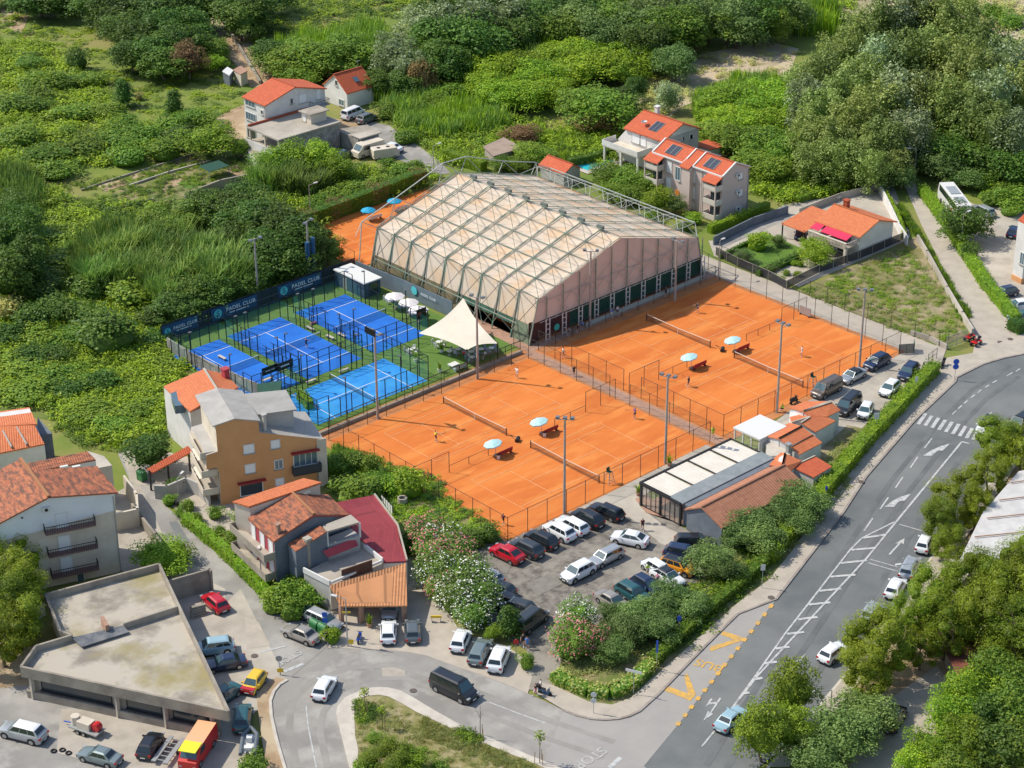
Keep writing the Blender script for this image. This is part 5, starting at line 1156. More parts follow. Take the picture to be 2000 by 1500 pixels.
T('dark', 1885, 437, 6.2, 4.6, 'round dense tree behind the parked coach'); T('dkbush', 1893, 487, 3, 2, 'ivy-like shrub under the round tree by the coach')
T('yelbush', 1480, 470, 3, 2.4, 'round bright garden tree on the villa lawn') ; T('grn', 1595, 495, 4.2, 3., 'bright leafy fig tree in front of the villa balcony'); T('olive', 1452, 500, 2.4, 1.8, 'small grey olive tree on the villa lawn'); T('olive', 1520, 470, 2., 1.4, 'small bare olive tree near the villa carport'); T('grn', 1580, 480, 3, 1.5, 'slim leafy tree next to the villa balcony column')
for i, (x, y) in enumerate(((1514,540),(1536,532),(1527,545),(1556,534),(1564,515),(1551,513))): T('yelbush', x, y, 1.0, .8, ORD[(0, 2, 1, 3, 5, 4)[i]]+' from left of the clipped ball shrubs on the white gravel', 'clipped ball shrubs on the white gravel bed')
many('mid', [(1190,345,4.5,3.6),(1225,350,4.5,3.6),(1255,360,4,3.4),(1200,370,3.5,3),(1235,380,3.4,3)], 'garden tree by the swimming pool', 'garden trees by the swimming pool'); T('grn', 1285, 390, 4.5, 3, 'leafy tree at the foot of the apartment house, left'); T('olive', 1320, 400, 3.4, 2.2, 'small feathery tree in front of the stair tower'); T('yelbush', 1358, 425, 2, 1.8, 'round shrub at the apartment house wall'); T('bush', 1270, 425, 2, 1.8, 'low shrub behind the hall truss'); T('bush', 1335, 440, 1.8, 1.7, 'low shrub at the path below the apartment house')
# by the clay courts and houses
for x, y, h, r, lb in ((690,957,3.4,3.2,'grey-green round shrub between the orange house and the restaurant'),(800,940,4,2.8,'willowy yellow-green shrub at the corner of the near clay court'),(725,905,3.6,1.6,'small leafy tree at the court fence'),(740,935,2.4,2.6,'low green shrub at the court fence'),(775,945,2.4,2.2,'shrub left of the willowy shrub'),(700,895,2.2,2.2,'low shrub at the fence beside the orange house'),(650,905,2.4,2.2,'low shrub at the corner of the orange house'),(720,960,2.6,2.4,'dark low shrub beside the grey-green shrub')):
    T('bush' if 'willowy' not in lb and 'grey' not in lb else ('yelbush' if 'willowy' in lb else 'bush'), x, y, h, r, lb)
T('dark', 292, 885, 5, 3.4, 'dense dark green tree beside the orange tiled stair roof'); T('dkbush', 345, 945, 2, 1.4, 'shrub beneath the orange tiled stair roof')
T('grn', 312, 1090, 4, 3.8, 'spreading fig tree behind the flat concrete roof'); T('bush', 350, 1080, 2.6, 2., 'shrub on the bank beside the fig tree')
many('bush', [(560,1160,3.4,2.6),(590,1140,3.4,2.4),(535,1170,3,2.2),(570,1185,3,2.2),(600,1165,3,2)], 'leafy shrub at the end of the lane hedge', 'leafy shrubs at the end of the lane hedge')
for x, y, h, r in ((368,985,1.6,1.2),(385,1010,1.4,1.),(420,1000,1.6,1.3),(450,1050,1.8,1.5),(470,1075,1.6,1.2),(430,1035,1.4,1.),(330,975,1.4,1.2),(352,1000,1.2,.9),(470,1010,1.8,1.3)): T('bush', x, y, h, r, 'garden shrub at pixel' if 0 else ORD[[368,385,420,450,470,430,330,352,471].index(x) if x != 470 or y > 1050 else 8]+' of the garden shrubs between lane hedge and orange house', 'garden shrubs below the orange house')
# oleanders along the car park
for i, (x, y, h, r, k, lb) in enumerate(((835,1045,3.6,2.6,'olpink','pink and white oleander at the grass end of the row'),(865,1055,3.6,2.4,'olwhite','white oleander second in the row'),(850,1080,3.8,2.6,'olpink','deep pink oleander third in the row'),(885,1090,3.8,2.7,'olpink','deep pink oleander at the car park edge'),(850,1120,3.8,2.5,'olwhite','white oleander beside the restaurant wall'),(885,1130,4,2.8,'olwhite','large white oleander in the middle of the row'),(925,1130,3.8,2.4,'olwhite','white oleander facing the parked cars'),(895,1165,4,2.6,'olwhite','white oleander above the forecourt'),(935,1170,4,2.8,'olwhite','largest white oleander near the end of the row'),(925,1200,3.2,2.3,'olwhite','last white oleander of the row'),(860,1150,3,2,'olpink','small pink-flecked oleander at the restaurant wall'))):
    T(k, x, y, h, r, lb)
T('dkbush', 797, 1058, 2.6, 1.8, 'dark shrub between the maroon roof and the oleanders'); T('cone', 995, 1213, 4.6, 2.5, 'dense upright cypress-like shrub at the car park entrance'); T('grn', 965, 1235, 2, 1.2, 'low bright shrub beside the upright shrub'); T('bush', 1030, 1290, 2, 1.1, 'low shrub at the car park entrance post')
T('dkbush', 925, 1050, 2.2, 2.2, 'dark green shrub at the corner of the clay court, left'); T('dkbush', 955, 1040, 2.4, 1.7, 'dark green shrub at the corner of the clay court, right')
T('olwhite', 1128, 1210, 3.8, 2.2, 'oleander with white flowers at the car park corner, upper one'); T('olpink', 1115, 1255, 3.8, 2.5, 'oleander with pink flowers at the car park corner'); T('olpink', 1150, 1255, 3.4, 2.2, 'oleander with pale pink flowers next to the road hedge corner')
GO = 'olive trees between the car park and the road'
for x, y, h, r, lb in ((1390,1092,3.9,3.2,'round olive tree above the orange car'),(1415,1110,3.4,2.2,'olive tree low beside the round one'),(1310,1165,3.6,2.7,'olive tree hiding the noses of the dark parked cars'),(1345,1185,3.2,2.4,'olive tree in the middle of the planting strip'),(1245,1200,3.6,2.7,'olive tree behind the grey saloon'),(1275,1225,3.7,2.9,'olive tree at the bus bay pavement'),(1225,1230,3.6,2.5,'olive tree left of the bus bay one'),(1200,1270,3.1,2.2,'olive tree closest to the street corner'),(1195,1200,2.9,1.8,'olive tree beside the oleanders'),(1285,1195,3.4,2.4,'olive tree inside the strip near the saloon'),
                      (1460,1020,4.1,3.2,'large olive tree in front of the tiled long roof'),(1490,1050,3.9,3.0,'olive tree right of the large one'),(1440,1045,3.4,2.5,'olive tree left of the large one'),(1540,965,4.2,3.0,'olive tree under the small red roof'),(1580,985,4.1,3.0,'olive tree at the hedge near the small red roof'),(1520,1000,3.9,2.9,'olive tree between tiled roof and hedge'),(1555,1020,3.4,2.5,'olive tree nearest the road hedge')):
    T('olive', x, y, h, r, lb, GO)
# pines and others at the lower right
for x, y, h, r, lb in ((1938,862,7,4,'pine with a flat crown nearest the zebra crossing'),(1985,885,6.5,3.8,'pine behind the first one at the right edge'),(1918,930,6.5,3.3,'pine leaning over the road near the white sheds'),(1868,975,7,3.8,'pine in the middle of the upper right row'),(1838,1020,6.5,3.4,'pine overhanging the white car on the main road'),(1905,1000,6,2.4,'pine trunk side tree by the white roof'),(1852,1062,5,2.6,'low pine at the end of the white roofs'),
                      (1712,1262,9,4.6,'big dark pine over the pavement in the lower right'),(1690,1312,7,3.8,'pine low in front of the big dark pine'),(1775,1215,8.5,3.4,'pine behind the big dark pine'),(1825,1165,9,3.7,'tallest pine of the clump beside the road'),(1885,1150,10,4.2,'pine over the rusty shed'),(1950,1150,10,4.2,'bright pine left of the right edge pines'),(2010,1120,10,4.2,'pine at the right edge below the white roofs'),(1850,1225,9,4.2,'pine shading the blue rack'),(1915,1215,9.5,4.4,'pine in front of the rusty shed'),(1972,1180,10,4.4,'pine at the right edge above the shady yard'),(2000,1150,10,5,'pine cut by the right edge'),(1800,1265,6,2.8,'smaller pine beside the blue rack'),(1985,1250,9,5,'dark pine at the right edge')):
    T('pine', x+(12 if y < 960 else 0), y, h, r*.93, lb, 'pines at the lower right')
T('yel', 1548, 1352, 8.5, 2.8, 'yellow-green plane tree at the road edge in the foreground'); T('yel', 1490, 1432, 7.5, 3.0, 'yellow-green plane tree nearest the silver car'); T('yel', 1545, 1425, 6.5, 2.8, 'yellow-green plane tree behind the nearest one')
T('olive', 1640, 1435, 5.4, 4.4, 'big olive tree at the bottom right'); T('olive', 1690, 1400, 5, 3.6, 'olive tree beside the parked black car'); T('olive', 1600, 1480, 4.6, 3.6, 'olive tree cut by the bottom edge')
for x, y, h, r, lb, k in ((1900,1350,6,3.4,'broad bright tree at the back of the lower right group','grn'),(1860,1400,5.4,3.2,'bright tree leaning over the shady yard','grn'),(1950,1330,7,3.6,'broad tree at the right edge below the pines','mid'),(1935,1400,6,3.4,'darker tree in the middle of the lower right group','dark'),(1985,1390,7,3.6,'tree at the right edge of the lower right group','mid'),(1890,1450,5.4,3.4,'yellow-green tree in the lower right group','yel'),(1955,1460,6,3.6,'dark tree in the bottom right corner','dark'),(1995,1470,6,3,'corner tree cut by right and bottom edges','mid'),(1830,1465,4.6,3,'bright yellow-green tree at the bottom edge','grn'),(1790,1490,3.6,2.6,'low bright tree at the bottom edge','grn'),(1860,1505,4.6,3,'leafy tree cut by the bottom edge','mid')):
    T(k, x, y, h, r, lb)
for x, y, h, r, lb in ((12,1100,9,4,'pine at the left edge beside the white house, upper'),(30,1150,9,4,'pine at the left edge beside the white house, middle'),(8,1180,9,4.5,'dark pine at the left edge'),(28,1215,8,4,'pine left of the concrete roof'),(2,1245,8,4,'lowest pine at the left edge')): T('pine', x, y, h, r, lb, 'pines at the left edge')
T('pine', 760, 1490, 4, 3.6, 'bushy yellow-green pine at the bottom edge of the island'); T('grn', 800, 1490, 3.4, 2.4, 'bright shrub at the bottom edge beside the bushy pine'); T('bush', 712, 1500, 3, 1.6, 'flowering shrub at the island edge'); T('bush', 857, 1497, 2, 1.1, 'small shrub at the bottom of the island'); T('bush', 730, 1440, 1.2, 1.1, 'low shrub on the island beside a sapling')
T('bush', 490, 1497, 2.4, 2, 'green shrub at the bottom left by the boat trailer'); T('yelbush', 648, 1240, 1.8, 1.4, 'small agave-like shrub beside the green containers')
def sapling(x, y, h, label, leafy=True, px=True):
    gx, gy = g(x, y); t = thing('sapling', label, 'young tree', (gx, gy, .1)); rng = np.random.default_rng(int(x)); mb = MB(); mb.tube((0, 0, 0), (.1, .05, h), .05, .02, n=6)
    for k in range(3): a = k*2.1; mb.tube((.06, .03, h*.55+.25*k), (.06+.5*cos(a), .03+.5*sin(a), h*.8+.2*k), .025, .01, n=5)
    mb.build('trunk', m_bark, t, world=False)
    if leafy:
        l_ = Leafy(); l_.blob(rng, (.08, .03, h*.82), (.6, .6, h*.24), 90, .26, light=.6, shell=.2); me = l_.mesh('sapling_crown', L['yel']); o = bpy.data.objects.new('crown', me); COL.objects.link(o); o.parent = t
    for k in range(3):
        a = k*2.09+.4; mb = MB(); mb.tube((.55*cos(a), .55*sin(a), 0), (.5*cos(a), .5*sin(a), 1.5), .04, n=5); mb.build('stake', m_bench, t, world=False)
sapling(713, 1392, 3., 'staked sapling at the rounded tip of the traffic island'); sapling(747, 1425, 2.8, 'staked sapling in the grass of the traffic island'); sapling(938, 1442, 4.2, 'bare staked sapling on the island edge below the black van', False); sapling(1054, 1492, 4., 'thin sapling with few leaves at the bottom of the island')
# ---------------------------------------------------------------- hedges
def hedge(label, pts, wd, h, kinds='mid', px=True, name='hedge', dens=16, size=.30, z0=0., k2=None):
    q = [g(*p[:2], 0) for p in pts] if px else pts; rng = np.random.default_rng(len(label)*7+int(abs(q[0][0])*10)); l_ = Leafy(); mb = MB()
    for a, b in zip(q, q[1:]):
        a = np.array(a); b = np.array(b); d = b-a; ln_ = np.linalg.norm(d); d /= ln_; nn = np.array((-d[1], d[0])); n = int(ln_*(wd+2*h)*dens)
        t = rng.random(n)*ln_; sel = rng.random(n)*(wd+2*h); wob = 1+.12*np.sin(t*1.3+rng.random())+.08*rng.normal(size=n)
        off = np.where(sel < wd, sel-wd/2, np.where(sel < wd+h, -wd/2, wd/2))*wob; z = np.where(sel < wd, h*wob, np.where(sel < wd+h, sel-wd, sel-wd-h))
        p = np.stack([a[0]+d[0]*t+nn[0]*off, a[1]+d[1]*t+nn[1]*off, z+.05+z0], 1); nr = np.zeros((n, 3)); nr[:, 2] = (sel < wd)*1.; sd = np.where(sel < wd, 0, np.where(sel < wd+h, -1, 1)); nr[:, 0] = nn[0]*sd; nr[:, 1] = nn[1]*sd
        nr += rng.normal(size=(n, 3))*.5; nr /= np.linalg.norm(nr, axis=1)[:, None]; l_._quads(rng, p, nr, size*(.6+.8*rng.random(n)), .6, ((rng.random(n) < .4).astype(int)+(2*(np.sin(t*.35+1) > .55).astype(int) if k2 else 0)))
        c, e = (a+b)/2, nn*wd*.42; A, B = a, b
        ring = [A-e, B-e, B+e, A+e]
        for i in range(4):
            u_, v_ = ring[i], ring[(i+1) % 4]; l_.V.append(np.array([[[*u_, z0], [*v_, z0], [*v_, z0+h*.9], [*u_, z0+h*.9]]])); l_.M.append(np.array([0]))
        l_.V.append(np.array([[[*r_, z0+h*.9] for r_ in ring]])); l_.M.append(np.array([0]))
    me = l_.mesh(name, L[kinds]+(L[k2] if k2 else [])); o = bpy.data.objects.new(name, me); COL.objects.link(o); tag(o, label, 'hedge'); return o
hedge('long tall clipped hedge between the main road pavement and the clubhouse', [(1824,728),(1800,752),(1745,812),(1690,870),(1640,930),(1590,990),(1540,1050),(1500,1100)], 2.0, 1.9, 'grn', dens=18, k2='mid')
hedge('darker lower hedge following the bus bay pavement', [(1497,1100),(1440,1150),(1380,1200),(1320,1255),(1275,1300)], 1.5, 1.3, 'mid')
hedge('low brownish hedge curving round the street corner', [(1272,1302),(1240,1335),(1215,1352),(1190,1360),(1150,1355),(1110,1340),(1082,1325)], 1.8, 1.1, 'mid', k2='dry')
hedge('clipped yellow-green hedge along the lane beside the raspberry house', [(362,1020),(400,1050),(440,1085),(480,1125),(520,1165),(545,1180)], 1.5, 1.5, 'grn', k2='yel')
hedge('long hedge between the narrow lane and the coach parking', [(1800,378),(1840,430),(1885,500),(1925,560),(1965,610),(1985,632)], 1.8, 1.6, 'grn', k2='mid'); hedge('dark end of the hedge at the narrow lane mouth', [(1975,640),(1998,652)], 2.2, 1.8, 'dark')
hedge('overgrown hedge behind the back clay court', [(575,452),(640,430),(720,400),(800,368),(830,360)], 2.2, 3.0, 'mid', k2='brown')
hedge('hedge with yellow tips beside the country lane', [(868,308),(905,322),(945,335)], 2., 2., 'yel'); hedge('dark hedge below the tall grass by the villa', [(1110,325),(1160,315),(1205,300)], 1.4, 1.6, 'dark')
hedge('hedge along the grey driveway wall of the apartment house', [(1385,455),(1440,435),(1500,408)], 1.2, 1.5, 'grn'); hedge('small clipped hedge around the far side of the villa lawn', [(1405,505),(1480,468)], .6, .7, 'dark'); hedge('dark clipped hedge on the near side of the villa lawn', [(1480,540),(1568,498)], 1., .9, 'dark'); hedge('low dark hedge along the white gravel bed', [(1500,535),(1565,505)], .7, .8, 'dark')
hedge('ivy hedge on the white yard wall of the villa', [(1728,388),(1752,430),(1765,470)], .7, 1.6, 'grn'); hedge('dark hedge above the coach parking at the right edge', [(1950,395),(1990,408)], 1.6, 1.6, 'dark')
hedge('hedge with ivy along the villa back yard', [(1560,395),(1640,370),(1710,352)], 1., 1.2, 'mid')
hedge('row of green planting in the terrace corner beside the roof garden', [(586,778),(606,800)], 1.2, 1.4, 'grn')
# ---------------------------------------------------------------- buildings
def zm(x0, y0, s): return lambda X, Y, z=None: ((x0+X/s, y0+Y/s) if z is None else P(x0+X/s, y0+Y/s, z))
def bld(name, label, x, y, cat='house'): return thing(name, label, cat, (x, y, 0))
def walls(b, pts, m, z0=0., name='wall', mt=None, zt=None):
    mb = MB(); q = [tuple(p)[:2] for p in pts]; zz = zt if zt is not None else [p[2] for p in pts]
    mb.prism(q, z0, zz, 0, 1); return mb.build(name, [m, mt or m], b)
def roof(b, polys, m, t=.2, name='roof'):
    o = None
    for q in polys:
        mb = MB(); mb.slab(q, t, 0, 0); o = mb.build(name, m, b)
    return o
def gable(b, x0, y0, x1, y1, ze, zr, wm, rm, axis='y', rx=None, ov=.45, hip=0., wname='wall'):
    """box with a gable roof whose ridge runs along axis"""
    if axis == 'y':
        rx = (x0+x1)/2 if rx is None else rx
        ring = [(x0, y0, ze), (rx, y0, zr), (x1, y0, ze), (x1, y1, ze), (rx, y1, zr), (x0, y1, ze)]
        sl = (zr-ze)/(rx-x0); s2 = (zr-ze)/(x1-rx)
        pl = [[(x0-ov, y0-ov, ze-sl*ov+.2), (rx, y0-ov, zr+.2), (rx, y1+ov, zr+.2), (x0-ov, y1+ov, ze-sl*ov+.2)], [(rx, y0-ov, zr+.2), (x1+ov, y0-ov, ze-s2*ov+.2), (x1+ov, y1+ov, ze-s2*ov+.2), (rx, y1+ov, zr+.2)]]
        rd = [(rx, y0-ov, zr+.24), (rx, y1+ov, zr+.24)]
    else:
        ry = (y0+y1)/2 if rx is None else rx
        ring = [(x0, y0, ze), (x1, y0, ze), (x1, ry, zr), (x1, y1, ze), (x0, y1, ze), (x0, ry, zr)]
        sl = (zr-ze)/(ry-y0); s2 = (zr-ze)/(y1-ry)
        pl = [[(x0-ov, y0-ov, ze-sl*ov+.2), (x1+ov, y0-ov, ze-sl*ov+.2), (x1+ov, ry, zr+.2), (x0-ov, ry, zr+.2)], [(x0-ov, ry, zr+.2), (x1+ov, ry, zr+.2), (x1+ov, y1+ov, ze-s2*ov+.2), (x0-ov, y1+ov, ze-s2*ov+.2)]]
        rd = [(x0-ov, ry, zr+.24), (x1+ov, ry, zr+.24)]
    mb = MB()
    for i in range(6):
        a, c = ring[i], ring[(i+1) % 6]; mb.face([(a[0], a[1], 0), (c[0], c[1], 0), c, a])
    mb.build(wname, wm, b); roof(b, pl, rm); mb = MB(); mb.beam(rd[0], rd[1], .28, .12); mb.build('ridge_tiles', rm, b)
m_fr = m_wht; m_shut = M('white_shutter', (.80,.80,.78), (.74,.74,.73), s=8, rough=.7)
def win(b, A, B, px, py, w_, h_, style='glass', at=None, name=None, fm=None):
    """opening on the wall A-B; px,py pixel of its middle (or at = (distance, z))"""
    A = Vector((A[0], A[1], 0)); B = Vector((B[0], B[1], 0)); d = (B-A).normalized(); n = Vector((d.y, -d.x, 0))
    if (CAM-A).dot(n) < 0: n = -n
    if at: c = A+d*at[0]+Vector((0, 0, at[1]))
    else: c = onwall(A, B, px, py)
    fm = fm or m_fr; up = Vector((0, 0, 1)); fr = MB(); e = .09
    def bar(a, z, w2, h2, dp=.05, mbx=None):
        q = c+d*a+up*z; (mbx or fr).beam(q-d*w2/2+n*dp*.5, q+d*w2/2+n*dp*.5, dp, h2) if w2 >= 0 else None
    nm = name or ('door' if style == 'door' else 'window'); dp = .08
    for z in (-h_/2, h_/2): bar(0, z, w_+2*e, e*1.3, dp)
    for a in (-w_/2, w_/2): bar(a, 0, e*1.3, h_, dp)
    if style == 'glass' and w_ > .9:
        for k in range(1, max(2, round(w_/.9))): bar(-w_/2+w_*k/max(2, round(w_/.9)), 0, .07, h_, dp)
    f = fr.build(nm, fm, b); p = MB(); q = c+n*.03
    p.beam(q-d*w_/2, q+d*w_/2, .03, h_); p.build('pane' if style in ('glass', 'dark') else 'shutter' if style == 'shutter' else 'panel', {'glass': m_glassb, 'dark': m_glassd, 'shutter': m_shut, 'door': m_wallbg}[style], f)
    s_ = MB(); q = c-up*(h_/2+.08)+n*.1; s_.beam(q-d*(w_/2+.15), q+d*(w_/2+.15), .22, .07)
    if style != 'door': s_.build('sill', m_concd if fm is m_fr else fm, f)
    return f
def balcony(b, A, B, s0, s1, z, dep, m_s, m_r, rh=1., solid=False, n=None, name='balcony'):
    A = Vector((A[0], A[1], 0)); B = Vector((B[0], B[1], 0)); d = (B-A).normalized(); nn = Vector((d.y, -d.x, 0))
    if (CAM-A).dot(nn) < 0: nn = -nn
    c = A+d*(s0+s1)/2+nn*dep/2+Vector((0, 0, z)); mb = MB(); mb.beam(c-d*(s1-s0)/2, c+d*(s1-s0)/2, dep, .18); f = mb.build(name, m_s, b)
    r = MB(); p = [A+d*s0+nn*.05, A+d*s0+nn*dep, A+d*s1+nn*dep, A+d*s1+nn*.05]; up = Vector((0, 0, z+.09))
    for a, c2 in zip(p, p[1:]):
        if solid: r.beam(a+up+Vector((0, 0, rh/2)), c2+up+Vector((0, 0, rh/2)), .1, rh)
        else:
            r.beam(a+up+Vector((0, 0, rh)), c2+up+Vector((0, 0, rh)), .07); k = max(2, int((c2-a).length/.28))
            for i in range(k+1): q = a.lerp(c2, i/k)+up; r.beam(q, q+Vector((0, 0, rh)), .035)
    r.build('railing', m_r, f); return f
def chimney(b, x, y, z0, z1, m, w_=.6, cap=True):
    mb = MB(); mb.box((x, y, (z0+z1)/2), (w_, w_, z1-z0)); c = mb.build('chimney', m, b)
    if cap: mb = MB(); mb.box((x, y, z1+.08), (w_+.25, w_+.25, .14)); mb.build('cap', m, c)
def ac(b, A, B, px, py):
    q = onwall(A, B, px, py); d = Vector((B[0]-A[0], B[1]-A[1], 0)).normalized(); n = Vector((d.y, -d.x, 0))
    if (CAM-q).dot(n) < 0: n = -n
    mb = MB(); q = q+n*.22; mb.beam(q-d*.45, q+d*.45, .35, .6); o = mb.build('air_conditioner', m_wht, b); mb = MB(); q = q+n*.18; mb.tube(q, q+n*.02, .22, n=12); mb.build('fan_grille', m_trim, o)
def panel(b, c, rm=M('solar_panel', (.05,.06,.08), rough=.25), n=(0, 0, 1), w_=2.4, h_=2.0, slope=(0, 0)):
    mb = MB(); x, y, z = c; a, e = slope
    mb.slab([(x-w_/2, y-h_/2, z-a*w_/2-e*h_/2), (x+w_/2, y-h_/2, z+a*w_/2-e*h_/2), (x+w_/2, y+h_/2, z+a*w_/2+e*h_/2), (x-w_/2, y+h_/2, z-a*w_/2+e*h_/2)], .1); o = mb.build('solar_panel', rm, b)
    mb = MB()
    for s_ in (-1, 1): mb.beam((x-w_/2, y+s_*h_/2, z-a*w_/2+s_*e*h_/2+.02), (x+w_/2, y+s_*h_/2, z+a*w_/2+s_*e*h_/2+.02), .07)
    mb.beam((x-w_/2, y, z-a*w_/2+.02), (x+w_/2, y, z+a*w_/2+.02), .05); mb.build('panel_frame', m_steel, o)
# 1 white three storey house, upper left
b = bld('white_house', 'tall white house with an orange-red gable roof at the upper left', 29.8, 99.5)
gable(b, 23.0, 96.3, 37, 103, 8.0, 9.9, m_wallw, t_red, rx=29.9, ov=.3)
A, B = (23.0, 103), (23.0, 96.3)
z8 = zm(440, 120, 6.25)
win(b, A, B, *z8(305, 515), 3.0, 1.1); win(b, A, B, *z8(315, 675), 3.2, 1.5, fm=m_fr); win(b, A, B, *z8(450, 620), .7, .8, 'dark'); win(b, A, B, *z8(325, 870), 2.8, 2.4, 'dark')
A, B = (23, 96.3), (37, 96.3)
win(b, A, B, *z8(808, 485), .7, 1.1, 'dark'); win(b, A, B, *z8(945, 450), 1.7, 1.7, 'shutter'); win(b, A, B, *z8(1135, 400), 1.0, 1.9, 'shutter'); balcony(b, A, B, 10.2, 14, 5.3, 1.4, m_wallg, m_trim)
# 2 bare concrete flat house
b = bld('concrete_house', 'bare grey concrete flat-roofed house in front of the tall white house', 26, 91)
walls(b, [(21.5, 86.6, 4.8), (32.6, 86.6, 4.8), (32.6, 95.8, 4.8), (21.5, 95.8, 4.8)], m_wallbg); roof(b, [[(18.4, 86.3, 5.1), (32.9, 86.3, 5.1), (32.9, 96, 5.1), (18.4, 96, 5.1)]], m_conc, .3, 'flat_roof')
walls(b, [(27.8, 88.8, 6.9), (31.4, 88.8, 6.9), (31.4, 91.6, 6.9), (27.8, 91.6, 6.9)], m_wallc, 5.1, 'roof_stairhouse'); roof(b, [[(27.3, 88.4, 7.1), (31.9, 88.4, 7.1), (31.9, 92, 7.1), (27.3, 92, 7.1)]], m_concd, .15, 'stairhouse_roof')
for x, y in ((18.8, 86.8), (18.8, 91), (18.8, 95.6)): mb = MB(); mb.beam((x, y, 0), (x, y, 4.8), .3); mb.build('porch_column', m_wallc, b)
walls(b, [(17.4, 86.3, 2.4), (21.5, 86.3, 2.4), (21.5, 96, 2.4), (17.4, 96, 2.4)], m_wallw, 0, 'terrace_block', mt=m_conc); mb = MB(); mb.box((17.5, 91, 2.8), (.15, 9.6, .9)); mb.build('parapet', m_wallw, b)
mb = MB(); mb.box((25.6, 95.9, 5.3), (14, .25, .4)); mb.build('tiled_edge', t_red, b)
win(b, (27.8, 91.6), (27.8, 88.8), *z8(965, 670), .9, 1.8, 'shutter')
b2 = bld('concrete_annex', 'low concrete annex with doors between the bare house and the lane', 35.5, 85, 'outbuilding')
walls(b2, [(33.0, 81.6, 2.9), (37.6, 81.2, 2.9), (39.2, 86.5, 2.9), (33.0, 88.5, 2.9)], m_wallbg, mt=m_concd); roof(b2, [[(32.9, 80.9, 3.2), (37.9, 80.7, 3.2), (38.2, 83, 3.2), (32.9, 83.6, 3.2)]], m_conc, .2, 'flat_roof')
for a in (2.4, 3.6): win(b2, (33, 81.6), (37.6, 81.2), 0, 0, .8, 1.9, 'dark', at=(a, 1.1), name='door')
b3 = bld('garden_wall_box', 'small white block hut beside the bare concrete house', 12.5, 91, 'outbuilding'); q = [P(480, 305), P(502, 330), P(515, 318), P(494, 294)]; walls(b3, [(p.x, p.y, 1.7) for p in q], m_wallw, mt=m_concd)
# 3 small white house
b = bld('small_white_house', 'small white house with a steep bright red roof beside the tall one', 50, 105.5)
gable(b, 46.8, 102.2, 53.4, 109.5, 3.4, 6.2, m_wallw, t_red, axis='x', ov=.25); win(b, (46.8, 109.5), (46.8, 102.2), *z8(1357, 262), .8, 1.1, 'dark'); win(b, (46.8, 109.5), (46.8, 102.2), *z8(1420, 500), 1.6, 1.2, 'glass')
mb = MB(); mb.slab([(49.8, 103.2, 4.75), (50.9, 103.2, 4.75), (50.9, 104.1, 5.45), (49.8, 104.1, 5.45)], .1); mb.build('roof_window', m_glassb, b)
# sheds
def shed(name, label, pts, h, wm, rm, t=.15, mono=0., cat='shed'):
    q = [P(*p[:2], h) for p in pts]; b = bld(name, label, sum(p.x for p in q)/len(q), sum(p.y for p in q)/len(q), cat)
    c = Vector(wloc(b)); ins = [(c.x+(p.x-c.x)*.9, c.y+(p.y-c.y)*.9, h-.1) for p in q]; walls(b, ins, wm); roof(b, [[(p.x, p.y, h+.1) for p in q]], rm, t); return b
shed('garden_shed', 'cream shed with a rusty roof beside the dirt track at the top', [(455,137),(470,146),(484,139),(470,129)], 2.6, m_wallc, m_brick)
shed('garden_shed', 'open dark shed with a white gable next to the cream shed', [(434,140),(448,148),(456,138),(444,131)], 2.4, m_walls, m_wht)
shed('garden_shed', 'brown flat-roofed shed beside the red-leaved shrub', [(943,287),(964,306),(1021,289),(984,269)], 2.6, m_concd, M('brown_sheet_roof', (.34,.25,.19), (.28,.2,.15), s=.5, rough=.8))
b = bld('tiled_hut', 'small hut with a red tiled roof behind the hall ridge', 50.7, 46, 'hut'); gable(b, 49, 43.4, 53, 49.4, 2.5, 3.6, m_wallg, t_red, ov=.3)
# terraces and walls of the kitchen garden
wallobj('garden_wall', 'long beige retaining wall at the lower edge of the kitchen garden', [g(362,379,1.8), g(430,352,1.8), g(500,338,1.8)], 1.9, m_concd, .3); wallobj('garden_wall', 'low white kerb wall through the middle of the kitchen garden', [g(253,364), g(330,338), g(411,316)], .35, m_conc, .3); wallobj('garden_wall', 'low beige kerb wall at the lower left of the kitchen garden', [g(188,425), g(240,408), g(300,391)], .4, m_concd, .35); wallobj('garden_wall', 'thin upper kerb of the kitchen garden', [g(160,372), g(236,347), g(380,302)], .3, m_concd, .25)
gx, gy = g(418, 325, 1.8); t = thing('shade_net', 'dark green shade net on posts in the kitchen garden', 'shade net', (gx, gy, 0)); mb = MB(); mb.slab([(-2.2, -1.6, 1.8), (2.2, -1.6, 1.8), (2.2, 1.6, 2.0), (-2.2, 1.6, 2.0)], .06); mb.build('net_cover', m_green, t, world=False)
for sx in (-2.1, 2.1):
    for sy in (-1.5, 1.5): mb = MB(); mb.beam((sx, sy, 0), (sx, sy, 1.8), .08); mb.build('post', m_steel, t, world=False)
wallobj('channel_wall', 'straight concrete drainage channel wall along the dirt track', [g(408,0), g(440,50), g(478,112), g(508,163)], .7, m_concd, .5)
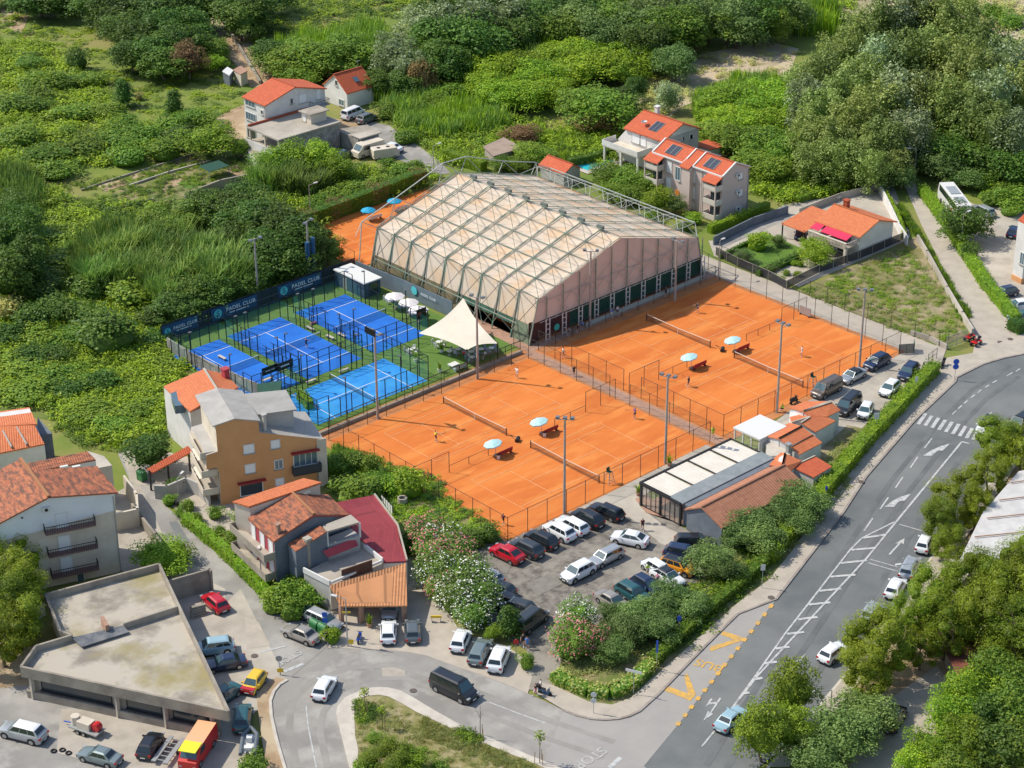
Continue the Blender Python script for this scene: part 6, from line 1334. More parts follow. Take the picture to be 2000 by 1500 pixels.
# 6 villa with pool
b = bld('villa', 'white villa with balcony and red roof behind the apartment house', 71, 40)
zb = zm(1190, 200, 6.25)
gable(b, 66.2, 35.7, 75.6, 44.8, 6.4, 8.4, m_wallw, t_red, rx=71); chimney(b, 71.8, 42.6, 7.6, 9.7, m_wht, .7)
mb = MB(); mb.box((70.9, 35.68, 4.0), (9.3, .05, 5.), m=0); mb.build('painted_shade_panel', m_wallg, b)  # grey panel: shade of this gable end painted over its white render
win(b, (66.2, 35.7), (75.6, 35.7), *zb(1000, 420), .8, 1.0, 'glass'); win(b, (66.2, 35.7), (75.6, 35.7), *zb(905, 440), .6, .9, 'glass')
balcony(b, (66.2, 47.5), (66.2, 38), 0, 9, 3.3, 3.6, m_wallc, m_wallw, solid=True); walls(b, [(66.2, 44.8, 6.2), (68.5, 44.8, 6.2), (68.5, 47.4, 3.3), (66.2, 47.4, 3.3)], m_wallw, 0, 'side_wing')
win(b, (66.2, 44.8), (66.2, 35.7), *zb(330, 440), 2.2, 1.8, 'shutter'); win(b, (66.2, 44.8), (66.2, 35.7), *zb(410, 470), 1.6, 1.8, 'shutter')
for y in (38.6, 42.8, 47): mb = MB(); mb.beam((62.8, y, 0), (62.8, y, 3.2), .35); mb.build('column', m_wallw, b)
panel(b, (68.4, 39.4, 7.55), slope=(.42, 0)); mb = MB(); mb.lathe((67.6, 41.8, 7.4), [(0, .3), (.5, .55), (.55, .75)], 14); mb.build('satellite_dish', m_wht, b)
walls(b, [(76.4, 33.5, 2.6), (79.5, 33.5, 2.6), (79.5, 37, 2.6), (76.4, 37, 2.6)], m_wallw, 0, 'garage'); roof(b, [[(76, 33, 2.9), (80, 33, 2.7), (80, 37.4, 2.7), (76, 37.4, 2.9)]], t_red, .15, 'garage_roof')
sheet('pool_terrace', rect(56.4, 44.6, 67, 50.4), .05, m_white_k, px=False); mb = MB(); mb.face([(x, y, .09) for x, y in rect(57.6, 46.2, 64.6, 49)]); o = mb.build('swimming_pool', M('pool_water', (.02,.42,.52), (.04,.5,.6), s=.8, co='World', rough=.08)); o['kind'] = 'structure'
# 7 apartment house
b = bld('apartment_house', 'pinkish grey three-storey apartment house with red tiled roofs and solar panels', 61, 21.5, 'apartment house')
gable(b, 57.8, 13.8, 64.5, 30, 7.8, 9.4, m_wallp, t_red, rx=60.9, ov=.12)
for y in (30.1, 13.7, 20.5, 22.8): mb = MB(); mb.beam((57.6, y, 7.95), (60.9, y, 9.68), .25, .22); mb.beam((60.9, y, 9.68), (64.6, y, 8.0), .25, .22); mb.build('roof_verge', m_wht, b)
mb = MB(); mb.beam((57.6, 13.7, 7.9), (57.6, 30.1, 7.9), .25, .2); mb.build('eaves_band', m_wht, b)
walls(b, [(56.8, 20.4, 7.5), (58, 20.4, 7.9), (58, 23, 7.9), (56.8, 23, 7.5)], m_wallp, 0, 'stair_tower'); roof(b, [[(56.6, 20.6, 7.65), (58.4, 20.6, 8.5), (58.4, 22.8, 8.5), (56.6, 22.8, 7.65)]], t_red, .15)
A, B = (57.8, 30), (57.8, 13.8); st = lambda X, Y: zb(X, Y)
for X, Y, h_ in ((735, 790, 2.), (727, 990, 2.), (722, 1190, 1.8), (1020, 905, 2.2), (1015, 1100, 2.2), (1005, 1270, 1.6)): win(b, A, B, *zb(X, Y), 1.1, h_, 'shutter')
win(b, (56.8, 23), (56.8, 20.4), *zb(838, 870), 1.2, 2.4, 'glass'); mb = MB(); q = onwall((56.8, 23), (56.8, 20.4), *zb(830, 1100)); mb.tube((q.x-.02, q.y, q.z), (q.x-.08, q.y, q.z), .6, n=12); mb.build('orange_emblem', M('emblem_orange', (.6,.22,.05), rough=.6), b)
A2, B2 = (57.8, 13.8), (64.5, 13.8)
for X, Y in ((1600, 900), (1600, 1105), (1595, 1305)): win(b, A2, B2, *zb(X, Y), .9, 1.1, 'shutter'); ac(b, A2, B2, *zb(X-40, Y-15))
for s0, s1 in ((-.5, 2.7), (13.2, 16.3)):
    for z in (.2, 2.9, 5.5): balcony(b, A, B, s0, s1, z, 1.7, m_wallp, M('pale_balustrade', (.62,.56,.48), rough=.8), solid=True, rh=.9); win(b, A, B, 0, 0, 2., 1.8, 'dark', at=((s0+s1)/2, z+1.2), fm=m_trim)
    mb = MB()
    for s_ in (s0+.1, s1-.1): mb.beam((56.1, 30-s_, 0), (56.1, 30-s_, 7.), .2)
    mb.build('balcony_post', m_wallp, b); roof(b, [[(55.8, 30-s1-.1, 7.0), (57.9, 30-s1-.1, 8.0), (57.9, 30-s0+.1, 8.0), (55.8, 30-s0+.1, 7.0)]], t_red, .12, 'balcony_roof')
panel(b, (59.3, 26.6, 8.85), slope=(.5, 0), w_=2., h_=2.4); panel(b, (59.3, 17.6, 8.85), slope=(.5, 0), w_=2., h_=2.4)
wallobj('driveway_wall', 'dark grey wall along the driveway beside the apartment house', [g(1395,462,1.5), g(1470,425,1.5), g(1538,402,1.5)], 1.5, m_walls, .25)
# 8 villa by the vacant lot
b = bld('bungalow', 'white bungalow with orange roof, red awnings and a curved balcony beside the vacant lot', 66, -8.6, 'house')
gable(b, 61.6, -12.9, 70.4, -4.3, 4.1, 5.6, m_wallw, t_org, rx=66, ov=.5); chimney(b, 66.8, -5.8, 5, 6.8, t_red, .8)
balcony(b, (61.6, -4.3), (61.6, -12.9), .3, 8.3, 2.4, 3., m_conc, m_wallc, solid=False, rh=.9); mb = MB()
for i in range(26): mb.tube((58.7, -4.7-.31*i, 2.5), (58.7, -4.7-.31*i, 3.3), .1, n=6)
mb.beam((58.7, -4.6, 3.4), (58.7, -12.6, 3.4), .3, .16); mb.build('balustrade', m_wallc, b)
for y in (-4.7, -8.5, -12.4): mb = MB(); mb.beam((58.8, y, 0), (58.8, y, 2.4), .45); mb.build('column', m_wallc, b)
for y0, y1 in ((-4.2, -6), (-6.4, -11.8)): mb = MB(); mb.slab([(59.6, y1, 3.5), (61.6, y1, 4.15), (61.6, y0, 4.15), (59.6, y0, 3.5)], .06); mb.build('red_awning', M('awning_crimson', (.68,.02,.08), rough=.7), b); mb = MB(); mb.beam((61.6, y0, 4.2), (61.6, y1, 4.2), .12); mb.build('awning_box', m_wht, b)
for y in (-6, -8.4, -10.6): win(b, (61.6, -4.3), (61.6, -12.9), 0, 0, 1.5, 1.5, 'glass', at=(-4.3-y, 3.2))
for y in (-6.5, -9.6): win(b, (61.6, -4.3), (61.6, -12.9), 0, 0, 2., 1.8, 'dark', at=(-4.3-y, 1.1))
cp = thing('carport', 'open carport with an orange tiled roof attached to the bungalow', 'carport', (63, -.4, 0)); roof(cp, [[(59.0, -3.6, 2.7), (67, -3.6, 3.6), (67, 1.7, 3.6), (59, 1.5, 2.7)]], t_org, .15)
for x, y in ((59.2, 1.3), (59.2, -3.3), (63, 1.4), (66.8, 1.5)): mb = MB(); mb.beam((x, y, 0), (x, y, 2.8), .18); mb.build('post', m_trim, cp)
wallobj('yard_wall', 'high white wall zigzagging behind the bungalow yard', [g(1718,357,1.8), g(1740,400,1.8), g(1757,437,1.8), g(1773,462,1.8)], 1.8, m_wallw, .2)
wallobj('yard_wall', 'thin white wall along the top of the bungalow yard', [g(1562,407,1.2), g(1640,377,1.2), g(1718,357,1.2)], 1.2, m_conc, .15)
wallobj('lot_wall', 'pale stone wall between the vacant lot and the narrow lane', [g(1793,460,1), g(1811,490,1), g(1850,560,1), g(1880,610,1), g(1900,642,1)], 1.1, m_conc, .35)
wallobj('lot_wall', 'low wall at the lower corner of the vacant lot', [g(1780,655), g(1815,665), g(1848,682)], .8, m_conc, .3)
fence('dark_screen_fence', 'dark screen fence on a low wall around the bungalow garden', [g(1398,498), g(1440,520), g(1500,545), g(1536,565), g(1600,533), g(1680,505), g(1773,466)], h=1.5, step=3.5, pm=m_conc, mm=meshmat('screen', (.03,.03,.04), .88), cat='fence')
# right edge white building
b = bld('white_building', 'white building with an orange plinth cut by the right edge', 96, -27, 'building'); q = [P(1976, 545), P(1995, 555), P(2080, 520), P(2040, 480)]; hB = 10.
walls(b, [(p.x, p.y, hB) for p in q], m_wallw); mb = MB(); mb.prism([(p.x+(p.x-q[3].x)*.01, p.y+(p.y-q[2].y)*.01) for p in q], 0, .9, 0); mb.build('orange_plinth', m_wallo, b); roof(b, [[(p.x, p.y, hB+.3) for p in q]], t_red, .3); win(b, q[0][:2], q[1][:2], 1997, 505, 1, 2, 'glass')
# 11 white pergola and clubhouse roofs
b = bld('clubhouse', 'white clubhouse with small overlapping orange tiled roofs beside the court car park', 4, -49, 'clubhouse')
roofs = [((-1.2, -53.4, -.3, -47.2), 3.0), ((-.4, -53.5, 4.6, -48.2), 3.2)]
zc = zm(1200, 680, 3.75)
def rr(b, x0, y0, x1, y1, z0, z1, m=t_org, wm=m_wallw, nm='roof'):   # slope falls from x1(z1) towards x0(z0)... along y
    walls(b, [(x0+.2, y0+.2, z0-.15), (x1-.2, y0+.2, z0-.15), (x1-.2, y1-.2, z1-.15), (x0+.2, y1-.2, z1-.15)], wm, 0, 'wall'); roof(b, [[(x0, y0, z0), (x1, y0, z0), (x1, y1, z1), (x0, y1, z1)]], m, .15, nm)
def rpc(b, pts, m=t_org, wm=m_wallw):
    q = [zc(*p) for p in pts]; c = sum(q, Vector())/len(q); walls(b, [v.lerp(c, .07) for v in q], wm, zt=[v.z-.12 for v in q]); roof(b, [q], m, .12)
    a, c = max([(q[i], q[(i+1) % len(q)]) for i in range(len(q))], key=lambda e: e[0].z+e[1].z); mb = MB(); mb.beam(a+Vector((0, 0, .06)), c+Vector((0, 0, .06)), .22, .1); mb.build('ridge_tiles', m_conc, b)
for q in ([(1098,642,3.),(1282,545,3.),(1375,572,3.7),(1203,664,3.7)], [(1203,664,3.7),(1375,572,3.7),(1450,632,3.15),(1285,718,3.15)], [(1290,722,3.),(1452,632,3.),(1524,692,2.5),(1355,778,2.5)], [(1282,436,3.2),(1400,388,3.2),(1585,388,3.8),(1382,462,3.8)], [(1382,462,3.8),(1590,396,3.8),(1658,452,3.1),(1560,502,3.1),(1430,504,3.3)], [(1366,548,3.4),(1430,506,3.5),(1560,504,3.),(1622,532,2.7),(1472,614,2.7)], [(1284,503,2.8),(1385,480,2.8),(1430,503,3.3),(1302,545,3.3)]): rpc(b, q)
mb = MB(); q = [zc(1285,455,3.), zc(1385,470,3.), zc(1440,500,3.), zc(1290,500,3.)]; mb.prism([tuple(v)[:2] for v in q], 0, 2.7); mb.build('white_block', m_wallw, b)
q = [zc(1090,660,2.4), zc(1225,700,2.4), zc(1290,780,2.4), zc(1150,790,2.4)]; walls(b, q, m_wallw, zt=[2.4]*4, name='white_terrace', mt=m_white_k)
q = zc(1545, 585, 1.5); mb = MB(); mb.box((q.x, q.y-.1, 1.6), (.5, .3, .6)); mb.build('window', m_glassd, b); q = zc(1275, 715, 3.4); chimney(b, q.x, q.y, 2.4, 3.6, m_steel, .5)
pg = thing('white_pergola', 'white flat-roofed glazed pergola in front of the clubhouse', 'pergola', (1.2, -44.6, 0)); roof(pg, [[(-1.6, -47, 3.2), (3.9, -47, 3.2), (3.9, -42.2, 3.2), (-1.6, -42.2, 3.2)]], m_wht, .25)
for x in (-1.4, .3, 2, 3.7):
    for y in (-46.8, -42.4): mb = MB(); mb.beam((x, y, 0), (x, y, 3), .16); mb.build('post', m_wht, pg)
for y in (-45.4, -43.9): mb = MB(); mb.beam((-1.4, y, 0), (-1.4, y, 3), .14); mb.build('post', m_wht, pg)
mb = MB(); mb.box((-1.4, -44.6, .45), (.1, 4.6, .9)); mb.box((1.1, -46.9, 1.4), (5, .1, 2.8)); mb.build('low_wall', m_wht, pg); mb = MB(); mb.face([(-1.38, -46.8, .9), (-1.38, -42.4, .9), (-1.38, -42.4, 3), (-1.38, -46.8, 3)]); mb.build('glazing', M('clear_glazing', (.5,.5,.45), rough=.1, alpha=.3), pg)
b = bld('small_tiled_annex', 'small white annex with a lean-to red tiled roof beside the road hedge', -2, -56.6, 'outbuilding'); rpc(b, [(1300,870,2.8),(1470,790,2.8),(1594,866,2.4),(1460,946,2.4)], t_red)
# 12 pavilion
pv = thing('pavilion', 'long pavilion with four cream retractable roof panels and a grey gutter roof', 'pavilion', (-13, -48, 0))
for i in range(4):
    x0 = -21.8+i*4.3; mb = MB()
    for k in range(6): mb.slab([(x0+.15+k*.68, -49.6, 3.3-.0), (x0+.15+(k+.5)*.68, -49.6, 3.32), (x0+.15+(k+.5)*.68, -44.6, 3.32), (x0+.15+k*.68, -44.6, 3.3)], .05); mb.slab([(x0+.15+(k+.5)*.68, -49.6, 3.32), (x0+.15+(k+1)*.68, -49.6, 3.3), (x0+.15+(k+1)*.68, -44.6, 3.3), (x0+.15+(k+.5)*.68, -44.6, 3.32)], .05)
    mb.build('roof_panel', M('cream_awning', (.70,.64,.55), (.64,.58,.49), s=.7, co='World', rough=.7), pv)
mb = MB()
for i in range(5): mb.beam((-21.8+i*4.3, -49.7, 3.45), (-21.8+i*4.3, -44.4, 3.45), .13, .16)
mb.beam((-21.9, -44.4, 3.3), (-4.5, -44.4, 3.3), .25, .3); mb.beam((-21.9, -51.6, 3.2), (-21.9, -44.4, 3.3), .25, .35); mb.build('roof_frame', m_trim, pv)
roof(pv, [[(-21.8, -51.7, 3.25), (-4.2, -51.7, 3.25), (-4.4, -49.6, 3.5), (-21.8, -49.6, 3.5)]], M('grey_lead_roof', (.22,.25,.25), (.28,.3,.3), s=1., rough=.6), .15, 'gutter_roof'); walls(pv, [(-21.4, -52.6, 3.1), (-4.2, -52.6, 3.1), (-4.2, -51.6, 3.1), (-21.4, -51.6, 3.1)], m_walls, 0, 'grey_wall')
for y in (-51.5, -48, -44.6): mb = MB(); mb.beam((-21.8, y, 0), (-21.8, y, 3.2), .28); mb.build('post', m_trim, pv)
mb = MB()
for k in range(9): mb.beam((-21.8, -51.3+k*.83, .1), (-21.8, -51.3+k*.83, 3.1), .06)
for k in range(12): mb.beam((-21.6+k*1.45, -44.5, .1), (-21.6+k*1.45, -44.5, 3.1), .08)
mb.beam((-21.8, -51.5, .1), (-21.8, -44.6, .1), .1); mb.build('mullions', m_trim, pv); mb = MB(); mb.face([(-21.75, -51.4, .1), (-21.75, -44.6, .1), (-21.75, -44.6, 3.1), (-21.75, -51.4, 3.1)]); mb.face([(-21.7, -44.55, .1), (-4.6, -44.55, .1), (-4.6, -44.55, 3.1), (-21.7, -44.55, 3.1)]); mb.build('glazing', M('clear_glazing', (.5,.5,.45), rough=.1, alpha=.3), pv)
mb = MB(); mb.face([(x, y, .06) for x, y in rect(-21.7, -51.5, -4.4, -44.6)]); mb.build('floor', m_brick, pv)
b = bld('tiled_hall', 'long slate-grey hall with a mottled brown tiled gable roof beside the olive trees', -14, -55.6, 'building')
gable(b, -21.9, -58.6, -6.5, -52.7, 2.9, 4.3, m_walls, t_brn, axis='x', rx=-55.3, ov=.25); rpc(b, [(1112,850,3.),(1222,762,3.1),(1250,770,3.6),(1228,872,3.6)]); rpc(b, [(1250,770,3.6),(1372,825,3.),(1285,905,2.9),(1228,872,3.6)])
# 13 + orange building
zo = zm(300, 700, 4.839)
b = bld('orange_house', 'tall orange-rendered house with grey roofs and balconies above the raspberry house', -55, -5, 'house')
A = zo(640, 1390, 0.); Bq = zo(1620, 1200, 0.); dw = (Bq-A).normalized(); nw = Vector((-dw.y, dw.x, 0))
if nw.y < 0: nw = -nw
on = lambda X, Y: onwall(A, Bq, *zo(X, Y))
out = [(640,1390),(625,1100),(600,1030),(500,1050),(497,915),(605,880),(585,640),(765,573),(990,598),(1000,700),(1530,757),(1605,757),(1620,1200)]
W3 = [on(*p) for p in out]; W3[0].z = 0; W3[-1].z = 0; Dp = 8.2
mb = MB(); mb.face(W3, 0)
for i in range(len(W3)):
    p, q = W3[i], W3[(i+1) % len(W3)]; nn = (q-p).cross(nw); top = abs(q.z-p.z) < abs((q-p).dot(dw))*1.2 and i > 3
    mb.face([p, q, q+nw*Dp, p+nw*Dp], 2 if top else 1)
mb.face([p+nw*Dp for p in W3][::-1], 1); mb.build('wall', [m_wallo, m_wallc, m_sheet], b)
pr_ = [on(585, 640), on(765, 573), on(990, 598)]; up = Vector((0, 0, .12))
roof(b, [[pr_[0]+up-dw*.4-nw*.1, pr_[1]+up-nw*.1, pr_[1]+up+nw*(Dp+1), pr_[0]+up-dw*.4+nw*(Dp+1)], [pr_[1]+up-nw*.1, pr_[2]+up+dw*.3-nw*.1, pr_[2]+up+dw*.3+nw*(Dp+1), pr_[1]+up+nw*(Dp+1)]], m_sheet, .15)
q = [on(1000, 640), on(1430, 720)]; zc_ = q[1].z
q0 = on(1010, 700); q1 = on(1530, 757); a_ = q0+nw*2.4+Vector((0, 0, 1.4)); c_ = q0+dw*5.6+nw*2.4+Vector((0, 0, 1.1)); roof(b, [[a_, c_, c_+nw*5+Vector((0, 0, .5)), a_+nw*5+Vector((0, 0, .7))]], m_sheet, .15); mb = MB(); mb.prism([tuple(v)[:2] for v in (a_+nw*.3, c_+nw*.3-dw*.4, c_+nw*4.6-dw*.4, a_+nw*4.6)], q1.z-.2, [a_.z-.1, c_.z-.1, c_.z+.3, a_.z+.4]); mb.build('roof_room', m_wallg, b)
cq = on(1065, 690)+nw*.8; chimney(b, cq.x, cq.y, q0.z-.3, q0.z+2.0, m_wallg, .4)
for X, Y, w_, h_, s_ in ((900,855,1.35,1.25,'shutter'),(1150,810,1.15,1.15,'shutter'),(912,1040,1.3,1.25,'shutter'),(1182,1000,1.1,1.3,'glass'),(1192,1165,1.1,1.0,'shutter'),(1435,945,3.2,1.9,'glass'),(925,1225,3.0,1.9,'dark')): win(b, A, Bq, *zo(X, Y), w_, h_, s_)
for X0, Y0, X1, Y1 in ((1295,895,1560,848),(790,1180,1055,1132)):
    u0, u1 = on(X0, Y0), on(X1, Y1); mb = MB(); mb.beam(u0-nw*.35, u1-nw*.35, .7, .12); mb.build('awning', m_dkred, b)
sL = (on(1310, 1080)-A).dot(dw); sR = (on(1570, 1040)-A).dot(dw); balcony(b, A, Bq, sL, sR, on(1440, 1060).z, .9, m_trim, M('dark_balcony_cloth', (.04,.045,.05), rough=.8), solid=True)
mb = MB(); q = on(1540, 760); mb.prism([tuple(v)[:2] for v in (q, q+dw*1.25, q+dw*1.25-nw*.12, q-nw*.12)], 0, q.z-.1); mb.build('cream_pier', m_wallc, b)
A = A.copy(); A.z = 0
for i, z in enumerate((1.6, 4.3, 7.0)):     # stacked balconies at the left end
    p = A-dw*1.0+Vector((0, 0, z)); mb = MB(); mb.beam(p+nw*.4, p+nw*6.4, 2.2, .16); f = mb.build('end_balcony', m_conc, b); mb = MB(); mb.beam(p-dw*1.1+nw*.4+Vector((0,0,.5)), p-dw*1.1+nw*6.4+Vector((0,0,.5)), .1, .9); mb.beam(p-dw*1.1+nw*.4+Vector((0,0,.5)), p+dw*1.0+nw*.4+Vector((0,0,.5)), .1, .9); mb.build('parapet', m_wallc, f)
    if i: mb = MB(); mb.slab([p-dw*1.3+nw*1.2+Vector((0,0,-.5)), p+dw*.9+nw*1.2+Vector((0,0,-.1)), p+dw*.9+nw*4.6+Vector((0,0,-.1)), p-dw*1.3+nw*4.6+Vector((0,0,-.5))], .05); mb.build('cream_awning', m_sail, f)
t = thing('roof_shelter', 'dark green netting shelter on the roof terrace beside the padel courts', 'shelter', tuple(zo(1100, 330, 4.))); 
q = [zo(975, 240, 4.6), zo(1210, 210, 4.6), zo(1200, 310, 4.6), zo(1015, 350, 4.6)]; roof(t, [q], m_green, .1, 'cover'); walls(t, [(p.x, p.y, 4.5) for p in q], m_green, 0, 'side_netting')
b = bld('terracotta_house', 'white house with a wide orange-red roof next to the orange house', -54, 9, 'house')
r0, r1, r2, r3, r4, r5 = zo(95,260,7.6), zo(470,105,7.6), zo(800,270,7.4), zo(620,335,8.8), zo(345,500,7.2), zo(480,100,7.9)
walls(b, [(r0.x, r0.y, 7.4), (r4.x, r4.y, 7.0), (r2.x-1, r2.y-1, 7.0), (r2.x, r2.y, 7.2), (r1.x, r1.y, 7.4)], m_wallw)
rid0, rid1 = zo(475, 100, 8.6), zo(620, 330, 9.2)
roof(b, [[zo(95,262,7.6), zo(345,500,7.9), rid1, rid0], [rid0, rid1, zo(690,320,8.8), zo(800,272,7.8), zo(690,150,7.4)]], t_org); mb = MB(); mb.beam(rid0+up, rid1+up, .3, .12); mb.build('ridge_tiles', m_conc, b)
q = zo(680, 150, 8.2); chimney(b, q.x, q.y, 7, 9.0, m_wallr, .8); q = zo(225, 390, 6.6); mb = MB(); mb.slab([zo(160,330,7.9), zo(240,300,7.9), zo(290,440,7.7), zo(200,450,7.7)], 1.2); mb.build('dormer_glazing', m_glassb, b)
t = thing('stair_shelter', 'covered outdoor stair with a long orange tiled lean-to roof by the lane', 'stair shelter', tuple(zo(180, 950, 0.)))
roof(t, [[zo(-65,1045,3.), zo(-20,1085,2.7), zo(368,880,3.5), zo(325,825,3.9)]], t_red, .15)
for X, Y in ((-40, 1060), (130, 980), (330, 880)): q = zo(X, Y, 3.); mb = MB(); mb.beam((q.x, q.y, 0), (q.x, q.y, 3), .2); mb.build('post', m_trim, t)
wallobj('garden_wall', 'grey garden wall under the covered stair', [zo(20,1230,1.5), zo(120,1190,2.2), zo(300,1060,3), zo(430,1180,2.), zo(520,1290,1.6)], 2.0, m_wallg, .3)
# 15 raspberry house, restaurant
zy = zm(430, 920, 4.4125)
b = bld('raspberry_house', 'old house with raspberry walls, grey end and mottled orange roofs by the lane', -64, -25, 'house')
E0, E1, R0, R1, E2, E3 = zy(465,592,7.2), zy(255,400,7.2), zy(808,375,8.9), zy(620,188,8.9), zy(1110,375,7.2), zy(930,200,7.2)
walls(b, [E0, E1, (E1+R1)/2, R1, E3, E2, R0], m_wallr, zt=[7.0, 7.0, 7.9, 8.7, 7.0, 7.0, 8.7]); roof(b, [[E0-Vector((.3,.3,0)), R0, R1, E1-Vector((.3,0,0))], [R0, E2, E3, R1]], t_old); mb = MB(); mb.beam(R0+up, R1+up, .3, .14); mb.build('ridge_tiles', t_lit, b)
gA = E0.copy(); gB = E2.copy(); dg = (gB-gA).normalized(); ng = Vector((dg.y, -dg.x, 0)); ng = ng if (CAM-gA).dot(ng) > 0 else -ng
mb = MB(); mb.face([tuple(Vector((E0.x, E0.y, 0))+ng*.06), tuple(Vector((E2.x, E2.y, 0))+ng*.06), Vector((E2.x, E2.y, 6.9))+ng*.06, Vector((R0.x, R0.y, 8.6))+ng*.06, Vector((E0.x, E0.y, 6.9))+ng*.06]); mb.build('grey_gable', m_walls, b)
M0, M1, M2, M3 = zy(105,262,8.6), zy(245,305,8.6), zy(875,95,9.4), zy(720,60,9.4); roof(b, [[M0, M1, M2, M3]], t_org); cM = (M0+M1+M2+M3)/4; walls(b, [v.lerp(cM, .04) for v in (M0, M1, M2, M3)], m_wallc, zt=[8.3, 8.3, 9.1, 9.1], name='rear_wall')
wA, wB = (E1.x, E1.y), (E0.x, E0.y); LL = (Vector(wB)-Vector(wA)).length
for z in (1.9, 4.6): balcony(b, wA, wB, -2.6, LL+.1, z, 1.5, m_conc, m_concd, rh=.9, solid=True)
for z in (3.2, 5.7):
    for s_ in (.8, LL*.5, LL*.85): win(b, wA, wB, 0, 0, 1.1, 1.9, 'shutter', at=(s_, z-.1))
for z in (.9,): win(b, wA, wB, 0, 0, 2., 1.6, 'dark', at=(LL*.4, z))
q = zy(500, 510, 7.9); chimney(b, q.x, q.y, 7.2, 8.7, m_brick, .45)
# front wing: lower roof, roof terrace
A_ = zy(650, 690, 6.3); B_ = zy(585, 625, 6.3); C_ = zy(860, 470, 7.6); D_ = zy(920, 520, 7.6)
w2 = bld('restaurant_wing', 'slate-grey wing with chimney, terrace and brown sign board over the tiled carport', -63, -32, 'restaurant')
walls(w2, [A_, D_, C_, B_], m_walls, zt=[6.15, 7.45, 7.45, 6.15]); roof(w2, [[A_, D_, C_, B_]], t_old, .15)
g0, g1, g2, g3 = zy(920,520,7.5), zy(880,470,7.5), zy(1125,375,7.6), zy(1200,440,7.5); roof(w2, [[g0, g1, g2, g3]], m_conc, .2, 'flat_roof'); walls(w2, [g0, g1, g2, g3], m_wallg, zt=[5.6]*4, z0=2.8, name='upper_wall')
for q in (g0, g3): mb = MB(); mb.beam((q.x, q.y, 5.4), (q.x, q.y, 7.4), .2); mb.build('post', m_wht, w2)
q = [zy(885,690,5.4), zy(930,740,4.6), zy(1190,640,4.6), zy(1160,575,5.4)]; roof(w2, [q], m_wallr, .08, 'awning')
T0, T1, T2, T3 = zy(720,870,3.6), zy(945,985,3.6), zy(1400,790,3.6), zy(1190,620,3.6); walls(w2, [T0, T1, T2, T3], m_wallg, zt=[3.5]*4, mt=m_conc, name='terrace')
for p_, q_ in ((T0, T1), (T3, T2), (T1, T2)): mb = MB(); mb.beam(p_+Vector((0,0,.3)), q_+Vector((0,0,.3)), .2, .7 if p_ is not T1 else .3); mb.build('parapet', m_wallw, w2)
q = zy(765, 830, 3.3); mb = MB(); mb.beam((q.x, q.y, 2.4), (q.x, q.y, 7.2), .55); f = mb.build('chimney', m_concd, w2); mb = MB(); mb.box((q.x, q.y, 7.3), (.85, .85, .3)); mb.build('cap', m_conc, f)
K0, K1, K2, K3 = zy(1040,1165,2.5), zy(1612,1160,2.5), zy(1600,790,3.9), zy(945,985,3.9)
cp = thing('tiled_carport', 'open carport with pale orange barrel tiles and brick posts in front of the restaurant', 'carport', tuple((K0+K1+K2+K3)/4*1)[:2]); roof(cp, [[K0, K1, K2, K3]], t_lit, .18)
for t_ in (.02, .32, .97):
    q = K0.lerp(K1, t_)+(K3-K0).normalized()*.4; mb = MB(); mb.beam((q.x, q.y, 0), (q.x, q.y, 2.45), .45); mb.build('brick_post', m_brick, cp)
mb = MB(); q0_, q1_ = K3+Vector((0,0,-1.8)), K2+Vector((0,0,-1.8)); mb.beam(q0_, q1_, .15, 3.2); mb.build('back_wall', m_wallc, cp)
sb = thing('restaurant_sign', 'long dark brown sign board standing on the terrace edge above the carport', 'sign', tuple(zy(1180, 850, 3.6))); a_, c_ = zy(1050, 900, 4.1), zy(1308, 812, 4.1); mb = MB(); mb.beam(a_, c_, .12, 1.5); mb.build('board', M('sign_brown', (.07,.03,.02), (.1,.04,.025), s=2, rough=.7), sb)
for p_ in (a_, c_): mb = MB(); mb.beam((p_.x, p_.y, 3.2), (p_.x, p_.y, 4.8), .08); mb.build('post', m_trim, sb)
mr = bld('maroon_roof_hall', 'low building with a large maroon sheet-tile roof beside the oleanders', -55, -31, 'building')
V = [zy(1000,270,5.2), zy(1330,205,3.6), zy(1530,470,3.6), zy(1548,600,3.5), zy(1610,775,3.4), zy(1405,785,3.6), zy(1180,560,4.6)]
walls(mr, V, m_wallw, zt=[v.z-.25 for v in V]); roof(mr, [[V[0], V[1], V[2], V[6]], [V[6], V[2], V[3], V[4], V[5]]], t_mar, .15)
mb = MB(); mb.beam(V[1]+Vector((0,0,.1)), V[2]+Vector((0,0,.1)), .2, .25); mb.beam(V[2]+Vector((0,0,.1)), V[4]+Vector((0,0,.1)), .2, .25); mb.build('roof_edge', m_conc, mr)
fence('white_panel_fence', 'short row of white panels beside the maroon roof', [g(745,985), g(767,1008)], h=1.5, step=.7, pm=m_trim, mm=meshmat('white_panel', (.7,.7,.68), .95))
t = thing('concrete_well', 'round white concrete well ring in the rough grass', 'well', (*g(786, 982), 0)); mb = MB(); mb.lathe((0,0,0), [(.65, 0), (.65, .8), (.45, .8), (.45, .1)], 16); mb.build('ring', m_conc, t, world=False); mb = MB(); mb.lathe((0,0,0), [(.44, .5), (0, .5)], 14); mb.build('dark_inside', m_trim, t, world=False)
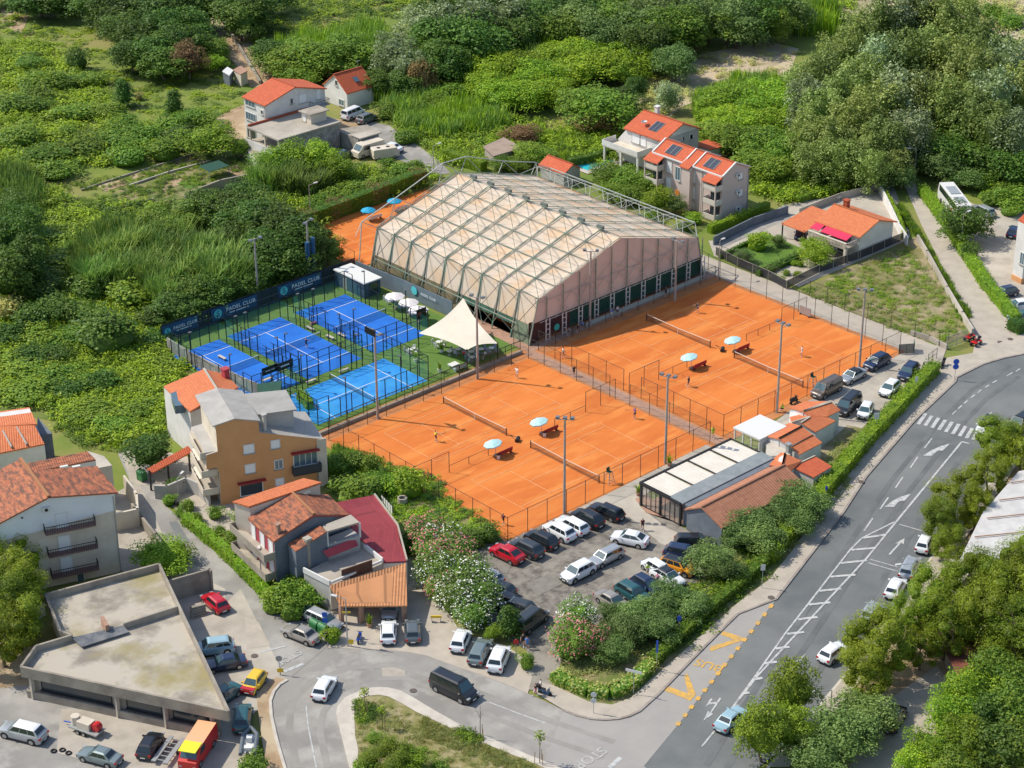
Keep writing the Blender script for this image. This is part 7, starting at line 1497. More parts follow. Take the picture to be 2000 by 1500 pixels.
# 14 white house lower left + neighbours
zw = zm(0, 780, 3.75)
m_wht2 = M('fresh_white_render', (.76,.77,.78), (.70,.71,.72), s=.4, co='World', rough=.9)
b = bld('white_apartment_block', 'big pale block with mottled old tiles and three railed balconies at the left edge', -86, -8, 'apartment house')
gR = zw(885, 1265, 0.); gL = zw(145, 1420, 0.); dgw = (gR-gL).normalized(); ow = lambda X, Y: onwall(gL, gR, *zw(X, Y)); nb = Vector((-dgw.y, dgw.x, 0)); nb = nb if nb.y > 0 else -nb
eR, eM, eL = ow(838, 682), ow(350, 712), ow(-60, 930); eL0 = ow(-60, 930)
mb = MB(); LN = 9.5; ring = [Vector((eL.x, eL.y, 0)), Vector((gR.x, gR.y, 0)), eR, eM, eL]; mb.face(ring, 0); nbv = P(*zw(150, 440), eM.z)-eM; nb1 = nbv*.68; LN = nb1.length; nb = nb1/LN; far = [v+nb1 for v in ring]; mb.face(far[::-1], 0)
mb.face([ring[1], far[1], far[2], ring[2]]); mb.face([far[0], ring[0], ring[4], far[4]]); mb.build('wall', m_wallc, b)
hz = eR.z-2.6; mb = MB(); pw = [Vector((eL.x, eL.y, hz-1)), Vector((gR.x, gR.y, hz+.2)), eR, eM, eL]; mb.face([v-nb*.05 for v in pw]); mb.build('white_upper_render', m_wht2, b)
ov_ = .35; roof(b, [[eR+dgw*ov_+up-nb*ov_, eM+up-nb*ov_, eM+up+nb*LN, eR+dgw*ov_+up+nb*LN], [eM+up-nb*ov_, eL+up-nb*ov_, eL+up+nbv, eM+up+nbv]], t_old); mb = MB(); mb.beam(eM+up*2-nb*ov_, eM+up*2+nbv, .35, .15); mb.build('ridge_tiles', t_lit, b)
for (X0, Y0, X1, Y1) in ((325,985,690,900),(350,1150,705,1065),(375,1305,712,1220)):
    u0, u1 = ow(X0, Y0), ow(X1, Y1); balcony(b, gL, gR, (u0-gL).dot(dgw), (u1-gL).dot(dgw), (u0.z+u1.z)/2+.25, 1.1, M('balcony_slab_brown', (.22,.13,.11), rough=.8), m_trim, rh=.95); win(b, gL, gR, 0, 0, 1.4, 2., 'shutter', at=(((u0+u1)/2-gL).dot(dgw)-.8, (u0.z+u1.z)/2+1.3), name='door')
ac(b, gL, gR, *zw(335, 800)); win(b, gL, gR, *zw(590, 1300), .9, 2., 'glass', name='door')
for X, Y in ((240,1150),(160,865),(205,1193),(323,1300)): q = ow(X, Y)-nb*.05; mb = MB(); mb.tube(q, q-nb*.1, .12, n=8); mb.build('wall_vent', m_trim, b)
b = bld('rear_wing', 'low tiled wing with two air conditioners behind the big pale block', -78, 2, 'house'); q = [zw(200,540,8.6), zw(700,440,8.6), zw(640,380,8.9), zw(190,470,8.9)]; walls(b, q, m_wallw, zt=[8.4]*4); roof(b, [q], t_old)
for X in (470, 560): p_ = zw(X, 505, 8.3); mb = MB(); mb.beam(p_-dgw*.5, p_+dgw*.5, .4, .7); mb.build('air_conditioner', m_wht, b)
q = [zw(705,500,6.), zw(820,478,6.), zw(760,410,6.), zw(640,372,6.)]; walls(b, q, m_wallc, zt=[5.9]*4, mt=m_conc, name='terrace_block')
b = bld('red_roof_house', 'house with bright orange ribbed roofs at the left edge below the scrub', -77, 17, 'house')
q = [zw(-90,100,7.2), zw(215,57,7.2), zw(325,325,6.4), zw(-90,410,6.4)]; walls(b, q, m_wallw, zt=[7, 7, 6.2, 6.2]); roof(b, [[zw(-90,200,7.6), zw(-90,100,6.6), zw(215,57,6.6), zw(270,180,7.6)], [zw(-90,200,7.6), zw(240,165,7.6), zw(325,325,6.6), zw(-90,410,6.6)]], t_org)
mb = MB(); mb.beam(zw(20,235,7.3), zw(85,350,6.9), .2, .3); mb.beam(zw(120,205,7.4), zw(195,330,6.9), .2, .3); mb.build('roof_rib', m_conc, b); q = [zw(275,120,5.8), zw(380,240,5.8), zw(300,250,5.8), zw(270,190,5.8)]; walls(b, q, m_walls, zt=[5.6]*4, name='balcony_block', mt=m_walls)
wallobj('terrace_wall', 'cream wall of the raised terrace beside the lane', [zw(845,835,2.6), zw(1005,800,2.6), zw(1000,690,2.6), zw(910,560,2.6)], 2.6, m_wallc, .3); wallobj('yard_wall', 'long beige wall between the back yard and the lane', [zw(968,765,1.6), zw(1040,860,1.6), zw(1140,985,1.6), zw(1190,1060,1.6)], 1.6, m_concd, .3)
b = bld('chimney_hut', 'tiny orange-tiled hut with a chimney behind the concrete parapet', -97, -22, 'hut'); q = [P(50,1160,2.2), P(62,1186,2.2), P(86,1172,2.2), P(74,1150,2.2)]; walls(b, q, m_wallw, zt=[2.1]*4); roof(b, [q], t_red)
# 16 concrete garage
zg = zm(0, 1080, 3.572)
b = bld('concrete_garage', 'unfinished flat-roofed concrete building with weathered roof and parapets in the foreground', -92, -32, 'building')
RG = [zg(145,790,4.2), zg(250,645,4.2), zg(500,570,4.2), zg(345,500,4.2), zg(315,285,4.2), zg(1110,72,4.2), zg(1245,360,4.2), zg(1595,1100,4.2)]
RG[3] = zg(420, 540, 4.2); RG.insert(3, RG.pop(3))
mb = MB(); mb.face([(p.x, p.y, 3.35) for p in RG], 0); mb.face([(p.x, p.y, 2.9) for p in RG][::-1], 0); o = mb.build('flat_roof', m_roofc, b)
for i in range(len(RG)):
    p_, q_ = RG[i], RG[(i+1) % len(RG)]
    mb = MB(); lowz = 2.85; mb.beam((p_.x, p_.y, (4.2+lowz)/2), (q_.x, q_.y, (4.2+lowz)/2), .28, 4.2-lowz); mb.build('parapet', m_concd, b)
ctr = sum((Vector(p) for p in RG), Vector())/len(RG); INS = [Vector((ctr.x+(p.x-ctr.x)*.93, ctr.y+(p.y-ctr.y)*.93)) for p in RG]
mb = MB(); mb.prism([tuple(p) for p in INS], 0, 2.9, 0, top=False); mb.build('wall', m_concd, b)
p_, q_ = zg(860,490,4.2), zg(1240,368,4.2); mb = MB(); mb.beam((p_.x, p_.y, 3.75), (q_.x, q_.y, 3.75), .25, .9); mb.build('roof_divider', m_concd, b)
q = [zg(500,590,3.9), zg(570,655,3.7), zg(900,550,3.7), zg(860,505,3.9)]; roof(b, [q], M('dark_metal_sheet', (.10,.11,.12), (.2,.2,.2), s=.8, rough=.5), .1, 'skylight_cover')
q = [zg(700,445,4.6), zg(725,440,4.6), zg(760,500,4.6), zg(735,510,4.6)]; walls(b, q, m_brick, 3.4, 'roof_stub', zt=[4.6]*4)
F0, F1 = INS[-1], INS[0]; Lf = (F1-F0).length
for s0, s1 in ((.06, .24), (.30, .48), (.56, .93)):
    c0 = F0.lerp(F1, (s0+s1)/2); win(b, tuple(F0), tuple(F1), 0, 0, Lf*(s1-s0), 1.5, 'dark', at=(Lf*(s0+s1)/2, 1.9), fm=m_trim)
for s_ in (.03, .27, .52, .97): v = F0.lerp(F1, s_); nf = Vector((F1.y-F0.y, F0.x-F1.x)).normalized(); nf = nf if (Vector((CX, CY))-F0).dot(nf) > 0 else -nf; v = v+nf*.5; mb = MB(); mb.beam((v.x, v.y, 0), (v.x, v.y, 2.9), .4); mb.build('column', m_conc, b)
mb = MB(); v0 = F0+nf*.5; v1 = F1+nf*.5; mb.beam((v0.x, v0.y, .5), (v1.x, v1.y, .5), .25, .9); mb.build('front_sill_wall', m_concd, b)
wallobj('concrete_wing_wall', 'tall weathered concrete wing wall behind the red car', [zg(1180,190,3), zg(1460,112,3), zg(1470,120,3)], 3., m_concd, .25)
t = thing('outdoor_steps', 'concrete steps between the garage building and the red car', 'steps', tuple(zg(1390, 420, 0.)))
for i in range(5): a_ = zg(1340-i*2, 440-i*17, .9-i*.0); p_ = zg(1330,450-i*18,.2+i*.25); q_ = zg(1430,425-i*18,.2+i*.25); mb = MB(); mb.beam((p_.x,p_.y,(.2+i*.25)/2), (q_.x,q_.y,(.2+i*.25)/2), .45, .2+i*.25); mb.build('step', m_concd, t)
def pipe(b, p, h): mb = MB(); mb.tube((p[0], p[1], 0), (p[0], p[1], h), .06, n=6); mb.build('downpipe', m_steel, b)
def aerial(name, label, x, y, z, h=1.6):
    t = thing('roof_aerial', label, 'aerial', (x, y, z)); mb = MB(); mb.tube((0, 0, 0), (0, 0, h), .03, n=5); mb.build('mast', m_steel, t, world=False); mb = MB(); mb.beam((-.5, 0, h-.1), (.5, 0, h-.1), .03)
    for k in range(5): mb.beam((-.4+k*.2, -.25, h-.1), (-.4+k*.2, .25, h-.1), .02)
    mb.build('antenna', m_steel, t, world=False)
q = on(1525, 757); aerial('', 'television aerial on the grey roof of the orange house', q.x+.0, q.y+2., q.z+.2); aerial('', 'television aerial on the bright red roof of the small white house', 52.6, 105.8, 6.3); aerial('', 'television aerial on the chimney end of the bungalow', 66, -4.8, 5.8); aerial('', 'television aerial on the apartment house ridge', 60.9, 28, 9.6); aerial('', 'television aerial on the tiled roof of the raspberry house', R0.x+1, R0.y+2.5, 9)
gg = bpy.data.objects
for nm, p_, h_ in (('orange_house', on(1530, 757)-nw*.1, 6), ('apartment_house', (57.7, 18.4), 7.6), ('apartment_house', (64.4, 13.7), 7.6), ('white_house', (22.9, 96.4), 7.8), ('bungalow', (61.5, -13), 4), ('raspberry_house', tuple(E0)[:2], 6.8), ('white_apartment_block', tuple(gR-nb*.1)[:2], 10.8)): pipe(gg[nm], p_, h_)
# right edge white shed roofs
b = bld('white_roof_sheds', 'long sheds with white corrugated roofs at the right edge below the pines', 2, -82, 'shed'); m_cor = M('white_corrugated', (.60,.58,.55), (.5,.48,.46), s=.5, co='World', rough=.7)
q = [P(1990,920,4.), P(2120,900,4.), P(2080,1080,4.), P(1872,1098,4.), P(1920,1000,4.)]; walls(b, q, m_wallg, zt=[3.8]*5); roof(b, [q], m_cor, .15); mb = MB()
for t_ in (.15, .35, .55, .75): a_ = q[0].lerp(q[3], t_); c_ = q[1].lerp(q[2], t_); mb.beam(a_+up*1.6, c_+up*1.6, .12, .1)
mb.build('roof_joint', m_brick, b)
b = bld('pale_canopy', 'small pale flat canopy under the pines at the right', -8, -84, 'shed'); q = [P(1856,1091,2.6), P(1902,1103,2.6), P(1880,1140,2.6), P(1840,1118,2.6)]; walls(b, [v.lerp(sum(q, Vector())/4, .1) for v in q], m_wallg, zt=[2.4]*4); roof(b, [q], m_conc, .15)
b = bld('rusty_shed', 'rust-red roofed shed in the shade beneath the pines', -12, -96, 'shed'); q = [P(1840,1258,2.4), P(1990,1235,2.4), P(2010,1290,2.4), P(1870,1320,2.4)]; walls(b, [v.lerp(sum(q, Vector())/4, .1) for v in q], m_concd, zt=[2.2]*4); roof(b, [q], M('rusty_sheet', (.25,.07,.045), (.16,.06,.04), s=.8, rough=.8), .1)
# ---------------------------------------------------------------- vehicles: length along +x (front), origin on the ground in the middle
def paint(name, c, metal=0.): return M(name, c, rough=.32, metal=metal, coat=.7)
PT = dict(white=paint('paint_white', (.76,.77,.77)), black=paint('paint_black', (.014,.016,.02)), navy=paint('paint_navy', (.012,.025,.07)), silver=paint('paint_silver', (.42,.44,.45), .4), grey=paint('paint_grey', (.13,.145,.15), .3), dgrey=paint('paint_dark_grey', (.045,.052,.058), .2), red=paint('paint_red', (.50,.008,.02)), beige=paint('paint_beige_grey', (.36,.33,.29), .3),
  lblue=paint('paint_light_blue', (.30,.45,.52)), teal=paint('paint_dark_teal', (.02,.09,.10)), orange=paint('paint_orange', (.75,.30,.02)), yellow=paint('paint_yellow', (.80,.50,.02)), brown=paint('paint_brown', (.16,.12,.09), .3), green=paint('paint_grey_green', (.20,.25,.25), .3))
m_body = PT['white']; m_roofp = M('paint_roof', (.76,.77,.77), rough=.32, coat=.7)
# type: length, width, height, belt, bonnet z, boot z, [x fractions: windscreen foot, roof front, roof rear, rear glass foot]
CT = dict(hatch=(4.1, 1.78, 1.48, .92, .84, .90, .235, .40, .86, .965), sedan=(4.6, 1.80, 1.45, .92, .82, .94, .27, .42, .72, .86), suv=(4.5, 1.88, 1.66, 1.05, .98, 1.04, .23, .37, .86, .965), estate=(4.7, 1.82, 1.50, .93, .84, .92, .25, .39, .90, .975), van=(5.1, 1.95, 1.95, 1.10, 1.02, 1.1, .15, .28, .965, .99), mini=(3.6, 1.66, 1.50, .93, .88, .92, .19, .35, .86, .97), coupe=(4.5, 1.86, 1.58, 1.02, .94, 1.03, .25, .40, .72, .955))
def carproto(ty):
    Lc, W, H, zb, zh, zt, a, b_, c, d = CT[ty]; X = lambda f: Lc/2-f*Lc; hw = W/2; p = Proto(); mb = MB()
    st = [(0., .60, zh*.60), (.012, .74, zh*.76), (.04, .87, zh*.88), (.09, .95, zh*.95), (.14, .985, zh*.985), (a, 1., zb-.02), (.5, 1., zb), (.8, 1., zb), (d-.03, .96, zt), (.975, .9, zt-.03), (.992, .82, zt-.12), (1., .70, zt*.66)]
    rings = []
    for f, w_, z in st:
        x = X(f); z0 = .2 if .03 < f < .97 else .3; q = hw*w_
        rings.append([(x, -q*.93, z0), (x, -q, z0+.18), (x, -q, z*.78), (x, -q*.93, z-.02), (x, -q*.7, z+.02), (x, q*.7, z+.02), (x, q*.93, z-.02), (x, q, z*.78), (x, q, z0+.18), (x, q*.93, z0)])
    k = len(mb.v)
    for r in rings: mb.v += r
    for i in range(len(rings)-1):
        for j in range(10):
            j2 = (j+1) % 10; mb.f.append((k+i*10+j, k+i*10+j2, k+(i+1)*10+j2, k+(i+1)*10+j)); mb.m.append(1 if j == 9 else 0)
    mb.f.append(tuple(range(k, k+10))); mb.m.append(0); mb.f.append(tuple(range(k+(len(rings)-1)*10+9, k+(len(rings)-1)*10-1, -1))); mb.m.append(0)
    # cabin
    bw, tw = hw*.92, hw*.70; B_ = [(X(a), zb-.01), (X(b_), H-.03), (X((b_+c)/2), H), (X(c), H-.05), (X(d), zt)]
    lo = [(X(a), -bw, zb-.03), (X(d), -bw*.97, zt-.03), (X(d), bw*.97, zt-.03), (X(a), bw, zb-.03)]; hi = [(X(b_), -tw, H-.05), (X(c), -tw, H-.07), (X(c), tw, H-.07), (X(b_), tw, H-.05)]
    for i in range(4): mb.face([lo[i], lo[(i+1) % 4], hi[(i+1) % 4], hi[i]], 0)
    mid = [(X(b_)-.12, 0, H), (X(c)+.12, 0, H-.01)]
    rf = MB(); m1, m2 = (X((b_+c)/2), -tw*.99, H-.0), (X((b_+c)/2), tw*.99, H-.0)
    i1 = [(X(b_)-.25, -tw*.72, H+.03), (X(c)+.25, -tw*.72, H+.01), (X(c)+.25, tw*.72, H+.01), (X(b_)-.25, tw*.72, H+.03)]
    for i in range(4): rf.face([hi[i], hi[(i+1) % 4], i1[(i+1) % 4], i1[i]], 0)
    rf.face(i1, 0)
    # bumpers, sills, arches, grille
    mb.box((X(.0)+.0, 0, .36), (.1, W*.72, .2), m=1); mb.box((X(1.)-.0, 0, .36), (.1, W*.7, .18), m=1); mb.box((X(.004)+.03, 0, zh*.62), (.06, W*.42, .14), m=1)
    for s_ in (-1, 1): mb.box((0, s_*hw*.985, .27), (Lc*.5, .05, .12), m=1)
    R_ = .33 if ty not in ('suv', 'van', 'mini') else (.37 if ty != 'mini' else .3); wx = (X(.19), X(.80))
    for x in wx:
        for s_ in (-1, 1): mb.tube((x, s_*(hw-.12), R_+.02), (x, s_*(hw+.008), R_+.02), R_*1.16, n=18, m=1)
    bm1, rm1 = mb.mesh(ty+'_body', [m_body, m_trim]), rf.mesh(ty+'_roof', m_roofp)
    for q_ in (bm1, rm1): q_.shade_smooth(); q_.set_sharp_from_angle(angle=R(38))
    p.add('body', bm1); p.add('roof', rm1)
    def lerp4(q, u0, u1, v0, v1, off):
        A, B, C, D = [Vector(t) for t in q]; f = lambda u, v: A.lerp(B, u).lerp(D.lerp(C, u), v); n = (B-A).cross(D-A).normalized(); 
        ctr = (A+B+C+D)/4; n = n if n.dot(ctr-Vector((0, 0, .8))) > 0 else -n
        return [f(u0, v0)+n*off, f(u1, v0)+n*off, f(u1, v1)+n*off, f(u0, v1)+n*off]
    g_ = MB(); g_.face(lerp4([lo[3], lo[0], hi[0], hi[3]], .04, .96, .08, .95, .012)); p.add('windscreen', g_.mesh(ty+'_windscreen', m_cglass2))
    g_ = MB(); g_.face(lerp4([lo[1], lo[2], hi[2], hi[1]], .08, .92, .30, .92, .012)); p.add('rear_window', g_.mesh(ty+'_rear_window', m_cglass))
    for s_, q in ((-1, [lo[0], lo[1], hi[1], hi[0]]), (1, [lo[3], lo[2], hi[2], hi[3]])):
        n_ = 2 if ty in ('hatch', 'mini', 'coupe', 'sedan') else 3; cuts = [.07, .47, .90] if n_ == 2 else [.06, .38, .68, .95]
        for i in range(n_): g_ = MB(); g_.face(lerp4(q, cuts[i]+.012, cuts[i+1]-.012, .22, .92, .012)); p.add('side_window', g_.mesh(ty+'_side_window', m_cglass))
        g_ = MB(); g_.box((X(a)-.28, s_*(hw+.09), zb+.06), (.16, .2, .14)); p.add('mirror', g_.mesh(ty+'_mirror', m_body))
        g_ = MB(); g_.box((X(.03), s_*hw*.70, zh*.80), (.26, .34, .14)); p.add('headlight', g_.mesh(ty+'_headlight', m_hl))
        g_ = MB(); g_.box((X(.985), s_*hw*.76, zt*.80), (.12, .28, .2)); p.add('taillight', g_.mesh(ty+'_taillight', m_tl))
        for x in wx:
            t = MB(); t.tube((0, -.1, 0), (0, .1, 0), R_, n=18); r_ = MB(); r_.tube((0, s_*.06, 0), (0, s_*.112, 0), R_*.62, n=12)
            p.add('wheel', t.mesh(ty+'_tyre', m_rubber), [('rim', r_.mesh(ty+'_rim', m_rim))], loc=(x, s_*(hw-.085), R_))
    for x in (X(0)+.055, X(1)-.055): g_ = MB(); g_.box((x, 0, .48), (.02, .5, .11)); p.add('number_plate', g_.mesh(ty+'_plate', m_plate))
    return p
CP = {k: carproto(k) for k in CT}
FAM = dict(hatch='hatchback', sedan='saloon car', suv='SUV', estate='estate car', van='van', mini='small car', coupe='coupe')
def car(ty, col, x, y, dx, dy, label, s_=1.08, roofc=None, group=None, z=0.):
    """x,y: pixel of the middle on the ground; dx,dy: where the front points in the photo"""
    a = P(x, y); b = P(x+dx*.5, y+dy*.5); d = b-a; rz = math.atan2(d.y, d.x)
    return CP[ty].put('parked_'+('van' if ty == 'van' else 'car') if 'driving' not in label else ('van' if ty == 'van' else 'car'), label, 'van' if ty == 'van' else 'car', (a.x, a.y, z), rz, s_, group, mats={'paint_white': PT[col], 'paint_roof': PT[roofc or col]})
UL, UR = (-42, -23), (42, -20)     # facing up-left / up-right in the picture
G1 = 'cars parked nose-in along the clay court fence'; G2 = 'cars parked under the olive trees'; G3 = 'cars parked behind the oleanders'
for t_ in (
 ('coupe','red',990,1090,-42,-20,'bright red SUV coupe at the near end of the row by the clay court',G1),('suv','dgrey',1028,1080,-42,-20,'charcoal hatchback-like SUV beside the red car',G1),('suv','black',1057,1063,-42,-20,'black SUV between the charcoal one and the white people carrier',G1),('suv','white',1092,1047,-42,-22,'white people carrier in the row by the clay court',G1),('estate','white',1117,1034,-42,-22,'white estate car right behind the white people carrier',G1),('suv','black',1147,1021,-42,-22,'glossy black SUV at the floodlight pole by the clay court',G1),('estate','black',1184,1007,-42,-18,'long dark estate at the far end of the row by the clay court',G1),
 ('coupe','white',1230,1061,-46,-10,'white SUV coupe standing alone facing left in the gravel car park',None),('estate','silver',1183,1096,-36,18,'silver car facing down left in the middle of the gravel car park',None),('suv','white',1129,1126,-38,20,'white SUV facing down left in the middle of the gravel car park',None),
 ('estate','black',1356,1066,42,0,'black estate nearest the slate-grey hall, under the olive tree',G2),('suv','navy',1334,1090,44,8,'dark blue SUV between the black estate and the orange car',G2),('suv','orange',1323,1115,44,14,'orange SUV with a black roof beside the olive tree',G2),('coupe','white',1303,1136,42,24,'white sporty car with a dark roof and an open door',G2),('mini','white',1279,1116,-30,-18,'small white car squeezed behind the white sporty car',G2),('hatch','navy',1263,1151,40,24,'dark blue hatchback half hidden by the olive branches',G2),('suv','teal',1235,1168,42,24,'dark teal SUV with a bright windscreen in the olive row',G2),('sedan','beige',1196,1183,40,24,'beige-grey saloon at the near end of the olive row',G2),
 ('mini','silver',957,1135,-30,-18,'silver car whose nose shows beyond the white oleanders',G3),('hatch','dgrey',974,1158,-36,-14,'dark grey car behind the oleanders, second one',G3),('hatch','black',986,1180,-36,-14,'black car with red tail behind the oleanders',G3),('suv','dgrey',1008,1196,-36,-10,'dark car behind the upright cypress-like shrub',G3),('van','dgrey',1036,1222,34,-26,'dark long car in the shadow at the car park entrance',G3),
 ('hatch','white',900,1259,18,-42,'white hatchback left of the grey-green one on the forecourt',None),('estate','green',938,1281,20,-40,'grey-green car between two white ones on the forecourt',None),('suv','white',974,1296,18,-42,'white SUV at the right end of the forecourt cars',None),('hatch','white',759,1243,2,-44,'white car parked in front of the tiled carport',None),('hatch','grey',806,1241,-2,-44,'grey hatchback right of the white car at the tiled carport',None),('hatch','silver',763,1196,-6,30,'car standing inside the tiled carport',None),
 ('sedan','beige',589,1247,-44,-18,'greyish beige saloon in front of the green containers',None),('estate','silver',632,1220,30,14,'silver estate beside the green containers',None),('sedan','teal',590,1196,24,18,'dark car half hidden under the creeper by the grey wall',None),('hatch','red',421,1185,-30,-26,'red hatchback by the tall concrete wing wall',None),('suv','lblue',418,1274,-46,6,'light blue van-like car under the parapet of the concrete building',None),('sedan','navy',440,1304,-46,8,'navy saloon beside the light blue car',None),
 ('mini','yellow',497,1342,-20,26,'yellow car with a red nose by the lane verge',None),('sedan','teal',436,1368,-20,14,'cyan-grey car end showing at the roof corner of the concrete building',None),('suv','teal',474,1412,4,-44,'dark teal off-roader with a boat trailer',None),('hatch','white',634,1352,20,-34,'white hatchback driving round the bend of the side road',None),('van','black',887,1355,46,22,'black van driving down the side road',None),
 ('hatch','black',294,1464,18,-30,'black hatchback in the yard of the concrete building',None),('sedan','green',196,1486,-44,-12,'grey-green saloon at the bottom edge in the yard',None),
 ('suv','navy',1712,715,-34,18,'black SUV with roof rails at the fence beside the gate',None),('sedan','silver',1665,741,-34,18,'silver saloon with a dark roof by the court fence',None),('van','brown',1614,768,-34,18,'brown people carrier by the court fence',None),('van','black',1656,800,-32,30,'black minibus with green graphics beside the tiled clubhouse',None),('hatch','white',1737,766,-28,26,'white car against the tall hedge',None),('suv','navy',1774,734,-26,28,'dark blue car against the hedge nearest the gate',None),('mini','white',1690,810,-20,36,'small white and blue car below the minibus',None),
 ('suv','white',1926,841,-24,30,'white SUV with a black roof driving over the zebra crossing',None),('suv','black',1992,834,-28,18,'black open-top off-roader cut by the right edge',None),('mini','white',1805,1071,18,-34,'white small van driving up the main road beside the pine',None),('estate','silver',1776,1117,18,-36,'silver car driving behind the street lamp on the main road',None),('hatch','white',1748,1157,20,-34,'white hatchback driving up the middle of the main road',None),('hatch','silver',1702,1204,22,-32,'silver-blue car driving up the main road, half behind the pine',None),('hatch','white',1627,1283,32,-24,'white compact driving up the main road below the pines',None),('sedan','lblue',1428,1413,30,-26,'pale blue saloon driving behind the plane tree in the foreground',None),('suv','black',1744,1412,20,-34,'black car parked in the shade between olive and pines',None),
 ('van','white',690,229,34,-14,'white delivery van parked by the small white house',None),('suv','grey',717,238,34,-14,'grey SUV right of the white delivery van',None),('sedan','white',763,294,-34,-8,'white saloon on the country lane behind the caravan',None),('sedan','silver',363,289,30,-22,'grey car standing in the grass by the kitchen garden',None),('estate','silver',1918,418,-30,-14,'silver estate parked behind the coach',None),('hatch','navy',1980,459,20,-26,'dark blue car beside the benches at the right edge',None),('hatch','navy',1962,578,-36,8,'dark blue car by the ivy pole at the right edge',None),('hatch','white',1990,604,-40,4,'white car cut by the right edge below the dark blue one',None),('estate','teal',2000,626,-40,4,'dark green car cut by the right edge at the lane mouth',None),('hatch','navy',1565,462,-10,24,'dark blue car inside the carport of the bungalow',None),('mini','navy',672,309,34,-14,'small car beside the concrete annex',None)):
    ty, col, x, y, dx, dy, lb, gp = t_
    c_ = car(ty, col, x, y, dx, dy, lb, group=gp, roofc='black' if ('black roof' in lb or 'dark roof' in lb) else None, s_=1.15 if 'driving' in lb and ty == 'van' else 1.08)
    if 'red nose' in lb: mb = MB(); mb.box((1.28, 0, .86), (1., 1.5, .06)); mb.box((1.8, 0, .55), (.1, 1.5, .35)); mb.build('bonnet', PT['red'], c_, world=False)
def at(x, y, dx, dy): a = P(x, y); b = P(x+dx*.5, y+dy*.5); return (a.x, a.y, 0), math.atan2(b.y-a.y, b.x-a.x)
def wheels(t, pts, r=.35, w_=.22):
    for x, y in pts:
        mb = MB(); mb.tube((x, y-w_/2, r), (x, y+w_/2, r), r, n=16); o = mb.build('wheel', m_rubber, t, world=False); mb = MB(); s_ = 1 if y > 0 else -1; mb.tube((x, y, r), (x, y+s_*(w_/2+.01), r), r*.6, n=12); q = mb.build('rim', m_rim, o, world=False); q.location = (0, 0, 0)
def boxcar(name, label, cat, x, y, dx, dy, L_, W, H, z0, m, m2=None, roofm=None, nose=.0, win_=True, stripe=None, r=.45):
    loc, rz = at(x, y, dx, dy); t = thing(name, label, cat, loc, rz); mb = MB(); h = L_/2; n_ = nose
    prof = [(-h, z0), (-h, H-.12), (-h+.15, H), (h-n_-.2, H), (h-n_*.35, z0+(H-z0)*.52), (h, z0+(H-z0)*.45), (h, z0)]
    k = len(mb.v)
    for s_ in (-1, 1): mb.v += [(a, s_*W/2, b) for a, b in prof]
    n = len(prof); mb.f.append(tuple(range(k, k+n))); mb.m.append(0); mb.f.append(tuple(range(k+2*n-1, k+n-1, -1))); mb.m.append(0)
    for i in range(n): j = (i+1) % n; mb.f.append((k+i, k+n+i, k+n+j, k+j)); mb.m.append(1 if i == 2 else 0)
    mb.build('body', [m, roofm or m], t, world=False); wheels(t, [(h*.62, W/2-.1), (h*.62, -W/2+.1), (-h*.6, W/2-.1), (-h*.6, -W/2+.1)], r)
    mb = MB(); a0, b0, a1, b1 = h-n_-.2, H, h-n_*.35, z0+(H-z0)*.52; f = lambda u: (a0+(a1-a0)*u+.02, b0+(b1-b0)*u+.01); p, q = f(.12), f(.95); mb.face([(p[0], -W*.43, p[1]), (q[0], -W*.43, q[1]), (q[0], W*.43, q[1]), (p[0], W*.43, p[1])]); mb.build('windscreen', m_cglass2, t, world=False)
    for s_ in (-1, 1):
        if win_: mb = MB(); y0 = s_*(W/2+.012); x0, x1 = (-h+.4, h-n_-.5) if win_ == 2 else (h-n_-1.6, h-n_-.45); mb.face([(x0, y0, z0+(H-z0)*.55), (x1+.3*(n_ > .3), y0, z0+(H-z0)*.55), (x1, y0, H-.2), (x0, y0, H-.2)]); mb.build('side_window', m_cglass, t, world=False)
        mb = MB(); mb.box((h-.02, s_*W*.37, z0+.35), (.08, .3, .18)); mb.build('headlight', m_hl, t, world=False); mb = MB(); mb.box((-h, s_*W*.42, z0+.5), (.06, .16, .4)); mb.build('taillight', m_tl, t, world=False)
    return t
t = boxcar('coach', 'white coach with red lettering parked beside the long hedge', 'coach', 1862, 412, -38, -50, 11.5, 2.5, 3.3, .4, m_wht, win_=2, nose=.3, r=.5)
for s_ in (-1, 1): text('side_lettering', 'BUS', (-2.2, s_*1.275, 1.1), 1.3, m_redp, axes((-s_*-1., 0, 0), (0, 0, 1)), t, world=False)
for x0, l_ in ((-3.2, 2.4), (1.2, 3.4)): mb = MB(); mb.box((x0, 0, 3.36), (l_, 1.7, .14)); mb.build('roof_hatch', M('roof_unit_grey', (.3,.33,.35), rough=.5), t, world=False)
t = boxcar('motorhome', 'cream motorhome with a dark windscreen beside the concrete annex', 'motorhome', 719, 303, -40, 12, 6.2, 2.2, 2.6, .4, m_wallc, nose=1.1)
t = boxcar('caravan', 'cream caravan with two roof hatches in front of the motorhome', 'caravan', 752, 308, 40, -6, 5., 2.2, 2.1, .4, m_wallc, nose=.3, win_=0, r=.3)
for x0 in (-1.2, .6): mb = MB(); mb.box((x0, 0, 2.13), (.6, .6, .08)); mb.build('roof_hatch', m_trim, t, world=False)
t = boxcar('box_van', 'red box van with a yellow and pink roof at the bottom edge beside the yard', 'van', 388, 1476, -26, 40, 6., 2.1, 2.5, .35, m_redp, roofm=M('paint_peach', (.85,.42,.22), rough=.4), nose=1.)
mb = MB(); mb.box((1.9, 0, 2.535), (1.9, 1.95, .06)); mb.build('yellow_cab_roof', M('paint_lemon', (.72,.72,.03), rough=.4), t, world=False)
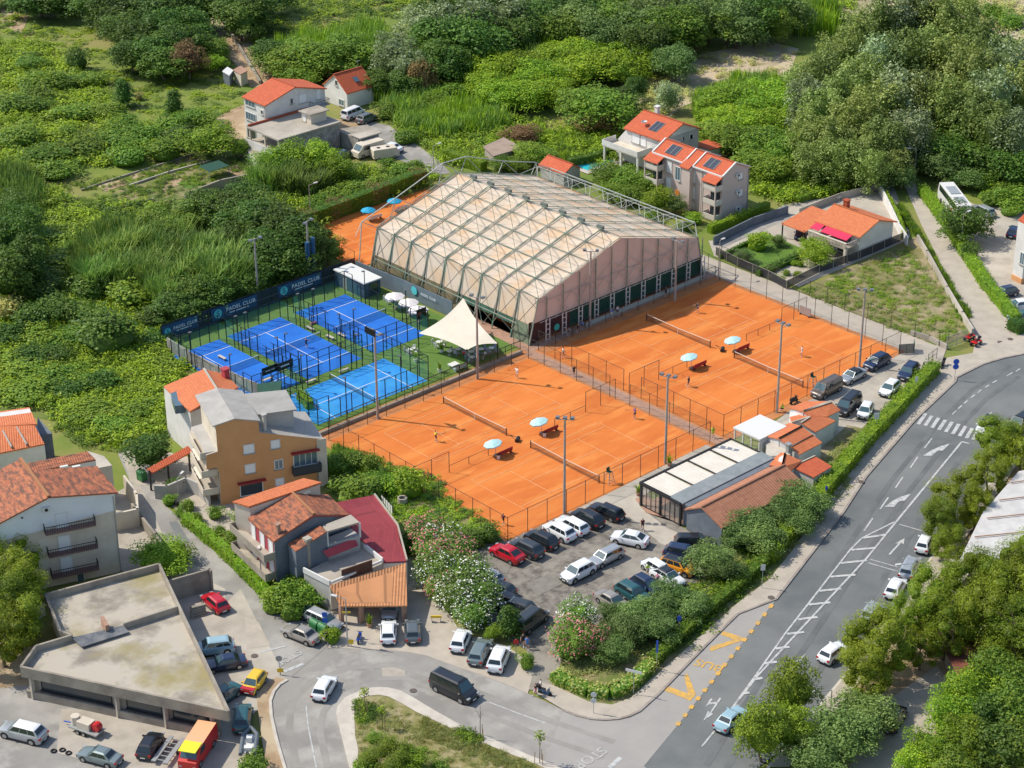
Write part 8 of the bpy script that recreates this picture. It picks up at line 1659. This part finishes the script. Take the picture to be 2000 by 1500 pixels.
loc, rz = at(46, 1440, -48, -12); t = CP['suv'].put('pickup_truck', 'silver pickup truck with a white canopy at the left bottom edge', 'pickup truck', loc, rz, (1.22, 1.1, 1.12), mats={'paint_white': PT['silver'], 'paint_roof': PT['white']})
# trailers, boat, scooters, quads, containers
loc, rz = at(171, 1430, 40, 14); t = thing('work_trailer', 'trailer carrying cream tanks and a red engine in the yard', 'trailer', loc, rz)
mb = MB(); mb.box((0, 0, .6), (3.8, 1.7, .15)); mb.build('platform', m_steel, t, world=False); wheels(t, [(.2, .85), (.2, -.85), (-.6, .85), (-.6, -.85)], .3, .2)
mb = MB(); mb.tube((-1.5, 0, .7), (-1.5, 0, 1.7), .5, n=14); mb.build('round_tank', m_wallc, t, world=False); mb = MB(); mb.box((-.1, 0, 1.1), (1.7, 1.2, .8)); mb.build('cream_tank', m_wallc, t, world=False); mb = MB(); mb.tube((1.3, -.3, 1.1), (1.3, .5, 1.1), .5, n=14); mb.build('red_reel', m_redp, t, world=False); mb = MB(); mb.beam((-1.9, 0, .6), (-3.2, 0, .4), .1); mb.build('drawbar', m_bluep, t, world=False)
loc, rz = at(330, 1472, -22, 30); t = thing('flat_trailer', 'grey flat car trailer with ramps beside the red box van', 'trailer', loc, rz)
for s_ in (-1, 1): mb = MB(); mb.box((0, s_*.7, .55), (4.6, .5, .1)); mb.build('ramp', m_steel, t, world=False)
mb = MB()
for k in range(6): mb.box((-1.9+k*.75, 0, .5), (.12, 1.3, .08))
mb.build('cross_bars', m_steel, t, world=False); wheels(t, [(-.2, 1.), (-.2, -1.)], .3, .2)
loc, rz = at(488, 1462, 6, -44); t = thing('boat_on_trailer', 'inflatable boat with a white steering console on its trailer at the bottom', 'boat', loc, rz); mb = MB()
for s_ in (-1, 1): mb.tube((-2.2, s_*.75, .9), (1.2, s_*.75, .95), .24, n=12); mb.tube((1.2, s_*.75, .95), (2.3, 0, 1.15), .24, .18, n=12)
mb.build('hull_tube', M('hypalon_grey', (.12,.14,.16), rough=.6), t, world=False); mb = MB(); mb.box((-.2, 0, .75), (3.4, 1.2, .1)); mb.box((.3, 0, 1.1), (.7, .6, .6)); mb.box((-1.2, 0, 1.), (.6, .9, .35)); mb.build('console', m_wht, t, world=False); mb = MB(); mb.box((-2.5, 0, 1.), (.35, .35, .7)); mb.build('outboard_motor', m_trim, t, world=False); wheels(t, [(-.6, .95), (-.6, -.95)], .28, .18)
def bike(x, y, dx, dy, label, m, quad=False, topbox=True):
    loc, rz = at(x, y, dx, dy); t = thing('quad_bike' if quad else 'scooter', label, 'quad bike' if quad else 'scooter', loc, rz)
    if quad: wheels(t, [(.6, .45), (.6, -.45), (-.6, .45), (-.6, -.45)], .3, .24)
    else: wheels(t, [(.65, 0.001), (-.6, 0.001)], .26, .14)
    mb = MB(); mb.box((-.35, 0, .68), (.85, .34, .26)); mb.box((.45, 0, .62), (.2, .36, .6)); mb.box((.05, 0, .32), (.6, .32, .12))
    if quad: mb.box((.6, 0, .66), (.5, 1.0, .1)); mb.box((-.6, 0, .66), (.5, 1.0, .1))
    mb.build('bodywork', m, t, world=False); mb = MB(); mb.box((-.3, 0, .85), (.75, .28, .1)); mb.build('seat', m_trim, t, world=False); mb = MB(); mb.beam((.5, -.36, 1.02), (.5, .36, 1.02), .05); mb.beam((.5, 0, .6), (.5, 0, 1.02), .06); mb.build('handlebar', m_trim, t, world=False)
    if topbox: mb = MB(); mb.box((-.85, 0, 1.05), (.4, .42, .32)); mb.build('top_box', m_trim, t, world=False)
bike(1893, 664, -20, 12, 'red quad bike beside the barred gate, left one', m_redp, True, False); bike(1906, 674, -20, 12, 'red quad bike with luggage beside the barred gate, front one', m_redp, True)
bike(1841, 718, -10, 18, 'dark scooter with a top box at the end of the tall hedge', m_trim); bike(702, 1252, 8, -20, 'dark blue scooter between the street lamp and the white car', m_bluep, False, False); bike(1064, 1358, 20, 6, 'blue-grey scooter on the pavement with two people', M('scooter_blue', (.05,.1,.18), rough=.4)); bike(1550, 787, 16, -8, 'dark motorbike by the clubhouse wall', m_trim, topbox=False); bike(153, 995+350, 10, 5, 'scooter under the roof edge of the concrete building', m_trim)
bike(345, 990, 10, 14, 'motor scooter parked at the garden wall of the orange house', m_trim, topbox=False)
for x, y, lb in ((616,1232,'dark green waste container behind the beige saloon, left one'),(632,1240,'green waste container with open lid next to the silver estate'),(278,938,'green wheeled bin at the covered stair')):
    loc, rz = at(x, y, 20, 12); t = thing('waste_container', lb, 'waste container', loc, rz); mb = MB(); mb.prism([(-.6,-.45),(.6,-.45),(.6,.45),(-.6,.45)], .15, 1.1); mb.build('bin_body', m_greenp, t, world=False); mb = MB(); mb.tube((-.62, 0, 1.08), (.62, 0, 1.08), .46, n=14); mb.build('lid', m_greenp, t, world=False); wheels(t, [(.5, .4), (.5, -.4), (-.5, .4), (-.5, -.4)], .1, .08)
# road signs
def sign(x, y, label, h=2.6, shape='disc', c=m_bluep, rz=0., w_=.6, hh=.6, n=1):
    gx, gy = g(x, y); t = thing('road_sign', label, 'road sign', (gx, gy, 0), -PHI+rz); mb = MB(); mb.tube((0, 0, 0), (0, 0, h), .04, n=6); mb.build('post', m_steel, t, world=False)
    for k in range(n):
        z = h-.35-k*.8; mb = MB()
        if shape == 'disc': mb.tube((0, -.05, z), (0, -.08, z), w_*.55, n=18)
        elif shape == 'tri': mb.face([(-w_*.6, -.06, z-.35), (w_*.6, -.06, z-.35), (0, -.06, z+.5)])
        else: mb.box((0, -.06, z), (w_, .04, hh))
        f = mb.build('sign_plate', c, t, world=False)
sign(1864, 743, 'round blue road sign at the kerb near the court car park gate', 3.4, 'disc', m_bluep, w_=.8, n=2); sign(1709, 848, 'small twin blue-white sign in the tall hedge by the zebra crossing', 3.2, 'box', m_wht, w_=.7, hh=.9); sign(1787, 775, 'small pale sign rising from the tall hedge', 3.2, 'box', m_wht, w_=.4, hh=.7); sign(1612, 985, 'small blue sign on the pavement by the olive trees', 2.8, 'box', m_bluep, w_=.3, hh=.6)
sign(1488, 1150, 'bus stop sign pole at the start of the bus bay', 3.4, 'box', m_wht, w_=.55, hh=.8); sign(1325, 1245, 'small blue sign in the bus bay hedge', 3., 'box', m_bluep, w_=.45, hh=.7); sign(1282, 1312, 'teal pole with a small sign at the bus bay', 3.8, 'box', m_bluep, w_=.25, hh=1.6); sign(1237, 1358, 'white street name board on a post at the street corner', 3.6, 'box', m_wht, w_=1.9, hh=.35, rz=-.4); sign(1159, 1395, 'white round and arrow signs on a post at the street corner', 3., 'disc', m_wht, n=2)
sign(547, 1318, 'round sign seen from the back with a yellow arrow board below, in the lane mouth', 2.6, 'disc', m_steel, w_=.7); sign(548, 1318, 'yellow arrow board at the lane mouth post', 1.0, 'box', m_yelp, w_=.7, hh=.5); sign(636, 1240, 'two blue signs above the green containers', 3.2, 'box', m_bluep, w_=.6, hh=.6, n=2); sign(686, 1262, 'small yellow arrow board beside the street lamp', 1.0, 'box', m_yelp, w_=.6, hh=.6); sign(679, 1250, 'yellow name board on the street lamp by the carport', 4.2, 'box', m_yelp, w_=1.0, hh=.22); sign(1008, 1288, 'red round sign at the car park entrance', 2.8, 'disc', m_redp)
t = thing('rolled_banner', 'tall dark blue rolled advertising banner behind the padel courts, left one', 'banner', (*g(604, 552), 0)); mb = MB(); mb.tube((0, 0, 1.5), (0, 0, 7.), .42, .36, n=12); mb.build('cloth_roll', m_ban, t, world=False); mb = MB(); mb.tube((0, 0, 0), (0, 0, 1.6), .1, n=8); mb.build('mast', m_steel, t, world=False)
t = thing('rolled_banner', 'tall dark blue rolled advertising banner behind the padel courts, right one', 'banner', (*g(613, 548), 0)); mb = MB(); mb.tube((0, 0, 1.5), (.2, 0, 7.4), .42, .36, n=12); mb.build('cloth_roll', m_ban, t, world=False); mb = MB(); mb.tube((0, 0, 0), (0, 0, 1.6), .1, n=8); mb.build('mast', m_steel, t, world=False)
t = thing('barrier_bench', 'low yellow barrier on the forecourt beside the oleanders', 'barrier', (*g(852, 1215), 0), -PHI); mb = MB(); mb.box((0, 0, .75), (1.3, .12, .3)); mb.build('board', m_yelp, t, world=False)
for s_ in (-.5, .5): mb = MB(); mb.box((s_, 0, .35), (.06, .4, .7)); mb.build('leg', m_steel, t, world=False)
for x, y, lb, m_ in ((722,1225,'terracotta flowerpot with a small tree at the carport',m_brick),(1247,968,'terracotta pot at the pavilion corner',m_brick),(1307,910,'terracotta pot beside the floodlight pole',m_brick),(859,727,'white planter with a small palm on the turf',m_wht),(863,688,'pale blue planter with a palm by the shade sail',m_umbw),(812,707,'grey-blue planter by the worn padel court',m_umbw)):
    t = thing('planter', lb, 'planter', (*g(x, y), 0)); mb = MB(); mb.lathe((0, 0, 0), [(.24, 0), (.36, .55), (.30, .55), (.28, .45), (0, .45)], 12); mb.build('pot', m_, t, world=False); l_ = Leafy(); r_ = np.random.default_rng(x); l_.blades(r_, (0, 0, .45), .25, 26, 1.3, .1, lean=.6); o = bpy.data.objects.new('foliage', l_.mesh('planter_leaves', L['grn'])); COL.objects.link(o); o.parent = t
for x, y, lb in ((105,1468,'loose tyre lying on the yard verge, left one'),(122,1466,'loose tyre lying on the yard verge, middle one'),(134,1472,'loose tyre lying on the yard verge, right one')):
    t = thing('loose_tyre', lb, 'tyre', (*g(x, y), 0)); mb = MB(); mb.lathe((0, 0, 0), [(.2, .04), (.3, 0), (.38, .1), (.3, .2), (.2, .16), (.2, .04)], 14); mb.build('rubber', m_rubber, t, world=False)
# ---------------------------------------------------------------- people
m_skin = M('skin', (.50,.28,.18), rough=.6); m_hair = M('hair', (.05,.03,.02), rough=.8); m_shirt = M('shirt', (.7,.7,.7), rough=.9); m_short = M('shorts', (.03,.04,.06), rough=.9); m_shoe = M('shoes', (.6,.6,.6), rough=.8)
def bodyproto(pose):
    J = dict(pel=(0, 0, .95), ch=(0, 0, 1.28), nk=(0, 0, 1.47), hd=(0, 0, 1.58), tp=(0, 0, 1.74), ls=(0, .19, 1.42), rs=(0, -.19, 1.42), lh=(0, .1, .92), rh=(0, -.1, .92))
    if pose == 'walk': J.update(lk=(.16, .1, .5), rk=(-.02, -.1, .5), lf=(.3, .1, .07), rf=(-.3, -.1, .1), le=(-.16, .25, 1.16), re=(.14, -.25, 1.15), lw=(-.12, .27, .92), rw=(.32, -.25, .98))
    elif pose == 'play': J.update(pel=(0, 0, .88), lk=(.14, .2, .48), rk=(.1, -.22, .48), lf=(.02, .28, .07), rf=(-.02, -.3, .07), le=(.22, .32, 1.18), re=(.26, -.38, 1.22), lw=(.44, .2, 1.1), rw=(.52, -.42, 1.2))
    elif pose == 'sit': J.update(pel=(0, 0, .52), ch=(0, 0, .86), nk=(.02, 0, 1.05), hd=(.03, 0, 1.16), tp=(.03, 0, 1.32), ls=(0, .19, 1.), rs=(0, -.19, 1.), lh=(.04, .1, .5), rh=(.04, -.1, .5), lk=(.46, .12, .52), rk=(.46, -.12, .52), lf=(.48, .12, .07), rf=(.5, -.12, .07), le=(.08, .26, .78), re=(.08, -.26, .78), lw=(.34, .2, .66), rw=(.34, -.2, .66))
    else: J.update(lk=(.02, .1, .5), rk=(.0, -.1, .5), lf=(0, .12, .07), rf=(.02, -.12, .07), le=(0, .27, 1.16), re=(.05, -.26, 1.16), lw=(.06, .27, .9), rw=(.2, -.2, 1.02))
    for s_ in 'lr':
        f = Vector(J[s_+'f']); J[s_+'t'] = tuple(f+Vector((.17, 0, -.02))); w_ = Vector(J[s_+'w']); e = Vector(J[s_+'e']); J[s_+'p'] = tuple(w_+(w_-e).normalized()*.14)
    ns = list(J); E_ = [('pel','ch'),('ch','nk'),('nk','hd'),('hd','tp'),('ch','ls'),('ch','rs')]+[(s_+a, s_+b) for s_ in 'lr' for a, b in (('s','e'),('e','w'),('w','p'),('h','k'),('k','f'),('f','t'))]+[('pel','lh'),('pel','rh')]
    R_ = dict(pel=.15, ch=.16, nk=.06, hd=.10, tp=.07, ls=.07, rs=.07, lh=.10, rh=.10)
    for s_ in 'lr': R_.update({s_+'e': .048, s_+'w': .035, s_+'p': .03, s_+'k': .065, s_+'f': .045, s_+'t': .04})
    me = bpy.data.meshes.new('b'); me.from_pydata([J[n] for n in ns], [(ns.index(a), ns.index(b)) for a, b in E_], []); o = bpy.data.objects.new('b', me); COL.objects.link(o); o.modifiers.new('s', 'SKIN'); o.modifiers.new('d', 'SUBSURF').levels = 1
    for i, n in enumerate(ns): me.skin_vertices[0].data[i].radius = (R_[n], R_[n]*(1.15 if n in ('ch', 'pel') else 1)); me.skin_vertices[0].data[i].use_root = n == 'pel'
    bm_ = bpy.data.meshes.new_from_object(o.evaluated_get(bpy.context.evaluated_depsgraph_get())); bpy.data.objects.remove(o); bm_.name = 'person_'+pose; bm_.materials.clear()
    for m in (m_skin, m_shirt, m_short, m_shoe, m_hair): bm_.materials.append(m)
    for pl in bm_.polygons:
        c = pl.center; best = min(((Vector(J[n])-c).length-R_[n]*.5, n) for n in ns)[1]
        pl.material_index = {'pel': 2, 'ch': 1, 'ls': 1, 'rs': 1, 'lh': 2, 'rh': 2, 'lf': 3, 'rf': 3, 'lt': 3, 'rt': 3, 'tp': 4}.get(best, 0)
    bm_.shade_smooth(); p = Proto(); p.add('body', bm_)
    if pose == 'play':
        mb = MB(); w_ = Vector(J['rp']); mb.beam(w_, w_+Vector((.3, -.05, .12)), .03); c = w_+Vector((.45, -.08, .2))
        for i in range(10): a, b = 2*math.pi*i/10, 2*math.pi*(i+1)/10; mb.beam(c+Vector((.16*cos(a), 0, .13*sin(a))), c+Vector((.16*cos(b), 0, .13*sin(b))), .02)
        p.add('racket', mb.mesh('racket', m_trim))
    return p
BP = {k: bodyproto(k) for k in ('walk', 'play', 'sit', 'stand')}
CLO = {c: M('cloth_'+c, v, rough=.9) for c, v in dict(white=(.75,.75,.73), yellow=(.8,.7,.05), purple=(.12,.04,.25), black=(.02,.02,.025), navy=(.02,.03,.1), pink=(.55,.2,.3), red=(.5,.03,.03), lime=(.45,.7,.05), blue=(.1,.25,.6), grey=(.25,.25,.26), maroon=(.15,.02,.03)).items()}
for pose, x, y, rz, sh, so_, lb in (('play',1010,738,3.9,'white','white','person in white clothes and cap playing at the far baseline of the near clay court'),('play',851,863,.5,'yellow','navy','person in a yellow shirt playing on the near clay court by the net'),('play',1240,818,3.6,'purple','black','person in dark purple playing near the brick path'),('walk',983,1026,.8,'maroon','black','person in dark red standing in the near corner of the clay court'),('play',1345,756,2.8,'black','navy','person in dark clothes on the far clay court nearest the pavilion'),('play',1566,697,3.,'white','white','person all in white playing at the far corner court'),('play',1362,611,4.,'black','navy','person in dark clothes on the shadow edge of the far court'),('walk',1100,699,.3,'white','grey','person with a white cap at the hall end of the far court'),('walk',1392,855,4.8,'lime','lime','person in bright yellow clothes walking at the end of the brick path'),
  ('play',598,680,.6,'navy','black','person in dark clothes on the middle padel court'),('sit',1137,642,4.6,'blue','navy','person in blue sitting in front of the hall'),('sit',1129,648,4.4,'black','black','person in dark clothes sitting in front of the hall'),('walk',1194,622,2.,'blue','white','person in light blue standing by the hall netting'),('walk',1206,617,2.,'white','navy','person in white beside the one in light blue'),('stand',1300,580,2.,'black','black','dark dressed person at the hall posts'),('walk',1255,1036,4.8,'maroon','black','person in dark red walking across the gravel car park'),('stand',1265,1125,5.,'lime','white','person in green and white behind the white sporty car'),('walk',1284,1143,4.,'pink','navy','person in pink at the open car door'),
  ('walk',1030,1268,4.8,'blue','blue','person in a blue and white dress at the car park entrance'),('walk',1022,1262,4.6,'black','black','person in black at the car park entrance'),('walk',1046,1360,3.2,'black','pink','person in black walking beside the scooter'),('stand',1056,1352,3.2,'white','grey','person with a white helmet standing at the scooter'),('walk',637,1257,5.2,'black','black','person in black walking past the green containers'),('sit',1528,805,2.,'lime','black','person in a lime shirt sitting by the pole at the clubhouse'),('stand',1121,735,2.,'black','black','small dark figure by the gate on the brick path'),('sit',906,700,1.,'red','navy','person in red sitting in the sail shade'),('sit',930,697,2.6,'grey','black','person in grey sitting in the sail shade'),('sit',948,700,4.,'white','navy','person in white sitting in the sail shade'),('stand',738,556,5.,'black','black','dark dressed person at the counter of the white-roofed hut'),('sit',1112,654,4.4,'grey','black','person sitting low beside the hall door')):
    gx, gy = g(x, y); BP[pose].put('person', lb, 'person', (gx, gy, .02), rz-.8, 1.02, mats={'shirt': CLO[sh], 'shorts': CLO[so_]})
for x, y, lb in ((600,648,'pink sports bag on the blue court edge'),):
    t = thing('sports_bag', lb, 'bag', (*g(612, 633), .04)); mb = MB(); mb.tube((-.5, 0, .18), (.5, 0, .18), .18, n=10); mb.build('bag_body', CLO['pink'], t, world=False); mb = MB(); mb.beam((-.25, 0, .4), (.25, 0, .4), .04); mb.build('handle', m_trim, t, world=False)
